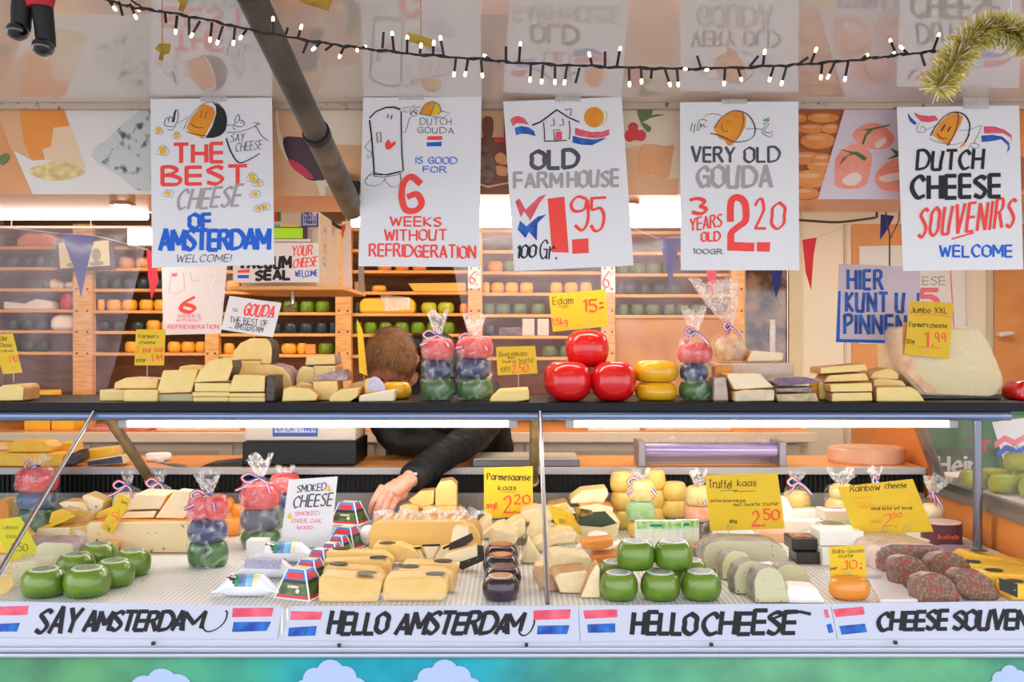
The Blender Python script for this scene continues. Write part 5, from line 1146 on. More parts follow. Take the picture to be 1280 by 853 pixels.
for n, (p, Y, d, zl, lab) in enumerate(PARM):
    ym = sum(q[1] for q in p) / len(p); p = [(x, y + (5 if y < ym and n < 9 else 0)) for x, y in p]
    zl = max(0, P(0, max(q[1] for q in p), Y).z - DECK)
    dk('parmesan chunk, ' + lab, p, d, C_parm if n != 11 else mat('striped_rind', (196, 160, 124), .5, (170, 130, 100), 60, stretch=(1, 1, .1)), C_parmr if n in (11, 12, 13) else C_parm, Y=Y, zl=zl, group=gm, name='parmesan_chunk', bevel=.005, dx=.01 * ((n % 3) - 1))
def cP(mb, c):
    write(mb, c, 'Parmesaanse', 609, 592, 663, 600, 1.3, K, -1); write(mb, c, 'kaas', 623, 607, 645, 613, 1.0, K); ribbon(mb, [(626, 615), (645, 616)], .5, c, K, .0009)
    write(mb, c, '2.', 630, 622, 644, 641, 1.8, RED); write(mb, c, '20', 643, 619, 662, 630, 1.8, RED); ribbon(mb, [(629, 641.5), (644, 640), (652, 641)], 1.1, c, RED, .0009); write(mb, c, 'ongR', 608, 628, 622, 636, 1.2, RED, -1)
price_card('yellow parmesan card at 2.20 standing behind the parmesan heap', [(605, 585), (666, 583), (666, 645), (605, 649)], 3.04, cP, [(636, 640, 664)])
def cQ(mb, c):
    write(mb, c, '100', 699, 649, 706, 654, .6, K, -1); write(mb, c, '2,50', 707, 644, 722, 654, .9, ORG, -1); ribbon(mb, [tuple(v) for v in smooth_pts(ellipse(713, 663, 2.6, 2.6, 8), 3)], .5, c, K, .0009); ribbon(mb, [(697, 635), (714, 640)], .6, c, ORG, .0009)
price_card('small curling yellow card behind the parmesan and the rod', [(684, 630), (716, 642), (728, 670), (696, 660)], 2.862, cQ, [(714, 664, 672)])

# middle: green-wrapped round, goat cheeses, orange blocks
dk('round cheese half with dark green paper label', [(700, 678), (700, 652), (712, 642), (760, 642), (775, 650), (772, 668), (766, 678)], .14, C_parm, C_cream, Y=2.88, zl=.0, name='cheese_half')
ch = COL.objects[-1]
b = MB(); b.prism([P(x, y, 2.876) - Vector((ch.location.x, 2.88, DECK + 0)) - Vector((0, 0, P(0, 678, 2.88).z - DECK)) for x, y in ((716, 640), (756, 637), (771, 652), (752, 657), (726, 655), (716, 648))], (0, .0014, 0)); b.build('green_label', mat('dark_green_label', (52, 62, 44), .35, (66, 80, 54), 30), ch, smooth=False)
b = MB(); b.prism([P(x, y, 2.874) - Vector((ch.location.x, 2.88, P(0, 678, 2.88).z)) for x, y in ((716, 632), (740, 636), (742, 641), (722, 644))], (0, .0014, 0)); b.build('gold_print', mat('gold_black_print', (210, 160, 30), .35, (40, 34, 24), 60), ch, smooth=False)
dk('pale rectangular wedge lying highest in the middle', [(713, 625), (714, 619), (728, 609), (759, 606), (761, 614), (754, 625)], .10, C_cream, C_pale, Y=3.05, zl=.092)
dk('pale wedge with orange inner edge under the highest one', [(724, 638), (725, 627), (746, 624), (767, 628), (766, 637), (742, 642)], .10, C_cream, C_orind, Y=3.0, zl=.055)
dk('tan wedge beside the chrome rod at the back', [(684, 640), (685, 622), (708, 618), (714, 624), (713, 638)], .10, C_pale, C_rind, Y=3.05, zl=.04)
gt = 'white goat cheeses'
dk('white goat cheese with rounded corner under the green label', [(735, 678), (736, 661), (746, 658), (760, 660), (765, 668), (764, 678)], .05, C_white, C_white, yb=694, zl=.015, group=gt, bevel=.006)
dk('white goat cheese beside the printed salad packs', [(766, 688), (766, 673), (774, 670), (792, 672), (796, 680), (794, 690)], .05, C_white, C_white, yb=700, group=gt, bevel=.006)
dk('white film wrapped goat cheese behind the orange blocks', [(719, 692), (722, 674), (742, 668), (748, 676), (732, 694)], .05, C_white, C_white, yb=705, group=gt, bevel=.004)
dk('pale flat piece behind the two upper green goudas', [(797, 700), (800, 688), (832, 686), (836, 698)], .06, C_cream, C_cream, yb=712, group=gt)
gr = 'orange cheese blocks'
dk('upper orange cheese block beside the goat cheese', [(727, 690), (729, 682), (748, 681), (766, 679), (767, 686), (752, 694)], .07, C_orange, C_orange, yb=722, Y=2.58, zl=.044, group=gr)
dk('lower orange cheese block half covered by film', [(739, 703), (741, 692), (774, 688), (776, 700), (768, 703)], .07, C_orange, C_orange, Y=2.56, zl=.01, group=gr)
dk('flat pale slice under the lower orange block', [(738, 712), (741, 704), (764, 703), (752, 712)], .05, C_cream, C_orind, Y=2.52, zl=.0, group=gr)

# bags and stacks of yellow minis in the middle
gy = 'stacked yellow mini cheeses at the vent'
pm = W_yel_m = mat('soft_yellow_wax', (232, 200, 112), .35, (222, 184, 90), 10)
for (x, y, w, h, l, lab) in ((778, 664, 30, 24, 0, 'lowest in the stack by the green label'), (778, 664, 30, 24, .060, 'middle of the stack by the green label'), (778, 664, 31, 26, .118, 'top of the stack by the green label'), (818, 660, 27, 24, .0, 'lowest behind the ribboned bag'), (818, 660, 27, 24, .060, 'middle behind the ribboned bag'), (818, 660, 28, 26, .116, 'top behind the ribboned bag'),
                             (843, 661, 31, 22, .030, 'lower of two beside the ribboned bag'), (843, 661, 31, 23, .085, 'upper of two beside the ribboned bag')):
    wheel(x, y, w, h, pm, 'soft yellow mini cheese, ' + lab, 'mini_cheese', 'cheese', gy, lift=l)
g3 = mat('soft_green_wax', (150, 186, 120), .35); s3 = mat('salmon_wax', (226, 150, 110), .35)
cheese_bag('ribboned bag with yellow, green and yellow cheeses in the middle of the counter', 801, 676, 36, [(pm, 20, 1, None), (g3, 26, 1, None), (pm, 26, 1, None)], 606, 594, DECK, gd, tails=1.2)
cheese_bag('ribboned bag with yellow and salmon cheeses beside the truffle card', 873, 672, 36, [(C_dark, 16, 1, None), (s3, 20, 1, None), (pm, 24, 1, None)], 617, 594, DECK, gd, tails=.3)
cheese_bag('ribboned bag with yellow cheese behind the truffle card edge', 996, 664, 34, [(g3, 22, 1, None), (pm, 24, 1, None)], 606, 596, DECK, gd, tails=1.0)
cheese_bag('clear bag with yellow cheeses and striped ribbon beside the rainbow card', 1052, 674, 40, [(g3, 22, 1, None), (pm, 24, 1, None), (pm, 18, .8, None)], 612, 594, DECK, gd, tails=.2, flare=.7)
cheese_bag('clear bag with a white ribbon behind the rainbow card top', 1094, 668, 30, [(g3, 20, 1, None), (pm, 22, 1, None)], 604, 590, DECK, gd, tails=.5)
cheese_bag('clear bag with pale cheese between rainbow card and end wall', 1166, 672, 30, [(pm, 20, 1, None), (mat('cream_mini_cheese', (238, 218, 170), .4), 18, 1, None)], 621, 602, DECK, gd, tails=.3, flare=.9, lean=.3)

def salad(px0, px1, y0, y1, Y, lab):
    a, c = P(px0, y1, Y), P(px1, y0, Y); h = c.z - a.z; w = c.x - a.x
    t = thing('printed_cheese_pack', lab, 'cheese pack', ((a.x + c.x) / 2, Y, DECK + .012), 'white and green printed packs')
    def q(n, x0, z0, x1, z1, m, dy=0.0, dd=.018):
        b = MB(); b.box((w * (x0 - .5), -dy, h * z0), (w * (x1 - .5), dd, h * z1)); b.build(n, m, t, smooth=False, bevel=.0008)
    q('pack', 0, 0, 1, 1, mat('pack_face', (232, 240, 226), .35, (210, 224, 204), 40)); q('leaf_header', .02, .74, .98, .99, mat('leafy_print', (120, 190, 60), .35, (226, 238, 200), 60), .0006, .001)
    for i in range(4): q('cheese_stick_window', .22 + .17 * i, .34, .35 + .17 * i, .66, mat('stick_print', (240, 234, 214), .35), .0006, .001)
    q('brand_patch', .30, .80, .56, .90, mat('green_patch', (30, 140, 90), .35), .0009, .001); q('food_print', .50, .03, .98, .26, mat('food_print', (222, 120, 60), .4, (250, 226, 190), 60), .0006, .001); q('bread_print', .02, .03, .30, .26, mat('bread_print', (232, 196, 160), .4), .0006, .001)
    q('edge_strip', .93, .0, .99, .74, M_white, .0008, .001)
salad(795, 853, 644, 683, 2.72, 'white and green printed cheese stick pack in front'); salad(846, 874, 648, 684, 2.76, 'white and green printed cheese stick pack half hidden behind the first')

# truffle cheese
def cT(mb, c):
    write(mb, c, 'Truffel', 886, 600, 914, 610, 1.1, K, -1); write(mb, c, 'kaas', 922, 600, 945, 608, 1.1, K, 0); ribbon(mb, [(900, 614), (922, 613), (917, 615), (945, 614)], .6, c, K, .0009)
    write(mb, c, 'echte boerenkaas', 888, 624, 932, 628, .7, K, 0, gap=1.6); write(mb, c, 'met zwarte truffel', 917, 629, 972, 633, .7, K, 1, gap=1.6)
    write(mb, c, '2.', 940, 640, 954, 657, 1.9, RED); write(mb, c, '50', 955, 637, 974, 650, 2.0, RED); ribbon(mb, [(940, 658.5), (958, 657.5)], 1.4, c, RED, .0009); write(mb, c, '100gr', 912, 650, 922, 654, .7, K)
    for x in (911, 943): ribbon(mb, [tuple(v) for v in smooth_pts(ellipse(x, 661, 3, 2.6, 8), 3)], .4, c, K, .0009)
price_card('large yellow truffel kaas card at 2.50', [(881, 594), (972, 592), (981, 661), (888, 664)], 2.72, cT, [(911, 660, 668), (943, 660, 668)])
gf = 'truffle cheese with grey rind'
dk('grey-rinded truffle cheese half wheel with film over its back', [(884, 711), (879, 700), (880, 682), (888, 675), (905, 672), (960, 673), (978, 679), (985, 690), (985, 703), (980, 712)], .10, C_truf, C_grey, yb=716, group=gf, name='truffle_half_cheese', bevel=.008, film_=True)
def twedge(label, poly, yb, d=.045, dx=-.010, yaw=0.0, f=None):
    return dk('truffle cheese wedge, ' + label, poly, d, f or C_truf, C_grey, yb=yb, group=gf, name='truffle_wedge', bevel=.005, dx=dx, yaw=yaw)
twedge('pale one against the half wheel', [(903, 725), (903, 704), (908, 693), (918, 688), (930, 689), (938, 696), (932, 724)], 726, f=mat('pale_truffle', (226, 220, 168), .4))
twedge('dark-rinded one in the middle', [(920, 738), (918, 716), (924, 702), (936, 695), (950, 697), (960, 706), (962, 712), (950, 738)], 744)
twedge('front one standing upright at the strip', [(945, 755), (943, 728), (948, 714), (960, 709), (973, 712), (980, 724), (988, 755)], 755)
twedge('rear one sloping towards the orange cheese', [(968, 735), (966, 718), (974, 706), (988, 702), (1004, 706), (1012, 718), (1018, 734)], 738, .04, -.006)
dk('white film wrapped cheese between the truffle wedges', [(948, 712), (948, 694), (966, 692), (982, 698), (984, 712)], .04, C_white, C_white, yb=726, group=gt, bevel=.006, film_=True)
dk('white glossy film wrapped piece at the strip', [(986, 755), (984, 737), (990, 732), (1020, 734), (1033, 755)], .05, C_white, C_white, yb=755.5, group=gt, bevel=.006, film_=True)

# right end: boxes, camembert, rainbow cheese
gx = 'packed cheeses at the rear of the counter'
def pbox(name, label, x0, x1, y0, y1, Y, d, m, zl=0.0, top=None, rz=0.0, cat='cheese box'):
    a, c = P(x0, y1, Y), P(x1, y0, Y); b = MB(); w = (c.x - a.x) / 2; b.box((-w, 0, 0), (w, d, c.z - a.z)); o = b.build(name, m, None, smooth=False, bevel=.002)
    o.location = ((a.x + c.x) / 2, Y, DECK + zl + .0008); o.rotation_euler = (0, 0, rz); tag(o, label, cat, gx)
    if top:
        b = MB(); b.box((-w * .85, d * .1, c.z - a.z), (w * .85, d * .9, c.z - a.z + .001)); b.build('printed_lid', top, o, smooth=False)
    return o
M_bx = mat('black_box', (56, 50, 44), .35); M_lid = mat('orange_food_print', (60, 48, 40), .35, (236, 150, 80), 40)
pbox('black_cheese_box', 'lower black cheese box beside the truffle half wheel', 996, 1027, 696, 710, 2.62, .08, M_bx, 0, None); pbox('black_cheese_box', 'upper black cheese box with orange food print on its lid', 990, 1022, 682, 697, 2.64, .08, M_bx, .033, M_lid)
pbox('white_cheese_box', 'lower crumpled white cheese box behind the 10 card', 1028, 1082, 694, 716, 2.60, .09, C_white, 0); pbox('white_cheese_box', 'upper crumpled white cheese box behind the 10 card', 1025, 1080, 676, 694, 2.62, .09, C_white, .05)
pbox('brie_box', 'white and red brie box on top of the cream packs', 1030, 1066, 660, 672, 2.80, .08, mat('cream_carton', (240, 222, 206), .4), .085, mat('red_white_print', (240, 226, 220), .4, (210, 50, 70), 30, vein=(.55, .6))); pbox('brie_box', 'second brie box below with a small red stripe', 1030, 1066, 672, 682, 2.80, .08, MATS['cream_carton'], .045)
pbox('cream_cheese_block', 'square cream cheese block with orange corner behind the truffle card', 982, 1010, 650, 667, 2.92, .08, C_white, .02); pbox('cream_cheese_block', 'square cream cheese block next to the brie boxes', 1010, 1034, 653, 668, 2.92, .08, C_white, .02)
dk('tall white brie wedge leaning at the truffle card edge', [(978, 664), (979, 625), (983, 624), (992, 640), (994, 652), (984, 664)], .05, C_white, C_white, Y=3.0, zl=.02, group=gx); dk('flat white brie wedge pointing at the rainbow card', [(986, 650), (992, 640), (1022, 638), (1046, 650)], .05, C_white, C_cream, Y=3.02, zl=.05, group=gx); dk('pale brie slice lying in front of the cream blocks', [(1002, 676), (1012, 668), (1034, 662), (1034, 674)], .06, C_white, C_cream, Y=2.85, zl=.012, group=gx)
pbox('orange_wrapped_pack', 'flat orange wrapped pack behind the truffle half wheel', 952, 990, 664, 676, 2.90, .08, mat('orange_wrap', (240, 170, 120), .35, (246, 206, 180), 20), .0)
pbox('dark_wrapped_pack', 'dark brown wrapped pack behind the printed packs', 866, 888, 666, 682, 2.80, .06, mat('dark_brown_wrap', (70, 56, 46), .35), .0); dk('dark tilted wedge beside the printed packs', [(866, 696), (866, 684), (874, 683), (878, 694)], .04, C_grey, C_dark, Y=2.66, zl=.0, group=gx)
wheel(1078, 690, 38, 20, C_gold, 'wrapped yellow round cheese under the rainbow card', 'round_cheese', 'cheese', gx)
wheel(1108, 684, 34, 18, C_yell, 'bright yellow round cheese under the middle of the rainbow card', 'round_cheese', 'cheese', gx)
M_pb = mat('plum_box', (98, 52, 66), .35, (114, 64, 76), 20); M_pl = mat('pinkish_lid', (226, 196, 186), .4)
def round_box(px, py, w, h, lab, lid=True, zl=0.0, txt=None):
    Y = ydeck(py); k = Y / F; r = w * .5 * k; t = thing('round_cheese_box', lab, 'cheese box', (P(px, py, Y).x, Y + r, DECK + zl + .0008), 'plum round cheese boxes'); hh = h * k
    b = MB(); b.lathe([(1e-4, 0), (r * .97, 0), (r, .002), (r, hh), (1e-4, hh)], n=36, sy=.9); b.build('box', M_pb, t, angle=.5)
    b = MB(); b.lathe([(1e-4, hh), (r * .97, hh), (r * .95, hh + .002), (1e-4, hh + .002)], n=36, sy=.9); b.build('lid', M_pl if lid else mat('lilac_lid', (150, 134, 150), .35), t, angle=.5)
    if txt:
        b = MB(); xx = -.55 * r
        for i in range(8): b.box((xx + i * .008, -r * .93, hh * .35), (xx + i * .008 + .0045, -r * .86, hh * .35 + .008 + .004 * (i % 3 == 0)))
        b.build('orange_lettering', mat('orange_print', (226, 110, 60), .4), t, smooth=False)
round_box(1188, 684, 50, 26, 'tall plum round cheese box against the end wall', True, .0, True); round_box(1148, 701, 48, 20, 'plum round cheese box half behind the rainbow card', True, 0, True); round_box(1211, 700, 60, 6, 'flat plum round box with lilac lid by the grey post', False)
C_rb = mat('rainbow_cheese_paste', (124, 84, 74), .4, (150, 138, 100), 130, vein=(.46, .64)); 
def rainbow_mat():
    m = C_rb; nt = m.node_tree; b = nt.nodes['Principled BSDF']; src = b.inputs['Base Color'].links[0].from_socket
    vo = nt.nodes.new('ShaderNodeTexVoronoi'); vo.inputs['Scale'].default_value = 170; tc = nt.nodes.new('ShaderNodeTexCoord'); nt.links.new(tc.outputs['Object'], vo.inputs['Vector'])
    sp = nt.nodes.new('ShaderNodeSeparateColor'); nt.links.new(vo.outputs['Color'], sp.inputs[0]); rp = nt.nodes.new('ShaderNodeValToRGB'); rp.color_ramp.interpolation = 'CONSTANT'
    rp.color_ramp.elements[0].position = 0; rp.color_ramp.elements[0].color = (0, 0, 0, 1); rp.color_ramp.elements[1].position = .84; rp.color_ramp.elements[1].color = (1, 1, 1, 1); nt.links.new(sp.outputs[0], rp.inputs[0])
    mx = nt.nodes.new('ShaderNodeMixRGB'); mx.inputs[2].default_value = rgb(176, 66, 54); nt.links.new(rp.outputs[0], mx.inputs[0]); nt.links.new(src, mx.inputs[1]); nt.links.new(mx.outputs[0], b.inputs['Base Color'])
rainbow_mat()
C_rbr = mat('rainbow_rind', (116, 82, 74), .35, (160, 128, 116), 40)
gq = 'rainbow cheese with red and green herbs'
o = dk('rainbow cheese half wheel with red and green flecks', [(1096, 712), (1094, 694), (1100, 684), (1116, 679), (1168, 680), (1188, 690), (1190, 700), (1170, 716), (1110, 718)], .16, C_rb, mat('pink_film_rind', (214, 186, 170), .3, (236, 220, 206), 24), yb=720, group=gq, name='rainbow_half_cheese', bevel=.010, dx=-.02, film_=True)
def rslice(label, poly, yb, d=.035, dx=-.012): return dk('rainbow cheese slice, ' + label, poly, d, C_rb, C_rbr, yb=yb, group=gq, name='rainbow_slice', bevel=.006, dx=dx)
rslice('leaning on the half wheel', [(1121, 730), (1117, 708), (1122, 698), (1134, 695), (1150, 698), (1164, 714), (1160, 728), (1136, 735)], 736)
rslice('rear one beside the yellow wedges', [(1165, 720), (1163, 698), (1172, 690), (1190, 687), (1204, 692), (1216, 706), (1212, 716), (1192, 724)], 728)
rslice('front one at the strip', [(1150, 755), (1146, 735), (1150, 722), (1164, 717), (1182, 719), (1194, 729), (1202, 748), (1200, 755)], 756)
rslice('lying one nearest the labelled wedges', [(1194, 736), (1194, 718), (1202, 711), (1226, 713), (1242, 724), (1254, 744), (1248, 750), (1216, 750)], 752)
b = MB(); pq = [PZ(x, y, DECK + .001) for x, y in ((1100, 755), (1148, 755), (1106, 713), (1078, 713))]; cc = sum(pq, Vector()) / 4; b.prism(pq, (0, 0, .010)); o = b.build('white_platter', mat('white_ceramic', (244, 244, 246), .15), None, smooth=False, bevel=.003, org=cc); tag(o, 'white glossy platter with small oval sticker beside the orange cheese', 'platter')
b = MB(); b.prism([Vector((P(x, y, 2.5).x, 0, 0)) for x, y in ((0, 0),)] * 0 or [(q[0], q[1], 0) for q in ellipse(.0, .06, .024, .02, 18)], (0, 0, .001)); st = b.build('oval_sticker', mat('sticker', (206, 206, 214), .4, (160, 160, 180), 60), o, smooth=False); st.location = (-.015, -.01, .0102)
gl = 'yellow wedges with black labels by the end wall'
for n, (p, yb, lx, ly, zl, lab) in enumerate((([(1200, 716), (1204, 698), (1212, 692), (1262, 700), (1300, 708), (1300, 716)], 716, 1231, .03, 0, 'rearmost by the flat lilac lid'), ([(1208, 728), (1210, 712), (1216, 706), (1290, 712), (1300, 728)], 728, 1222, .03, .0, 'second from the back'), ([(1232, 740), (1230, 722), (1236, 717), (1300, 720), (1300, 740)], 740, 1250, .03, 0, 'third with a large oval label'), ([(1264, 752), (1262, 736), (1268, 731), (1310, 733), (1310, 752)], 752, 1276, .03, 0, 'front one with a black printed tag'))):
    o = dk('bright yellow wedge, ' + lab, p, .07, C_yell, C_yell, yb=yb, zl=zl, group=gl, name='labelled_wedge', bevel=.006)
    tz = max(P(x, y, o.location.y).z for x, y in p) - min(P(x, y, o.location.y).z for x, y in p)
    labelled(o, (P(lx, 0, o.location.y).x - o.location.x, ly, tz), .022, .018, M_ov)
    if n == 3:
        b = MB(); b.prism([P(x, y, 2.24) - Vector((o.location.x, o.location.y, P(0, 752, o.location.y).z)) for x, y in ((1249, 723), (1272, 731), (1272, 748), (1250, 738))], (0, .002, 0)); b.build('black_price_tag', mat('black_tag', (44, 42, 40), .4, (160, 156, 150), 120, vein=(.66, .7)), o, smooth=False)
def cR(mb, c):
    write(mb, c, 'Rainbow', 1063, 607, 1100, 615, 1.0, K, 2); write(mb, c, 'cheese', 1106, 604, 1133, 611, 1.0, K, 1)
    write(mb, c, '-poivre', 1064, 620, 1090, 625, .6, ORG, 2); write(mb, c, '-chilly', 1066, 627, 1090, 632, .6, ORG, 1); write(mb, c, '-gouda cheese', 1070, 631, 1119, 636, .6, ORG, 2); write(mb, c, 'and lots of love', 1089, 634, 1140, 638, .8, K, 1)
    write(mb, c, '2,', 1105, 644, 1121, 658, 1.3, RED); write(mb, c, '50', 1116, 642, 1127, 648, 1.2, RED, 1); write(mb, c, '100gr', 1089, 651, 1102, 655, .6, ORG, 2)
    for x in (1106, 1132): ribbon(mb, [tuple(v) for v in smooth_pts(ellipse(x, 662, 3.4, 3.2, 8), 3)], .5, c, GRY, .0009)
price_card('large tilted yellow rainbow cheese card at 2,50', [(1047, 609), (1141, 599), (1167, 665), (1069, 669)], 2.66, cR, [(1106, 664, 674), (1132, 662, 674)])
def cS2(mb, c):
    write(mb, c, 'Baby Gouda', 1041, 687, 1079, 692, .7, K, 1); write(mb, c, 'truffel', 1048, 694, 1066, 698, .7, K, 1); write(mb, c, '10', 1056, 701, 1071, 711, 1.5, RED); fill(mb, c, [(1076, 704), (1078, 704), (1078, 706), (1076, 706)], RED); fill(mb, c, ellipse(1076, 710.5, 1.8, 1.8, 10), RED); write(mb, c, 'per', 1038, 709, 1047, 713, .8, K, 1); ribbon(mb, [(1052, 712), (1060, 711.5)], .6, c, K, .0009)
    ribbon(mb, [tuple(v) for v in smooth_pts(ellipse(1060, 720, 4, 3.6, 8), 3)], .5, c, GRY, .0009)
price_card('small yellow baby gouda truffel card at 10 on the orange cheese', [(1036, 684), (1080, 681), (1084, 722), (1038, 723)], 2.30, cS2, [(1060, 720, 729)])
b = MB(); b.box((-.006, -.004, 0), (.006, .004, .004)); o = b.build('cheese_crumb', C_pale, None, bevel=.001); o.location = PZ(179, 727, DECK); tag(o, 'tiny cheese crumb on the open grid beside the green goudas', 'crumb')

# ---------------------------------------------------------------- inside of the stall: storage rack with rows of cheeses
YR = 4.6; BK = 4.93
rack = thing('storage_rack', 'pine storage rack full of small cheeses along the back of the stall', 'rack', (0, YR, BACK))
ro = (0, YR, BACK)
def kx(px, Y): return (px - CX) * Y / F
def kz(py, Y): return CZ - (py - CY) * Y / F
POSTS = [(105, 24), (266, 17), (430, 20), (594, 18), (760, 17), (921, 17)]
for px, w in POSTS:
    b = MB(); b.box((kx(px - w / 2, YR), YR - .02, BACK + .0008), (kx(px + w / 2, YR), YR + .03, 2.16)); b.build('post', M_wood, rack, smooth=False, bevel=.003, org=ro)
    b = MB()
    for py in (338, 364, 391, 417, 444):
        for s in (-1, 1): b.box((kx(px + s * w * .27, YR) - .004, YR - .0235, kz(py - 2, YR) - .004), (kx(px + s * w * .27, YR) + .004, YR - .0195, kz(py - 2, YR) + .004))
    b.build('post_screws', MATS['dark_screw'], rack, smooth=False, org=ro)
BAYS = [(-60, 93, (282, 308, 334, 360.6, 387, 413, 440)), (117, 258, (282, 308, 335, 361, 388, 414, 441)), (275, 420, (285, 311, 338, 364, 390.5, 417, 443)), (440, 585, (285, 311.5, 338, 364.5, 391.6, 417.5, 444)), (603, 752, (287, 313, 339.5, 366, 393, 420, 446.6)), (768, 913, (289, 315, 342, 368, 394))]
for x0, x1, ys in BAYS:
    for y in ys:
        b = MB(); z = kz(y, YR); b.box((kx(x0 - 2, YR), YR, z - .015), (kx(x1 + 2, YR), YR + .28, z)); b.build('shelf_board', M_wood_h, rack, smooth=False, bevel=.002, org=ro)
b = MB(); b.box((kx(768, YR), YR + .01, BACK + .0008), (kx(913, YR), YR + .03, kz(397, YR))); b.build('lower_panel', mat('plywood_panel', (208, 150, 92), .5, (190, 126, 70), 9), rack, smooth=False, org=ro)
MINI = {}
def mini(bay, sh, x0, x1, m, lab, h=13.5, sq=1.0, Yo=.02):
    """one small cheese on a board of the rack, px extent x0..x1"""
    z = kz(BAYS[bay][2][sh], YR) + .0008; Y = YR + Yo; r = (x1 - x0) * .5 * Y / F; key = (m.name, round(h, 1))
    if key not in MINI:
        mb = MB(); mb.lathe(wheel_profile(1.0, 1.0), n=16); me = mb.build('rack_cheese', m); MINI[key] = me; o = me
    else:
        o = MINI[key].copy(); COL.objects.link(o)
    o.location = (kx((x0 + x1) / 2, YR), Y + r, z); o.scale = (r, r, h * Y / F); return o
MY = mat('rack_yellow', (250, 186, 70), .4, (240, 168, 50), 3); MO = mat('rack_orange', (240, 150, 60), .4); MG = mat('rack_green', (124, 156, 28), .35, (92, 130, 20), 2); MD = mat('rack_navy', (46, 58, 72), .3); MDG = mat('rack_dark_green', (44, 62, 48), .3); MLG = mat('rack_yellow_green', (190, 190, 40), .35); MPG = mat('rack_dull_green', (96, 120, 74), .4); MPK = mat('rack_peach', (232, 170, 120), .4)
where = ['nearest the stall end', 'behind the farmers cheese card', 'behind the GOUDA sign', 'behind the bowed man', 'behind the Edam card', 'beside the window']
def row(bay, sh, spans, m, col, h=13.5):
    for n, (a, c) in enumerate(spans):
        lab = '%s %s cheese on rack shelf %s, bay %s' % (ORD[n], col, ['one', 'two', 'three', 'four', 'five', 'six', 'seven'][sh], where[bay])
        tag(mini(bay, sh, a, c, m, lab, h), lab, 'cheese', '%s cheeses in a row on the rack' % col)
row(0, 2, [(5, 20), (22, 36), (38, 52), (54, 68)], MD, 'dark blue'); row(0, 3, [(44, 62)], MD, 'dark blue', 10); row(0, 5, [(2, 18), (20, 36), (38, 54)], MDG, 'dark'); row(0, 6, [(0, 18), (19, 37), (38, 56)], MDG, 'dark')
row(1, 2, [(143, 163), (164, 184), (186, 206)], MPK, 'peach', 14); row(1, 3, [(118, 132), (133, 148), (149, 164), (166, 182), (184, 200)], MD, 'dark blue'); row(1, 4, [(118, 127), (128, 146), (147, 166), (169, 187), (188, 204)], MY, 'yellow'); row(1, 5, [(118, 134), (136, 152), (158, 176)], MDG, 'dark green', 12); row(1, 5, [(178, 196), (197, 213)], MY, 'yellow'); row(1, 6, [(151, 168), (205, 222), (222, 240), (240, 256)], MY, 'yellow')
row(2, 4, [(331, 349), (350, 370), (372, 390), (391, 411)], MG, 'green', 14); row(2, 5, [(332, 350), (352, 370), (371, 390), (392, 409), (410, 420)], MD, 'dark navy'); row(2, 6, [(276, 290), (348, 369), (369, 382)], MY, 'yellow'); row(2, 6, [(394, 416)], MG, 'green', 14); row(2, 3, [(278, 296), (298, 316)], MY, 'yellow')
row(3, 4, [(441, 448)], MDG, 'dark'); row(3, 4, [(525, 545), (546, 567)], MLG, 'yellow-green'); row(3, 4, [(574, 585)], MO, 'orange', 12); row(3, 3, [(463, 481)], MY, 'yellow', 8); row(3, 5, [(441, 451), (453, 470), (472, 489), (491, 510), (512, 530), (532, 549), (551, 568)], MG, 'green', 14.5); row(3, 6, [(445, 457)], MDG, 'dark'); row(3, 2, [(470, 488), (492, 510), (514, 532)], MO, 'orange')
row(4, 2, [(609, 629)], MO, 'orange'); row(4, 2, [(630, 648), (650, 668)], MPG, 'dull green'); row(4, 3, [(603, 612), (613, 630), (631, 648), (650, 667), (688, 704), (706, 723), (726, 741)], MY, 'yellow', 13); row(4, 4, [(603, 618), (620, 638), (641, 659), (664, 682), (700, 716), (720, 736)], MPG, 'dull green'); row(4, 5, [(604, 620)], MD, 'dark blue'); row(4, 6, [(622, 640), (678, 697), (700, 716), (720, 738)], MPG, 'dull green')
row(5, 2, [(772, 788), (790, 808), (810, 828), (830, 846)], MPG, 'dull green'); row(5, 3, [(772, 780), (781, 800), (801, 815), (816, 836), (838, 855)], MDG, 'grey green'); row(5, 4, [(774, 787), (790, 806), (809, 827), (832, 846), (848, 866), (868, 884)], MPG, 'dull green')
def rackthing(name, label, bay, sh, poly, d, m, m2, bevel=.012, cat='cheese', Yo=.02):
    Y = YR + Yo; z = kz(BAYS[bay][2][sh], YR) + .0008; return cut(name, label, poly, Y, d, m, m2, cat, z=z, bevel=bevel)
rackthing('cheese_chunk', 'orange-red half cheese on the top visible board at the stall end', 0, 1, [(20, 308), (20, 298), (30, 292), (60, 292), (74, 299), (76, 308)], .15, mat('orange_red_paste', (232, 134, 84), .4), MO)
rackthing('cheese_chunk', 'white film-wrapped lump on the rack behind the plastic sheet', 0, 5, [(62, 411), (61, 398), (70, 391), (88, 392), (94, 400), (93, 411)], .14, C_white, C_white, .02)
rackthing('paper_bag', 'long white crumpled bag with red print lying on the rack', 0, 4, [(4, 386), (4, 376), (30, 379), (44, 373), (64, 376), (66, 386)], .10, mat('white_bag_print', (236, 226, 214), .5, (214, 90, 80), 8, vein=(.68, .74)), C_white, .006, 'bag')
rackthing('cheese_chunk', 'cream cheese roll on the board under the picture frame', 0, 3, [(61, 360), (61, 350), (66, 347), (78, 353), (78, 360)], .06, C_cream, C_cream); rackthing('cheese_chunk', 'second cream piece on the board under the picture frame', 0, 3, [(80, 360), (80, 352), (92, 351), (92, 360)], .06, C_cream, C_cream)
o = mini(0, 4, 69, 89, W_red, '', 20); tag(o, 'round red cheese on the rack beside the wide wooden post', 'cheese')
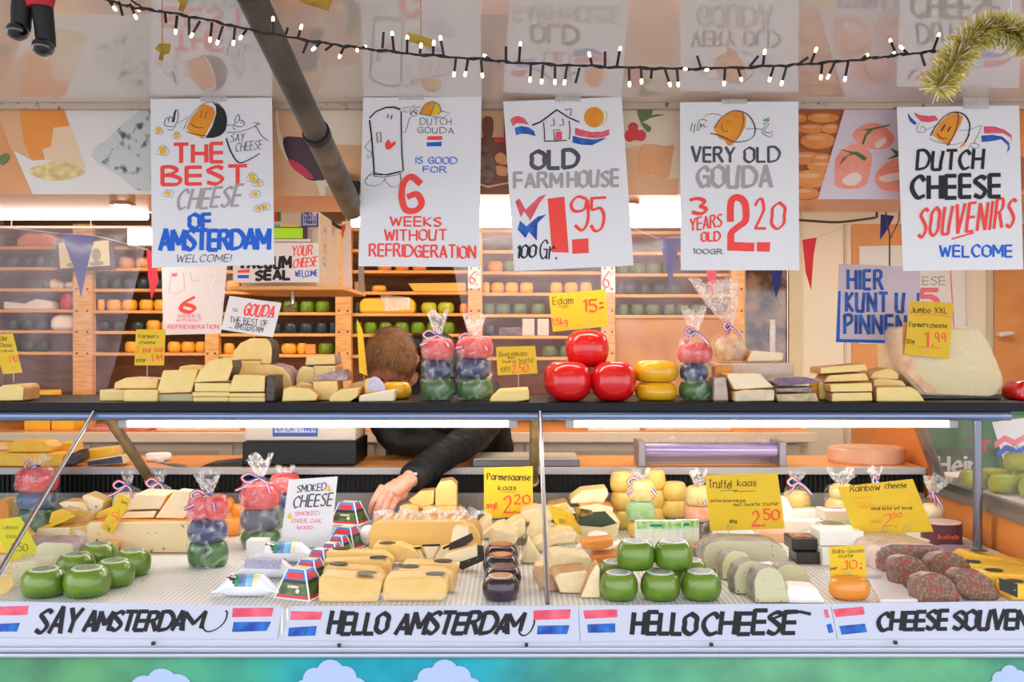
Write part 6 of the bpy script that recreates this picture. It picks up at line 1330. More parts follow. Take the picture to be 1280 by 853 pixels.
rackthing('round_cheese', 'big yellow wheel with glossy film on the rack above the bowed man', 3, 4, [(449, 391), (448, 379), (454, 372), (512, 371), (519, 378), (518, 391)], .16, C_yell, C_yell, .014); o = COL.objects[-1]
b = MB(); b.prism([P(x, y, YR + .018) - o.location for x, y in ((475, 369), (490, 369), (512, 372), (512, 387), (482, 389))], (0, .001, 0)); b.build('film_patch', film('shiny_film', (255, 255, 255), .3, .8, 14, .08), o, smooth=False)
rackthing('cheese_wedge', 'long low yellow wedge on the rack above the big wheel', 3, 3, [(517, 364), (510, 354), (582, 353), (583, 364)], .10, MY, MY, .003); rackthing('cardboard_box', 'small brown box on the rack next to the post behind the poster', 3, 3, [(443, 364), (443, 352), (454, 352), (454, 364)], .08, mat('cardboard', (200, 160, 110), .6), MATS['cardboard'], .001, 'box')
rackthing('cheese_block', 'square orange block on the rack beside a green cheese', 2, 6, [(382, 443), (382, 431), (394, 431), (394, 443)], .06, MO, MO, .002); rackthing('dark_pack', 'dark shiny wrapped pack on the rack behind the boerenkaas card', 4, 5, [(623, 420), (624, 410), (654, 409), (655, 420)], .06, mat('dark_foil', (60, 66, 80), .2, (160, 120, 110), 30), MD, .004, 'pack')
for n, (a, c) in enumerate(((653, 668), (672, 686))):
    rackthing('white_card', '%s pale packet hanging over the rack board behind the Edam card' % ORD[n], 4, 5, [(a, 420), (a, 399), (c, 399), (c, 420)], .01, mat('pale_packet', (220, 206, 192), .5), C_white, .001, 'packet', .0)

# back counter with white cupboards
bc = thing('back_counter', 'back counter with orange top and white cupboard fronts below the rack', 'counter', (0, 4.3, 0)); bo = (0, 4.3, 0)
cpart('top', [((-2.6, 4.30, 1.165), (1.36, 4.925, BACK))], M_owood, parent=bc, org=bo); cpart('front_edge', [((-2.6, 4.28, 1.148), (1.36, 4.30, BACK + .001))], mat('cream_ledge', (236, 222, 202), .4), .002, bc, bo)
cpart('base', [((-2.6, 4.34, .35), (1.34, 4.9, 1.16))], mat('white_cupboard', (240, 232, 218), .4), parent=bc, org=bo)
for n in range(6):
    x = -2.5 + n * .64; cpart('cupboard_door', [((x, 4.325, .42), (x + .60, 4.34, 1.135))], MATS['white_cupboard'], .004, bc, bo); cpart('door_panel', [((x + .06, 4.320, .5), (x + .54, 4.326, 1.105))], mat('panel_beige', (222, 206, 184), .4), .003, bc, bo)
gbk = 'things along the back counter'
def bbox(name, label, px0, px1, py0, py1, Y, d, m, zf, cat, group=None, bevel=.003):
    a = kx(px0, Y); c = kx(px1, Y); h = (py1 - py0) * Y / F; b = MB(); b.box((a - (a + c) / 2, 0, 0), (c - (a + c) / 2, d, h)); o = b.build(name, m, None, smooth=False, bevel=bevel); o.location = ((a + c) / 2, Y, zf + .0008); return tag(o, label, cat, group)
bbox('cheese_block', 'bright yellow block on the back counter at the stall end', 30, 62, 483, 492, 4.4, .12, C_yell, 1.365 - .0008, 'cheese'); COL.objects[-1].location.z = BACK
COL.objects[-1].scale.z = 5.5
bbox('cheese_block', 'second bright yellow block against the wide wooden post', 64, 92, 484, 492, 4.4, .12, C_yell, BACK, 'cheese'); COL.objects[-1].scale.z = 5.3
bbox('white_tray', 'white tray on the back counter behind the chrome rod', 735, 800, 536, 544, 4.36, .2, M_white, BACK, 'tray'); bbox('white_tray', 'long grey tray on the back counter above the film dispenser', 806, 915, 538, 545, 4.36, .2, M_cream, BACK, 'tray'); bbox('meat_plate', 'low pinkish plate on the back counter at the stall end', 104, 185, 540, 545, 4.36, .2, mat('pinkish_meat', (220, 160, 140), .5, (190, 110, 96), 20), BACK, 'plate'); bbox('paper_stack', 'flat stack of wrapping paper on the back counter behind the cheese gift bags', 195, 300, 539, 545, 4.36, .22, mat('paper_stack', (232, 214, 200), .6), BACK, 'paper')

# right part of the back wall: window, white boards, orange doors
wr = MB(); wr.box((kx(1000, BK), BK, .35), (2.95, 5.0, 2.36)); wr.box((kx(924, BK), BK, .35), (kx(1001, BK), 5.0, 1.20)); wr.box((kx(924, BK), BK, kz(272, BK)), (kx(1001, BK), 5.0, 2.36))
struct(wr.build('wall_back', mat('warm_white_board', (244, 232, 212), .4), smooth=False))
b = MB(); b.box((.95, BK + .02, .35), (kx(926, BK), 5.0, 2.36)); struct(b.build('wall_back', MATS['tan_back_panel'], smooth=False))
fr = MB(); fr.box((kx(985, BK), BK - .02, 1.18), (kx(1001, BK), BK + .01, kz(270, BK))); fr.box((kx(924, BK), BK - .02, 1.18), (kx(931, BK), BK + .01, kz(270, BK))); fr.box((kx(931, BK), BK - .02, 1.18), (kx(985, BK), BK + .01, 1.22)); fr.box((kx(931, BK), BK - .02, kz(276, BK)), (kx(985, BK), BK + .01, kz(270, BK)))
w1 = struct(fr.build('window_1', mat('cream_frame', (226, 212, 176), .4), smooth=False, bevel=.003))
b = MB(); b.box((kx(931, BK), BK + .012, 1.2), (kx(985, BK), BK + .018, kz(273, BK))); b.build('window_pane', mat('painted_street_reflection', (172, 142, 122), .06, (84, 68, 64), 13, vein=(.38, .6), coat=.8), w1, smooth=False)  # mottled brown paints the reflected street crowd into the pane colour
for n, px in enumerate((1056, 1190, 1236)):
    b = MB(); w = .012 if n == 0 else .03; b.box((kx(px, BK) - w / 2, BK - .014, .35), (kx(px, BK) + w / 2, BK, 2.2)); struct(b.build('trim_%d' % (n + 2), mat('beige_trim', (214, 198, 172), .4), smooth=False, bevel=.002))
d1_ = MB(); d1_.box((kx(1064, BK), BK - .012, .36), (kx(1184, BK), BK, 2.2)); d1o = struct(d1_.build('door_1', M_owood, smooth=False, bevel=.003))
d2_ = MB(); d2_.box((kx(1242, BK), BK - .012, .36), (kx(1400, BK), BK, 2.2)); d2o = struct(d2_.build('door_2', M_owood, smooth=False, bevel=.003))
b = MB(); b.tube([(kx(1246, BK), BK - .012, kz(418, BK)), (kx(1246, BK), BK - .05, kz(418, BK))], .012, 10); b.tube([(kx(1243, BK), BK - .05, kz(419, BK)), (kx(1254, BK), BK - .055, kz(417, BK)), (kx(1261, BK), BK - .05, kz(417, BK))], [.012, .011, .006], 10); b.build('door_handle', M_white, d2o)
def dP(mb, c):
    write(mb, c, 'CHEESE', 1120, 346, 1181, 356, 1.6, GRY, 0); write(mb, c, '5', 1152, 362, 1172, 384, 6, PNK, 0); ribbon(mb, [(1186, 300), (1193, 420)], 1.6, c, PNK, .0009)
sign('paper_poster', 'white poster with grey CHEESE and pink 5 on the orange door behind the pin sign', 'poster', [(1074, 308), (1205, 305), (1208, 428), (1074, 430)], BK - .016, dP)

# serving worktop goods
wg = 'cheeses on the worktop at the stall end'
def wtp(label, poly, Y, d, f, s, zl=0.0, **k): return cut(k.pop('name', 'cheese_block'), label, poly, Y, d, f, s, z=TOP + zl + .0005, group=wg, **k)
wtp('long bright yellow slab on the worktop edge', [(-20, 584), (-20, 569), (78, 569), (78, 584)], 3.27, .10, C_yell, C_yell); wtp('half round yellow cheese on the long slab', [(10, 566), (10, 555), (20, 551), (56, 552), (63, 560), (60, 566)], 3.32, .09, C_yell, C_gold, zl=.042); wtp('yellow block with rounded corner behind the slab', [(60, 562), (60, 550), (70, 547), (90, 546), (91, 560)], 3.42, .09, C_yell, C_gold, zl=.02); wtp('beige cheese end at the edge of the stall', [(-20, 568), (-20, 556), (6, 557), (12, 566)], 3.36, .08, C_pale, C_rind, zl=.04)
wtp('black rinded cheese corner beside the long yellow slab', [(79, 583), (79, 572), (101, 562), (104, 574), (96, 581)], 3.28, .06, C_dark, C_dark); wtp('yellow chunk behind the blue-black rinded wedge', [(103, 577), (104, 562), (141, 558), (143, 570), (128, 577)], 3.38, .08, C_yell, C_gold); wtp('pale wedge with blue-black rind facing front', [(109, 583), (109, 577), (152, 570), (154, 580)], 3.28, .08, mat('blue_black_rind', (44, 48, 74), .35, (70, 72, 100), 40), C_cream)
b = MB(); b.lathe([(1e-4, -.044), (.012, -.042), (.016, -.03), (.016, .03), (.012, .042), (1e-4, .044)], n=16); o = b.build('white_paper_roll', M_white, None); o.location = (kx(198, 3.42), 3.42, TOP + .0165); o.rotation_euler = (math.pi / 2 * .0, math.pi / 2, .35); tag(o, 'short white roll lying on the orange worktop', 'roll')
kn = thing('cheese_knife', 'broad cheese knife lying over the worktop edge by the brass tube', 'knife', (kx(225, 3.34), 3.34, TOP + .003))
b = MB(); b.prism([(-.075, .045, 0), (.04, -.055, 0), (.05, -.085, 0), (.02, -.08, 0), (-.085, .03, 0)], (0, 0, .0015)); b.build('blade', M_steel, kn, smooth=False); b = MB(); b.tube([(-.078, .037, .004), (-.13, .085, .006)], .009, 8); b.build('handle', M_white, kn)
b = MB(); b.prism([P(250, 585, 3.28), P(303, 585, 3.28), P(303, 577, 3.28), P(262, 581, 3.28)], (0, .08, 0)); o = b.build('dark_scale_tray', M_black, None, smooth=False, bevel=.002, org=Vector((kx(280, 3.28), 3.28, TOP))); o.location.z = TOP + .004; tag(o, 'low dark sloping tray beside the black scale', 'tray')
sc = thing('shop_scale', 'black shop scale base on the worktop beside the bowed man', 'scale', (kx(374, 3.27), 3.27, TOP + .0005)); hs = 31 * 3.27 / F
b = MB(); b.box((-.194, 0, .006), (.194, .26, hs)); b.build('housing', mat('satin_black', (18, 18, 22), .45, spec=.3), sc, smooth=False, bevel=.004); b = MB()
for x in (-.17, .17): b.tube([(x, .03, 0), (x, .03, .008)], .012, 8)
b.build('foot', M_black, sc)
rg_ = thing('cash_register', 'cream cash register standing on the black scale base', 'cash register', (kx(375, 3.30), 3.30, TOP + hs + .0016)); b = MB(); b.box((-.192, 0, 0), (.192, .22, .135)); b.build('housing', M_cream, rg_, smooth=False, bevel=.006)
cc_ = Card([(341, 532), (397, 532), (397, 546), (341, 546)], 3.298)
b = MB(); b.prism([q - rg_.location for q in cc_.pts()], (0, -.001, 0)); b.build('sticker', mat('navy_sticker', (30, 80, 160), .4), rg_, smooth=False)
b = MB(); b.prism([cc_.hit(x, y, .0012) - rg_.location for x, y in ((343, 532), (395, 532), (395, 541), (343, 541))], (0, -.0006, 0)); b.build('sticker_field', mat('sticker_grey', (206, 206, 220), .4), rg_, smooth=False)
b = MB(); write(b, cc_, 'HIER KUNT U PINNEN', 344, 534, 394, 539.5, .8, NAV, off=.0022, jit=0); b.build('sticker_lettering', INKS, rg_, smooth=False); COL.objects[-1].location = -rg_.location
st_ = thing('steel_board', 'brushed steel board lying on the worktop beside the folded hand', 'board', (kx(655, 3.27), 3.27, TOP + .0005)); b = MB(); b.box((-.175, 0, .0), (.19, .20, .024)); b.build('board', mat('grey_board_edge', (110, 108, 112), .35, metal=.4), st_, smooth=False, bevel=.003); b = MB(); b.box((-.171, .003, .024), (.186, .198, .0265)); b.build('top_plate', mat('pale_steel_top', (206, 196, 180), .35, (190, 180, 166), 30), st_, smooth=False)
fd = thing('film_dispenser', 'cling film dispenser with purple-tinted roll on the worktop', 'dispenser', (kx(890, 3.28), 3.28, TOP + .0005)); w_ = 88 * 3.28 / F
for s in (-1, 1):
    b = MB(); b.box((s * w_ - .012, -.01, 0), (s * w_ + .012, .12, .085)); b.build('side_plate', mat('grey_dispenser', (150, 146, 150), .4, metal=.3), fd, smooth=False, bevel=.003)
b = MB(); b.tube([(-w_ + .013, .03, .052), (w_ - .013, .03, .052)], .024, 20); b.build('film_roll', mat('purple_film_roll', (196, 184, 214), .12, (120, 90, 170), 20, coat=.6, stretch=(.1, 1, 14)), fd); b = MB(); b.box((-w_, .10, .0), (w_, .12, .07)); b.build('back_plate', MATS['grey_dispenser'], fd, smooth=False)
b = MB()
for i in range(14): b.tube([(-w_ + .03 + i * w_ * .135, .01, .078), (-w_ + .05 + i * w_ * .135, .05, .084 + .004 * (i % 3)), (-w_ + .04 + i * w_ * .135, .10, .078)], [.005, .009, .005], 6)
b.build('crumpled_film', C_film, fd)
w = wtp('low round pinkish-tan cheese wheel on the worktop against the end wall', [(0, 0)] * 3, 3.3, .1, C_rind, C_rind) if False else None
b = MB(); b.lathe([(1e-4, 0), (.128, 0), (.134, .01), (.134, .046), (.128, .052), (1e-4, .052)], n=36, sy=.8); o = b.build('round_cheese', mat('pinkish_tan_rind', (224, 176, 142), .4, (206, 150, 120), 12), None, angle=.5); o.location = (kx(1082, 3.42), 3.415, TOP + .0006); tag(o, 'low round pinkish-tan cheese wheel on the worktop against the end wall', 'cheese')

# neighbouring case seen through the end window
nb = slab('neighbour_counter', (1.475, 2.3, .0), (2.5, 3.9, 1.10), mat('neighbour_white', (214, 208, 200), .5)); del nb['kind']; tag(nb, 'pale neighbouring counter seen through the end window', 'counter')
gv = thing('green_beer_panel', 'green advertising panel with red star and cream lettering beyond the end window', 'advertising panel', (1.88, 3.6, 1.1005)); pn = Card([(1164, 536), (1262, 530), (1262, 612), (1172, 600)], 3.9)
b = MB(); b.box((-.33, 0, 0), (.55, .03, .30)); b.build('panel', mat('bottle_green', (30, 110, 56), .35, (70, 130, 80), 5), gv, smooth=False)
b = MB(); b.box((-.33, -.002, .065), (.55, 0, .10)); b.build('dark_band', mat('dark_green_band', (44, 84, 54), .35), gv, smooth=False)
b = MB(); sp = []
for i in range(10):
    a = math.pi / 2 + i * math.pi / 5; q = .075 if i % 2 == 0 else .03; q *= .62; sp.append((-.125 + q * math.cos(a), -.003, .115 + q * math.sin(a)))
b.prism(sp, (0, .0015, 0)); b.build('red_star', mat('star_red', (206, 60, 44), .4), gv, smooth=False)
class LC:
    def hit(s, px, py, off=0.0): return Vector((kx(px, 3.6) - 1.88, -.004 - off, kz(py, 3.6) - 1.1005))
b = MB(); write(b, LC(), 'Hein', 1172, 571, 1222, 590, 4, WHT, jit=0); b.build('cream_lettering', INKS, gv, smooth=False)
b = MB(); b.lathe([(1e-4, 0), (.04, 0), (.07, .022), (.066, .024), (.038, .004), (1e-4, .004)], n=24); ptr = b.build('white_dish', M_white, None); ptr.location = (1.585, 3.42, 1.10); tag(ptr, 'white dish in the neighbouring case below the green panel', 'dish'); ptr.location.z += .001
nl = mat('lime_cheese', (172, 178, 30), .4, (140, 150, 24), 6)
for n, (x, y, z, r) in enumerate(((1.565, 3.26, 0, .045), (1.66, 3.30, 0, .048), (1.76, 3.28, 0, .05), (1.62, 3.16, 0, .048), (1.72, 3.17, .0, .05), (1.83, 3.18, 0, .05), (1.71, 3.24, .062, .048), (1.80, 3.23, .062, .05), (1.67, 3.06, .0, .05), (1.77, 3.07, .0, .05))):
    b = MB(); b.lathe(wheel_profile(r, .06), n=18); o = b.build('lime_green_cheese', nl, None); o.location = (x, y, 1.101 + z); tag(o, '%s lime green cheese of the pile beyond the end window, counted from the green panel' % ORD[n], 'cheese', 'lime green cheeses in the neighbouring case')
def dB(mb, c):
    fill(mb, c, [(1243, 553), (1256, 544), (1268, 550), (1290, 538), (1290, 546), (1268, 558), (1256, 552), (1244, 561)], PNK); fill(mb, c, [(1246, 566), (1258, 556), (1270, 562), (1290, 552), (1290, 559), (1270, 570), (1258, 564), (1248, 572)], BLU); write(mb, c, 'BABY', 1254, 557, 1274, 563, .8, K); write(mb, c, 'Goud', 1255, 565, 1272, 571, .8, K)
sign('leaning_sign', 'white sign with red and blue strokes and BABY beyond the end window', 'sign', [(1240, 528), (1300, 520), (1300, 580), (1254, 574)], 3.25, dB)

# ---------------------------------------------------------------- the man bending over the worktop
def chain(mb, pts, rad, n=14, flat=1.0): mb.tube(smooth_pts(pts, 4), [r for i in range(len(rad) - 1) for r in [rad[i] + (rad[i + 1] - rad[i]) * t / 4 for t in range(4)]] + [rad[-1]], n, flat=flat)
def knob(mb, p, r, sc=(1, 1, 1)): mb.sphere(p, r, 14, 10, 0, sc)
man = thing('person', 'person with short brown hair in a black jacket bending down and reaching into the counter', 'person', (-.33, 3.95, .35)); mo = man.location
H0 = Vector((kx(489, 3.36), 3.37, kz(452, 3.36))); HU = Vector((.02, -.70, .71)).normalized(); HF = Vector((-.10, -.68, -.72)); HF = (HF - HU * HF.dot(HU)).normalized(); HR = HF.cross(HU).normalized()
def hp(a, f, u): return H0 + HR * a + HF * f + HU * u
body = MB()
rings = []
for i in range(25):                                   # skull, face and jaw as stacked sections along the head's axis
    u = -.118 + .236 * i / 24; q = math.sqrt(max(1 - (u / .1185) ** 2, .0004)); low = max(0, (-u - .01) / .108)
    wdt = .082 * q ** .8 * (1 - .30 * low); fro = .095 * q ** .75 * (1 - .04 * low); bak = .102 * q ** .8 * (1 - .55 * low)
    ring = []
    for j in range(32):
        a = 2 * math.pi * j / 32; c, s_ = math.cos(a), math.sin(a); x = wdt * c; f = (fro if s_ > 0 else bak) * s_
        if s_ > .5:
            nose = math.exp(-((a - math.pi / 2) / .16) ** 2) * max(0, 1 - abs((u + .030) / .036)); f += .024 * nose
            eye = (math.exp(-((abs(a - math.pi / 2) - .42) / .17) ** 2)) * math.exp(-((u + .004) / .014) ** 2); f -= .011 * eye
            brow = math.exp(-((abs(a - math.pi / 2) - .38) / .3) ** 2) * math.exp(-((u - .018) / .010) ** 2); f += .005 * brow
            mouth = math.exp(-((a - math.pi / 2) / .30) ** 2) * (math.exp(-((u + .066) / .005) ** 2) + math.exp(-((u + .080) / .006) ** 2)); f += .006 * mouth
            chin = math.exp(-((a - math.pi / 2) / .35) ** 2) * math.exp(-((u + .104) / .012) ** 2); f += .009 * chin
        ring.append(hp(x, f, u))
    rings.append(ring)
body.loft(rings)
for s in (-1, 1):                                     # ears: outer rim and bowl
    for t in range(7):
        a = -.9 + t * .55; knob(body, hp(s * (.083 + .006 * math.sin(t)), -.012 - .015 * math.cos(a) * .9, .000 + .027 * math.sin(a)), .0075)
    knob(body, hp(s * .080, -.010, -.002), .014, (1, 1, 1))
Ls, Le, Lw = Vector((-.12, 3.60, 1.46)), Vector((kx(596, 3.37), 3.37, kz(541, 3.37))), Vector((kx(512, 3.06), 3.06, kz(599, 3.06)))
Rs, Re, Rw = Vector((-.44, 3.52, 1.33)), Vector((-.42, 3.46, 1.245)), Vector((-.225, 3.47, 1.228))
chain(body, [hp(0, -.04, -.08), Vector((-.39, 3.52, 1.47)), Vector((-.36, 3.62, 1.44))], [.058, .060, .075])
chain(body, [(-.33, 3.95, 1.16), (-.34, 3.82, 1.28), (-.345, 3.68, 1.38), (-.35, 3.56, 1.42)], [.12, .11, .115, .08]); chain(body, [Ls, Le, Lw], [.05, .042, .029]); chain(body, [Rs, Re, Rw], [.035, .028, .024]); chain(body, [Ls, (-.34, 3.58, 1.42), Rs], [.055, .07, .055])
# left hand, fingers hanging down towards the cheese
def HP(px, py, Y): return P(px, py - (0 if Y < 3.3 else 8), Y - .11 if Y < 3.3 else Y)
pal = [[(512, 599, 3.17), .027], [(505, 605, 3.155), .030], [(497, 610, 3.14), .031], [(488, 614, 3.125), .027], [(482, 617, 3.12), .021], [(500, 616, 3.15), .026], [(493, 620, 3.135), .025], [(487, 622, 3.125), .020]]
for q, r in pal: knob(body, HP(*q), r, (1, .72, 1))
chain(body, [HP(512, 599, 3.17), HP(500, 608, 3.145), HP(489, 617, 3.125)], [.028, .033, .026], flat=.8)
for pts, r in (([(478, 609, 3.12), (471, 619, 3.09), (465.5, 630, 3.075), (463, 640, 3.085)], (.0125, .0105, .0095, .0075)), ([(483, 614, 3.115), (477, 624, 3.075), (472.5, 636, 3.06), (469, 648, 3.07)], (.0125, .0108, .0096, .0076)),
               ([(489, 618, 3.12), (484, 628, 3.08), (479.5, 639, 3.065), (475.5, 649, 3.075)], (.012, .0104, .0092, .0074)), ([(496, 622, 3.13), (492, 631, 3.095), (488.5, 638, 3.08), (485, 645, 3.085)], (.011, .0095, .0084, .0068)),
               ([(490, 606, 3.15), (478, 618, 3.165), (472, 630, 3.15), (470, 640, 3.13)], (.015, .0125, .0105, .008))):
    chain(body, [HP(*q) for q in pts], r, 12)
    knob(body, HP(*pts[-1]), r[-1])
# right hand, fist resting on the worktop with the fingers curled round a white stick
for q, r in (((572, 568, 3.47), .03), ((580, 562, 3.46), .028), ((584, 568, 3.46), .026), ((577, 572, 3.46), .026)): knob(body, HP(*q), r)
for pts in ([(584, 551, 3.46), (593, 546, 3.43), (600, 549, 3.41), (599, 556, 3.405)], [(582, 558, 3.455), (593, 553, 3.42), (601, 557, 3.40), (599, 564, 3.40)], [(580, 564, 3.455), (589, 560, 3.42), (597, 564, 3.40), (594, 570, 3.405)], [(578, 570, 3.455), (585, 567, 3.42), (592, 570, 3.40), (589, 575, 3.41)], [(576, 555, 3.46), (584, 546, 3.45), (592, 541, 3.44), (597, 539, 3.43)]):
    chain(body, [HP(*q) for q in pts], (.0105, .0098, .009, .0072), 12); knob(body, HP(*pts[-1]), .0072)
skin = mat('skin', (218, 158, 132), .45, (206, 140, 116), 24, bump=.03, sss=.12)
bo_ = body.build('body', skin, man, org=mo, angle=3.0); r_ = bo_.modifiers.new('remesh', 'REMESH'); r_.mode = 'VOXEL'; r_.voxel_size = .0028; r_.use_smooth_shade = True; s_ = bo_.modifiers.new('smooth', 'SMOOTH'); s_.factor = .5; s_.iterations = 3
jk = MB()
chain(jk, [(-.33, 3.98, 1.12), (-.33, 3.86, 1.27), (-.335, 3.72, 1.40), (-.34, 3.62, 1.46), (-.36, 3.555, 1.465)], [.19, .19, .19, .145, .085], 24)
chain(jk, [(-.27, 3.69, 1.53), (-.30, 3.63, 1.555), (-.37, 3.54, 1.53)], [.09, .088, .07], 20)
chain(jk, [(-.34, 3.62, 1.36), (-.35, 3.52, 1.315), (-.36, 3.45, 1.285)], [.16, .125, .085], 24, flat=.75)
chain(jk, [Ls + Vector((-.04, .03, 0)), Ls + Vector((.02, -.05, -.10)), Le, Le.lerp(Lw, .5), Lw + (Le - Lw) * .10], [.085, .078, .060, .052, .045], 18)
chain(jk, [Rs + Vector((.05, .03, .0)), Rs, Re, Re.lerp(Rw, .6), Rw], [.10, .085, .052, .046, .040], 18)
jk.sphere((-.355, 3.565, 1.315), .10, 24, 16, 0, (1.85, .92, 1.24))
chain(jk, [Ls, (-.34, 3.60, 1.44), Rs], [.085, .12, .085], 18)
chain(jk, [(-.10, 3.95, 1.16), (-.12, 3.82, 1.24), (-.16, 3.70, 1.36)], [.11, .11, .11], 16)
jo = jk.build('jacket', mat('black_jacket', (11, 11, 14), .65, (20, 20, 24), 30, bump=.3, spec=.3), man, org=mo, angle=3.0); r_ = jo.modifiers.new('remesh', 'REMESH'); r_.mode = 'VOXEL'; r_.voxel_size = .006; r_.use_smooth_shade = True
tx = bpy.data.textures.new('folds', 'CLOUDS'); tx.noise_scale = .05; dm = jo.modifiers.new('folds', 'DISPLACE'); dm.texture = tx; dm.strength = .012; dm.mid_level = .5; s_ = jo.modifiers.new('smooth', 'SMOOTH'); s_.iterations = 2
cf = MB(); d_ = (Le - Lw).normalized(); cf.tube([Lw + d_ * .004, Lw + d_ * .012, Lw + d_ * .06, Lw + d_ * .068], [.042, .0455, .0485, .044], 20); cf.build('cuff', mat('cuff_black', (14, 14, 17), .6), man, org=mo)
cs = MB(); cs.sphere(Lw + d_ * .034 + Vector((.004, -.047, .008)), .006, 8, 6, 0, (1, .4, 1)); cs.build('cuff_stud', mat('stud', (190, 190, 196), .3, metal=.8), man, org=mo)
cl_ = MB(); cl_.tube(smooth_pts([hp(.088, -.055, -.075), Vector((-.31, 3.52, 1.585)), Vector((-.36, 3.58, 1.60)), Vector((-.43, 3.57, 1.55)), hp(-.088, -.05, -.085)], 5), [.012, .014, .016, .018, .02, .022, .024, .026, .027, .028, .028, .027, .026, .025, .024, .022, .02, .018, .016, .014, .012], 10); cl_.build('collar', MATS['black_jacket'], man, org=mo)
tr_ = MB()
for s in (-1, 1): chain(tr_, [(-.33 + s * .07, 3.98, 1.14), (-.33 + s * .10, 4.02, .80), (-.33 + s * .11, 4.04, .40)], [.115, .085, .06], 18)
to_ = tr_.build('trousers', mat('dark_trousers', (34, 36, 48), .7), man, org=mo, angle=3.0); r_ = to_.modifiers.new('remesh', 'REMESH'); r_.mode = 'VOXEL'; r_.voxel_size = .008
for s in (-1, 1):
    b = MB(); chain(b, [(-.33 + s * .11, 4.07, .39), (-.33 + s * .11, 4.0, .385), (-.33 + s * .115, 3.86, .375)], [.045, .045, .028], 12); b.build('shoe', M_black, man, org=mo)
# hair: cap plus short strands combed forward
hm = mat('brown_hair', (104, 72, 44), .5, (140, 98, 58), 60); hr = MB(); rings = []
def hairline(a): # lowest u of the hair at angle a (front is +pi/2)
    s_ = math.sin(a); return -.075 + .135 * max(0, s_) ** 1.5 + (.035 if abs(s_) < .35 else 0)
NA = 40
for i in range(15):
    t = i / 14; ring = []
    for j in range(NA):
        a = 2 * math.pi * j / NA; u0 = hairline(a); u = u0 + (.126 - u0) * (1 - (1 - t) ** 1.5); q = math.sqrt(max(1 - (min(u, .1255) / .126) ** 2, .0004)); k = 1 + .03 * mnoise.noise((math.cos(a) * 3, math.sin(a) * 3, u * 40)); e = .004 if t < .05 else 0
        ring.append(hp((.0875 - e) * q ** .8 * math.cos(a) * k, ((.100 if math.sin(a) > 0 else .108) - e) * q ** .78 * math.sin(a) * k, u))
    rings.append(ring)
hr.loft(rings, 0, True); ho = hr.build('hair', hm, man, org=mo, angle=3.0)
stn = MB(); rr = random.Random(5)
for i in range(4200):
    a = rr.uniform(0, 2 * math.pi); u0 = hairline(a); u = u0 + (.1255 - u0) * rr.random() ** .8; q = math.sqrt(max(1 - (u / .126) ** 2, .001)); fr_ = .101 if math.sin(a) > 0 else .109
    p = hp(.0885 * q ** .8 * math.cos(a), fr_ * q ** .78 * math.sin(a), u); nrm = (p - H0).normalized()
    d = (HF * (.8 + rr.uniform(-.3, .3)) - HU * .35 + HR * rr.uniform(-.5, .5) + HR * .5 * math.cos(a)); d = (d - nrm * d.dot(nrm)).normalized(); L = rr.uniform(.012, .024); sd = nrm.cross(d) * .0006
    m1 = p + d * L * .5 + nrm * rr.uniform(.002, .006); e = p + d * L + nrm * rr.uniform(.0, .005); o = len(stn.v); mi = 1 if rr.random() < .45 else 0
    stn.v += [tuple(p - sd), tuple(p + sd), tuple(m1 + sd * .8), tuple(m1 - sd * .8), tuple(e)]; stn.f += [[o, o + 1, o + 2, o + 3], [o + 3, o + 2, o + 4]]; stn.m += [mi, mi]
stn.build('hair_strands', [hm, mat('hair_highlight', (168, 120, 70), .45)], ho, org=mo); COL.objects[-1]['kind'] = 'stuff'
gl_ = MB()
for s in (-1, 1): gl_.tube([hp(s * .086, -.015, .012), hp(s * .086, .06, .006), hp(s * .076, .098, .002)], .0022, 6)
for s in (-1, 1): gl_.tube([hp(s * .033 + .024 * math.cos(i * math.pi / 8), .104 - .010 * abs(math.cos(i * math.pi / 8)), -.006 + .019 * math.sin(i * math.pi / 8)) for i in range(17)], .0018, 6)
gl_.tube([hp(-.010, .110, -.002), hp(.010, .110, -.002)], .0018, 6); gl_.build('glasses', M_black, man, org=mo)
b = MB(); b.tube([P(601, 551, 3.40), P(596, 538, 3.41)], .0035, 8); o = b.build('white_stick', M_white, None, org=P(598, 545, 3.405)); tag(o, 'thin white stick held in the folded fist', 'stick')

# ---------------------------------------------------------------- lamps inside the stall, and added panels that brighten it
E_in = emission('warm_fill', (255, 238, 214), INNER_E); E_spot = emission('spot_glass', (255, 240, 220), 9.0); E_tube2 = emission('bright_batten', (255, 246, 232), 14.0)
for n, (x, y, lx, ly) in enumerate(((-1.35, 3.9, 1.1, .30), (.25, 3.9, 1.1, .30), (1.75, 3.9, .9, .30))):  # panels added out of view to brighten the inside of the stall
    t = thing('added_fill_panel', '%s added flat fill panel above the serving aisle, counted from the stall end' % ORD[n], 'lamp', (x, y, 2.36), 'added fill panels on the stall ceiling'); b = MB(); b.box((-lx / 2, -ly / 2, -.03), (lx / 2, ly / 2, 0)); b.build('frame', M_white, t, smooth=False); b = MB(); b.box((-lx / 2 + .02, -ly / 2 + .02, -.034), (lx / 2 - .02, ly / 2 - .02, -.030)); b.build('diffuser', E_in, t, smooth=False)
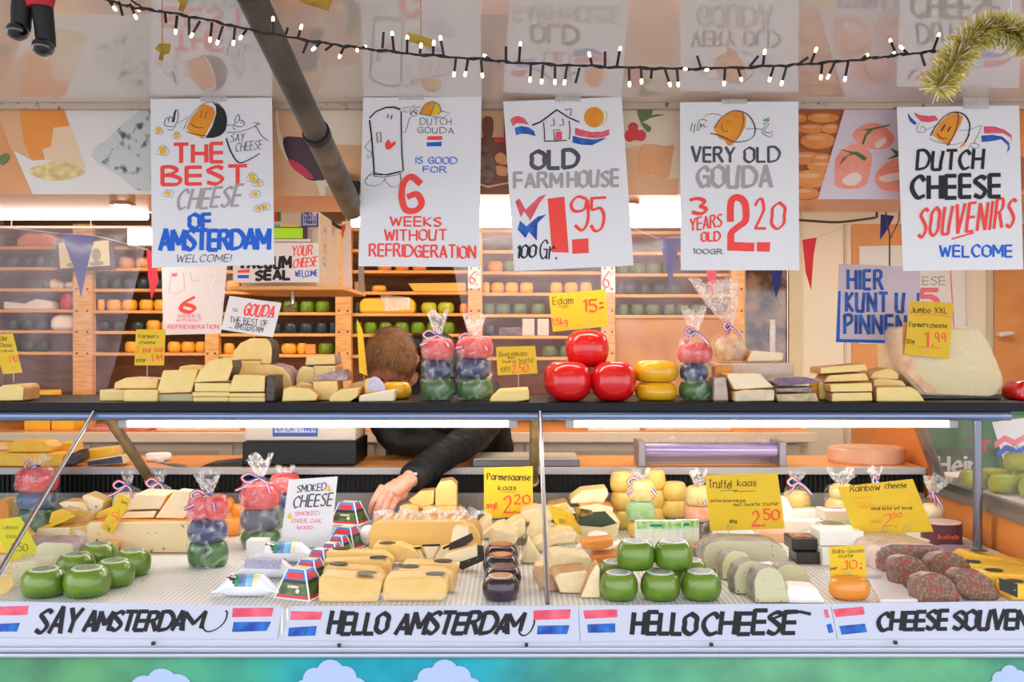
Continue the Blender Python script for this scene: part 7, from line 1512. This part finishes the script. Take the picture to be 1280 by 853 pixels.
def batten(px0, px1, z, r, lab):
    Y = 2.90; a, c = kx(px0, Y), kx(px1, Y); t = thing('strip_light', lab, 'light', ((a + c) / 2, Y, z), 'strip lights behind the soffit'); w = (c - a) / 2
    b = MB(); b.tube([(-w, 0, 0), (w, 0, 0)], r, 14); b.build('tube', E_tube2, t); b = MB(); b.box((-w - .03, -.03, r + .001), (w + .03, .04, r + .03)); b.build('housing', M_white, t, smooth=False); b = MB()
    for x in (-w * .8, w * .8): b.box((x - .012, -.012, r + .03), (x + .012, .012, 2.36 - z))
    b.build('hanger', M_steel, t, smooth=False)
batten(-60, 184, 1.978, .012, 'lit strip light under the soffit at the stall end'); batten(440, 862, 1.966, .022, 'bright lit strip light behind the two price posters')
def downlight(px, py, lab):
    p = PZ(px, py, 1.982); t = thing('recessed_spotlight', lab, 'lamp', p, 'recessed spotlights in the soffit'); b = MB(); b.lathe([(.024, 0), (.034, -.001), (.035, -.005), (.026, -.007), (.022, -.003)], n=24); b.build('ring', mat('chrome_ring', (220, 210, 196), .2, metal=.8), t); b = MB(); b.lathe([(1e-4, -.012), (.012, -.011), (.021, -.007), (.021, -.004), (1e-4, -.004)], n=20); b.build('lens', E_spot, t)
downlight(153, 254, 'lit recessed spotlight in the soffit next to the first poster'); downlight(784, 253, 'recessed spotlight in the soffit between the two price posters')
fl = thing('reflection_glow_box', 'glowing box for a bright reflection at the plastic sheet beside the first poster', 'lamp', (kx(175, 4.52), 4.56, kz(309, 4.52))); b = MB(); b.box((-.07, -.03, .0), (.07, .02, .10)); b.build('housing', M_steel, fl, smooth=False, bevel=.006); b = MB(); b.box((-.058, -.034, .012), (.058, -.031, .088)); b.build('glow_face', emission('reflection_glow', (246, 248, 255), 14.0), fl, smooth=False)  # glowing box stands in for a bright reflection, not a fitted lamp
pf = thing('reflected_frame', 'reflection built as a dark frame with two faded portraits behind the blue pennant', 'picture', (kx(102, 4.5), 4.56, kz(338, 4.5))); pf.rotation_euler = (0, -.06, 0); b = MB(); b.box((-.135, -.02, 0), (.135, 0, .155)); b.build('frame', mat('dark_frame', (70, 62, 64), .4), pf, smooth=False, bevel=.004); b = MB(); b.box((-.118, -.022, .018), (-.004, -.02, .137)); b.box((.012, -.022, .018), (.118, -.02, .137)); b.build('picture', mat('cream_picture', (232, 220, 180), .5), pf, smooth=False)  # solid frame modelled in place of a reflection
b = MB()
for x in (-.05, .058): b.prism([(x + q[0], -.0225, .072 + q[1]) for q in ellipse(0, 0, .022, .032, 16)], (0, -.0006, 0)); b.prism([(x + q[0], -.0225, .032 + q[1]) for q in ellipse(0, 0, .036, .012, 16)], (0, -.0006, 0))
b.build('faded_portraits', mat('faded_ink', (172, 168, 140), .5, (140, 140, 116), 60), pf, smooth=False)

# payment machine on a hanging shelf, with the vacuum seal sign
hs_ = thing('hanging_shelf', 'small wooden shelf hung from steel straps under the payment machine', 'shelf', (kx(358, 3.5), 3.5, kz(358, 3.5))); b = MB(); b.box((-.205, -.01, -.014), (.21, .52, 0)); b.build('board', M_wood_h, hs_, smooth=False, bevel=.002)
b = MB(); hz = 2.36 - hs_.location.z
for x in (-.19, .195):
    b = MB(); b.box((x - .012, .495, 0), (x + .012, .499, hz)); b.build('strap', M_steel, hs_, smooth=False)
b = MB(); b.tube([(.0, .1, -.014), (.0, .1, -.06), (-.02, .08, -.075), (.02, .08, -.085)], .008, 8); b.build('hook', M_steel, hs_)
pm_ = thing('payment_machine', 'cream payment machine with green screen and card stickers on a hanging shelf', 'machine', hs_.location + Vector((0, .05, .0006))); k = 3.55 / F
b = MB(); xa, xb = kx(300, 3.55) - pm_.location.x, kx(399, 3.55) - pm_.location.x; b.box((xa, 0, 0), (xb, .42, 95 * k)); b.build('housing', mat('machine_beige', (206, 190, 172), .45), pm_, smooth=False, bevel=.010)
b = MB(); b.box((xa + .02, -.006, 24 * k), (kx(390, 3.55) - pm_.location.x, 0, 72 * k)); b.build('recess_panel', mat('machine_grey', (170, 160, 150), .45), pm_, smooth=False, bevel=.002)
def mst(nm, px0, px1, py0, py1, m, dy=.008):
    b = MB(); b.box((kx(px0, 3.55) - pm_.location.x, -dy, kz(py1, 3.55) - pm_.location.z), (kx(px1, 3.55) - pm_.location.x, -dy + .004, kz(py0, 3.55) - pm_.location.z)); b.build(nm, m, pm_, smooth=False, bevel=.0008)
mst('dark_bezel', 340, 385, 284, 300, mat('bezel', (60, 60, 60), .4)); mst('green_screen', 338, 379, 285.5, 298.5, mat('lime_screen', (150, 196, 20), .4, emit=.25), .010); mst('yellow_strip', 351, 374, 281, 284.5, mat('pale_yellow', (226, 208, 110), .5)); mst('blue_strip', 340, 350.5, 281, 284.5, mat('pale_blue', (120, 170, 190), .5)); mst('tray_ledge', 330, 389, 299.5, 303, M_white, .014)
mst('red_and_green_sticker', 343, 347, 265, 277, mat('sticker_red', (190, 50, 50), .5), .003); mst('green_sticker', 347.5, 351, 265, 277, mat('sticker_green', (40, 120, 60), .5), .003); mst('blue_sticker', 377, 398, 267, 284, mat('sticker_navy', (40, 70, 150), .5), .003); mst('white_sticker', 379, 396, 263, 282, mat('sticker_grey', (206, 206, 220), .4), .0045)
sc2 = Card([(377, 262), (398, 262), (398, 284), (377, 284)], 3.5448); b = MB()
for n, t_ in enumerate(('HIER', 'KUNT U', 'PINNEN')): write(b, sc2, t_, 380.5, 264.5 + n * 5.6, 380.5 + (10, 14, 14)[n], 268.8 + n * 5.6, .9, NAV, off=.0014, jit=0)
b.build('sticker_lettering', INKS, pm_, smooth=False); COL.objects[-1].location = -pm_.location
for n, (z, c, nm) in enumerate(((.215, (60, 60, 130), 'navy_card_logo'), (.185, (150, 150, 150), 'grey_card_logo'), (.135, (210, 80, 50), 'red_card_logo'), (.085, (40, 110, 170), 'blue_card_logo'), (.045, (200, 190, 180), 'pale_card_logo'))):
    b = MB(); b.box((xb - .001, .07, z), (xb + .0015, .13, z + (.02 if n < 2 else .034))); b.build(nm, mat(nm, c, .5, (230, 220, 210), 60), pm_, smooth=False)
b = MB(); b.tube(smooth_pts([(xb - .01, .25, 95 * k), (xb + .03, .27, 95 * k - .03), (xb + .07, .3, 95 * k - .01), (xb + .06, .4, 95 * k + .1), (xb + .02, .42, 2.36 - pm_.location.z)], 5), .007, 8); b.build('black_cable', M_black, pm_)
def dV(mb, c):
    write(mb, c, 'VACUUM', 299, 321, 363, 335, 3.4, K, 0); write(mb, c, 'SEAL', 320, 339, 362, 350, 3.6, K, 1); write(mb, c, 'YOUR', 365, 308, 390, 320, 1.7, RED, 1, .1); write(mb, c, 'CHEESE', 366, 324, 395, 335, 1.7, RED, 3, .2); write(mb, c, 'WELCOME', 369, 339, 397, 346, 1.2, BLU, 1); ribbon(mb, [(378, 348), (387, 345)], 1.0, c, BLU, .0009)
    fill(mb, c, [(297, 338), (312, 337), (312, 341), (297, 341.5)], RED); fill(mb, c, [(297, 344), (311, 344), (311, 348), (297, 348)], BLU)
sign('vacuum_seal_sign', 'white sign lettered VACUUM SEAL YOUR CHEESE WELCOME in front of the payment machine', 'sign', [(291, 303), (398, 304), (399, 353), (291, 353.5)], 3.515, dV, th=.002)
# red and white striped plastic bag strip on the post
b = MB(); b.prism([P(427, 277, 3.7), P(438, 276, 3.7), P(440, 360, 3.7), P(428, 360, 3.7)], (0, .004, 0)); hg = b.build('hanging_paper_strip', mat('red_white_strip', (236, 220, 206), .5, (220, 70, 60), 14, vein=(.6, .63)), None, smooth=False, org=P(433, 277, 3.7)); tag(hg, 'narrow red and white paper strip hanging by the flap strut', 'paper strip')
b = MB(); p = P(433, 277, 3.702); b.tube([p, (p.x, p.y, 2.36)], .0012, 5); b.build('string', M_white, hg, org=P(433, 277, 3.7))
def tagsix(px0, py0, px1, py1, lab):
    def dd(mb, c): write(mb, c, '6', px0 + 2, py0 + 6, px0 + (px1 - px0) * .55, py1 - 6, 2.0, CRI); write(mb, c, '50', px0 + (px1 - px0) * .58, py0 + 5, px1 - 2, py0 + 11, .7, PNK); write(mb, c, 'm.', px0 + (px1 - px0) * .6, py1 - 8, px1 - 3, py1 - 3, .7, PNK)
    sign('rack_price_tag', lab, 'price tag', [(px0, py0), (px1, py0), (px1, py1), (px0, py1)], YR - .0225, dd)
tagsix(585, 334, 601, 361, 'white tag with red 6 on the rack post below the fridge poster'); tagsix(752, 334, 769, 366, 'white tag with red 6 on the rack post below the farm house poster')

# printed white bag, plastic sheets, pennants
def d6(mb, c):
    write(mb, c, '6', 226, 371, 243, 390, 4.5, RED); write(mb, c, 'WEEKS', 222, 393, 250, 397, .9, PNK); write(mb, c, 'WITHOUT', 220, 399, 252, 402, .8, PNK); write(mb, c, 'REFRIDGERATION', 210, 406, 273, 411, 1.0, PNK)
    for pp in ([(214, 340), (211, 365), (220, 368), (231, 362), (229, 340)], [(238, 340), (240, 352), (250, 350)]): ribbon(mb, pp, .6, c, GRY, .0009)
    fill(mb, c, [(215, 342), (222, 341), (221, 346), (215, 346)], PNK)
sign('printed_white_bag', 'white printed bag with a red 6 hanging below the first poster', 'bag', [(202, 326), (284, 326), (276, 417), (204, 419)], 3.05, d6, base=mat('thin_white_plastic', (240, 228, 222), .4), th=.003)
hb_ = [o for o in COL.objects if o.name.startswith('printed_white_bag')][0]
b = MB(); b.prism([P(x, y, 3.04) for x, y in ((262, 333), (287, 330), (292, 350), (284, 366), (276, 388), (268, 380), (258, 352))], (0, -.012, .0)); b.build('crumpled_fold', C_film, hb_, org=hb_.location, bevel=.003)
b = MB()
for x in (212, 272): q = P(x, 326, 3.052); b.tube([q, (q.x, q.y, 2.36)], .001, 5)
b.build('string', M_white, hb_, smooth=False, org=hb_.location)
F_sheet = film('clear_sheet', (232, 224, 238), .10, .22, 4, .10, pos=(.4, .7))
def sheet(lab, poly, Y, amp=.006, sx=14):
    xs = [p[0] for p in poly]; t = MB(); top = 1.985; N = 24; x0 = kx(poly[0][0], Y); x1 = kx(poly[1][0], Y); x3 = kx(poly[3][0], Y); x2 = kx(poly[2][0], Y); zb = kz(poly[2][1], Y); zt = kz(poly[0][1], Y)
    vs = []
    for i in range(N + 1):
        u = i / N
        for j in range(9):
            v = j / 8; x = (x0 + (x1 - x0) * u) * (1 - v) + (x3 + (x2 - x3) * u) * v; vs.append((x, Y + amp * math.sin(u * sx + v * 2) + amp * .6 * math.sin(v * 7 + u * 3), zt + (zb - zt) * v))
    t.add(vs, [(i * 9 + j, i * 9 + j + 1, (i + 1) * 9 + j + 1, (i + 1) * 9 + j) for i in range(N) for j in range(8)])
    o = t.build('plastic_sheet', F_sheet, None, org=Vector(((x0 + x1) / 2, Y, zt)), angle=3.0); tag(o, lab, 'plastic sheet', 'clear plastic sheets hung behind the shelf'); b = MB(); b.tube([(x0, Y, zt), (x1, Y, zt)], .004, 6); b.tube([(x0 * .7 + x1 * .3, Y, zt), (x0 * .7 + x1 * .3, Y, 2.36)], .002, 5); b.tube([(x0 * .3 + x1 * .7, Y, zt), (x0 * .3 + x1 * .7, Y, 2.36)], .002, 5); b.build('hanging_rod', M_white, o, org=o.location)
    return o
sheet('clear plastic sheet hanging at the stall end in front of the rack', [(-60, 284), (188, 284), (134, 490), (-60, 490)], 3.16); sheet('wide clear plastic sheet hanging behind the red edam balls', [(556, 284), (925, 284), (930, 492), (600, 492)], 3.19)
def bunting(lab, Y, tris, s):
    t = thing('bunting', lab, 'bunting', P(s[0][0], s[0][1], Y)); b = MB(); b.tube([(kx(s[0][0], Y), Y, 2.36)] + smooth_pts([P(x, y, Y) for x, y in s], 6) + [Vector((kx(s[-1][0], Y), Y, 2.36))], .0012, 5); b.build('string', M_white, t, org=t.location)
    for pts, m in tris:
        b = MB(); q = [P(x, y, Y - .003) for x, y in pts]; b.prism(q, (0, .0012, 0)); b.build('pennant', m, t, smooth=False, org=t.location)
PB = mat('navy_pennant', (40, 50, 132), .6); PR = mat('pink_red_pennant', (236, 56, 76), .6)
bunting('navy and pink pennants strung behind the plastic sheet at the stall end', 3.3, [([(75, 292), (119, 295), (110, 330), (101, 372), (92, 332)], PB), ([(183, 312), (194, 315), (198, 352), (189, 375), (185, 345)], PR)], [(-60, 278), (20, 286), (75, 292), (119, 295), (183, 312), (194, 315), (240, 280)])
bunting('navy and red pennants strung between the price posters and the window', 3.35, [([(823, 298), (852, 298), (845, 325), (838, 362), (832, 330)], PB), ([(882, 334), (897, 334), (893, 355), (889, 374), (885, 352)], PR), ([(962, 335), (979, 335), (976, 355), (970, 373), (966, 355)], PB), ([(1003, 300), (1021, 297), (1017, 320), (1014, 363), (1007, 340)], PR), ([(1101, 268), (1118, 270), (1110, 286), (1100, 300)], PB)], [(780, 280), (823, 298), (852, 298), (890, 332), (970, 333), (1003, 300), (1021, 297), (1101, 268), (1120, 262)])
# the pin sign on its cord
def dN(mb, c):
    fill(mb, c, [(1045.5, 428), (1146, 430), (1146, 426), (1049, 424)], BLU); fill(mb, c, [(1045, 428), (1049.5, 428), (1051, 364), (1048, 364)], BLU); fill(mb, c, [(1145, 430), (1149, 430), (1149.5, 366), (1146, 366)], BLU)
    for t_, x0, x1, y0, y1 in (('HIER', 1060, 1103, 338, 361), ('KUNT U', 1058, 1130, 366, 389), ('PINNEN', 1056, 1132, 394, 417)): write(mb, c, t_, x0, y0, x1, y1, 3.5, NAV, -1, jit=0, vary=.1, gap=3)
ps = sign('pin_sign', 'square HIER KUNT U PINNEN sign with blue edge hanging on a cord', 'sign', [(1049, 330), (1150, 334), (1149, 430), (1045, 428)], 3.12, dN, base=mat('sign_lavender', (206, 200, 212), .4), th=.004)
b = MB(); p = P(1112, 333, 3.124); b.tube([p, (p.x, p.y, kz(292, 3.124)), (p.x - .012, p.y, 2.0), (p.x - .012, p.y, 2.36)], .0025, 6); b.tube([(p.x, p.y, kz(300, 3.124)), (p.x + .03, p.y, kz(276, 3.124)), (p.x + .05, p.y, 2.36)], .002, 6); b.build('cord', mat('olive_cord', (70, 70, 54), .5), ps, org=ps.location)
b = MB(); b.tube(smooth_pts([P(980, 274, 3.0), P(1010, 276, 3.0), P(1045, 278, 3.0), P(1075, 275, 3.0), P(1096, 272, 3.0)], 5) + [P(1096, 122.4, 3.0)], .004, 6); o = b.build('dark_cable', MATS['olive_cord'], None, org=P(1040, 278, 3.0)); tag(o, 'dark cable sagging under the soffit above the pin sign', 'cable')
b = MB(); b.tube([(0, 0, 0), (0, 0, .17), (0, 0, .25)], [.011, .010, .009], 14); o = b.build('white_rod', M_white, None); o.location = (kx(966, 3.05), 3.05, SHELF + .0008); tag(o, 'upright white rod standing behind the beige cheese brick', 'rod')
for n, oo in enumerate([o]): oo.location.y = 3.18; oo.location.x = kx(966, 3.18)

# ---------------------------------------------------------------- flap strut, fairy lights, tinsel and small decorations
stt = thing('flap_strut', 'grey tubular strut slanting up to the raised flap behind the fridge poster', 'strut', P(440, 262, 2.5) + Vector((0, -.03, 0)))
A_ = P(441, 262, 2.46); B_ = P(311, -12, 1.66); dv = B_ - A_; tcol = .44
b = MB(); b.tube([A_, A_ + dv * tcol], .0285, 20); b.build('lower_tube', mat('worn_brass_grey', (128, 116, 96), .4, (92, 82, 68), 18, metal=.6), stt, org=stt.location)
b = MB(); b.tube([A_ + dv * tcol, B_], .0265, 20); b.build('upper_tube', mat('grey_strut', (104, 98, 90), .4, (74, 70, 66), 12, metal=.6), stt, org=stt.location)
b = MB(); b.tube([A_ + dv * (tcol - .012), A_ + dv * (tcol + .012)], .0305, 20); b.build('black_collar', M_black, stt, org=stt.location)
b = MB(); b.box((kx(428, 2.46), 2.45, kz(262, 2.46)), (kx(437, 2.46), 2.498, kz(215, 2.46))); b.build('hinge_plate', mat('pale_plate', (190, 184, 160), .4, metal=.4), stt, smooth=False, bevel=.002, org=stt.location)
b = MB(); b.box((kx(437, 2.46), 2.46, kz(266, 2.46)), (kx(449, 2.46), 2.498, kz(226, 2.46))); b.build('hinge_block', M_black, stt, smooth=False, bevel=.003, org=stt.location)
fy = thing('fairy_lights', 'string of warm fairy lights on black cable sagging across the flap', 'string lights', P(640, 78, 1.55)); YF = 1.55; fo = fy.location
cab = [(120, -6), (140, 2), (165, 9), (200, 14), (260, 25), (320, 39), (400, 53), (450, 60), (520, 68), (600, 74), (640, 78), (720, 82), (800, 85), (870, 86), (960, 83), (1010, 80), (1080, 74), (1130, 68), (1180, 63), (1230, 57), (1300, 50)]
def wob(pts, a, sd):
    out = []
    for i, p in enumerate(smooth_pts([P(x, y, YF) for x, y in pts], 8)): out.append(p + Vector((0, .004 * math.sin(i * 1.1 + sd), a * math.sin(i * 2.1 + sd))))
    return out
b = MB(); b.tube(wob(cab, .0012, 0), .0017, 6); b.tube(wob(cab, .0012, 1.7), .0015, 6); b.tube(wob([(158, -6), (172, 6), (186, 12)], .001, 2), .0016, 6); b.build('cable', M_black, fy, org=fo)
L1 = [(545, 5, 575, 45, 1), (595, 10, 612, 75, 0), (650, 20, 680, 88, 1), (735, 45, 695, 50, 1), (825, 65, 830, 112, 0), (885, 80, 877, 163, 1), (945, 90, 945, 175, 0), (1000, 105, 957, 180, 1), (1060, 115, 1050, 203, 1), (1115, 130, 1086, 215, 1), (1175, 130, 1167, 218, 1), (1232, 150, 1202, 190, 1)]
L2 = [(85, 165, 85, 92, 1), (150, 168, 158, 142, 0), (210, 185, 227, 132, 1), (260, 205, 235, 265, 0), (320, 215, 287, 245, 1), (380, 225, 348, 250, 0), (440, 235, 418, 283, 1), (505, 235, 506, 252, 1), (530, 238, 546, 233, 1), (632, 240, 638, 160, 0), (690, 255, 680, 165, 1), (755, 265, 757, 185, 1), (820, 265, 825, 226, 1), (885, 275, 889, 212, 1), (938, 275, 922, 187, 1), (1000, 290, 990, 375, 1), (1060, 295, 1046, 375, 1), (1125, 300, 1132, 380, 1), (1180, 305, 1143, 278, 1), (1250, 310, 1250, 235, 0)]
L3 = [(35, 310, 42, 217, 1), (95, 320, 90, 402, 1), (155, 325, 148, 411, 1), (215, 320, 215, 415, 1), (275, 335, 262, 416, 1), (338, 340, 318, 415, 0), (400, 325, 386, 270, 1), (465, 330, 465, 260, 0), (525, 330, 541, 241, 1), (585, 340, 588, 425, 1), (645, 340, 648, 411, 1), (700, 340, 695, 390, 0), (765, 345, 790, 425, 1), (825, 345, 831, 425, 1), (850, 343, 868, 345, 1), (945, 340, 925, 280, 0), (1000, 343, 972, 350, 1), (1065, 345, 1060, 420, 1), (1130, 340, 1147, 398, 1), (1190, 330, 1232, 280, 0), (1255, 325, 1264, 256, 1)]
L4 = [(30, 330, 8, 400, 1), (95, 325, 68, 420, 1), (155, 320, 200, 287, 0), (215, 315, 241, 246, 1), (272, 315, 264, 390, 1), (335, 310, 300, 386, 1), (402, 305, 384, 400, 1), (470, 295, 496, 275, 1), (600, 288, 629, 267, 1), (632, 250, 612, 202, 1), (700, 270, 666, 236, 1), (765, 268, 785, 330, 0), (825, 255, 855, 172, 1)]
E_bulb = emission('fairy_bulb', (255, 214, 168), 3.2, False); bulb0 = None
for ox, LL in ((0, L1), (320, L2), (640, L3), (960, L4)):
    for x0, y0, x1, y1, lit in LL:
        a = P(ox + x0 / 4, y0 / 4, YF); c = P(ox + x1 / 4, y1 / 4, YF - .012 * ((x0 + y0) % 3 - 1)); d = c - a
        b = MB(); b.tube([a, a + d * (.82 if lit else 1.0)], .0022, 7); h = b.build('lamp_holder', M_black, fy, org=fo)
        if lit:
            if bulb0 is None:
                b = MB(); b.lathe([(1e-4, -.005), (.0022, -.004), (.0026, -.001), (.0026, .002), (.0018, .0042), (1e-4, .005)], n=10); bulb0 = b.build('bulb', E_bulb, h); bb = bulb0
            else:
                bb = bulb0.copy(); COL.objects.link(bb); bb.parent = h
            bb.location = a + d * .95 - fo; bb.rotation_mode = 'QUATERNION'; bb.rotation_quaternion = d.normalized().to_track_quat('Z', 'Y')
tn = MB(); rr = random.Random(3); path = smooth_pts([P(x, y, 1.5) for x, y in ((1172, 110), (1184, 92), (1200, 66), (1218, 45), (1240, 36), (1264, 40), (1290, 52), (1320, 74))], 12)
for i in range(5200):
    t = rr.random() * (len(path) - 1.001); k = int(t); p = path[k].lerp(path[k + 1], t - k); tg = (path[k + 1] - path[k]).normalized(); d = Vector((rr.gauss(0, 1), rr.gauss(0, 1), rr.gauss(0, 1))); d = (d - tg * d.dot(tg) * .7).normalized(); L = rr.uniform(.014, .034); s = d.cross(Vector((rr.gauss(0, 1), rr.gauss(0, 1), rr.gauss(0, 1)))).normalized() * .0010; e = p + d * L
    tn.add([p - s, p + s, e + s * .6, e - s * .6], [(0, 1, 2, 3)], 1 if rr.random() < .3 else 0)  # whitish needles mixed in as painted sparkle
tn.tube(path, .002, 6); o = tn.build('tinsel_garland', [mat('gold_tinsel', (236, 216, 96), .3, metal=.55), mat('painted_sparkle', (255, 250, 214), .25)], None, smooth=False, org=P(1220, 60, 1.5)); tag(o, 'arched gold tinsel garland hanging from the flap over the souvenirs poster', 'garland')
b = MB(); q = path[60]; b.tube([q, (q.x, q.y, CEIL)], .001, 5); b.build('hanging_thread', M_white, o, org=o.location)
M_gold = mat('gold_foil', (190, 156, 60), .3, (150, 118, 40), 30, metal=.7)
def clip(lab, pts, Y):
    b = MB(); q = [P(x, y, Y) for x, y in pts]; b.prism(q, (0, .003, 0)); c = sum(q, Vector()) / len(q); o = b.build('gold_foil_strip', M_gold, None, smooth=False, org=c); tag(o, lab, 'foil strip', 'gold foil strips stuck to the flap'); b = MB(); b.tube([c, (c.x, c.y, CEIL)], .0008, 5); b.build('thread', M_gold, o, smooth=False, org=c)
clip('little folded gold foil strip hanging over the first poster', [(194, 61), (199, 54), (213, 55), (211, 66), (204, 68), (203, 76), (198, 74), (200, 66)], 1.7); clip('short gold foil strip at the top over the fairy cable', [(219, -2), (234, -2), (233, 4), (228, 15), (223, 12), (225, 4)], 1.6); clip('gold foil strip at the top beside the slanted strut', [(374, -4), (416, -3), (410, 13), (374, 2)], 1.6); clip('gold foil strip behind the fairy lights over the fridge poster', [(509, 40), (544, 50), (541, 60), (510, 51)], 1.72)
sd_ = thing('hanging_santa_doll', 'dangling doll legs in red trousers and black boots hanging from the flap', 'decoration', P(42, 0, 1.4)); so2 = sd_.location
def DP(x, y): return P(x, y, 1.4)
for s, pts in ((0, [(34, -40), (30, -8), (27, 15), (26, 38)]), (1, [(46, -40), (50, -8), (54, 20), (58, 58)])):
    q = [DP(*p) for p in pts]; b = MB(); b.tube(smooth_pts(q, 5), [.014, .014, .0145, .0145, .015, .015, .015, .015, .015, .015, .0145, .0145, .014, .014, .0135, .013], 12); b.build('leg', mat('black_velvet', (5, 5, 7), .6), sd_, org=so2)
    e = q[-1]; b = MB(); b.sphere(e + Vector((-.001, -.008, -.004)), .0145, 14, 10, 0, (1.05, 1.3, .9)); b.build('boot', mat('shiny_boot', (5, 5, 8), .25, coat=.8), sd_, org=so2)
b = MB(); b.tube([DP(48, -70), DP(48, -30), DP(50, 10)], [.03, .03, .018], 14); b.build('red_trousers', mat('red_felt', (190, 26, 44), .7), sd_, org=so2); b = MB(); b.tube([DP(48, -100.5), DP(48, -68)], [.012, .03], 14); b.build('red_jacket', MATS['red_felt'], sd_, org=so2)
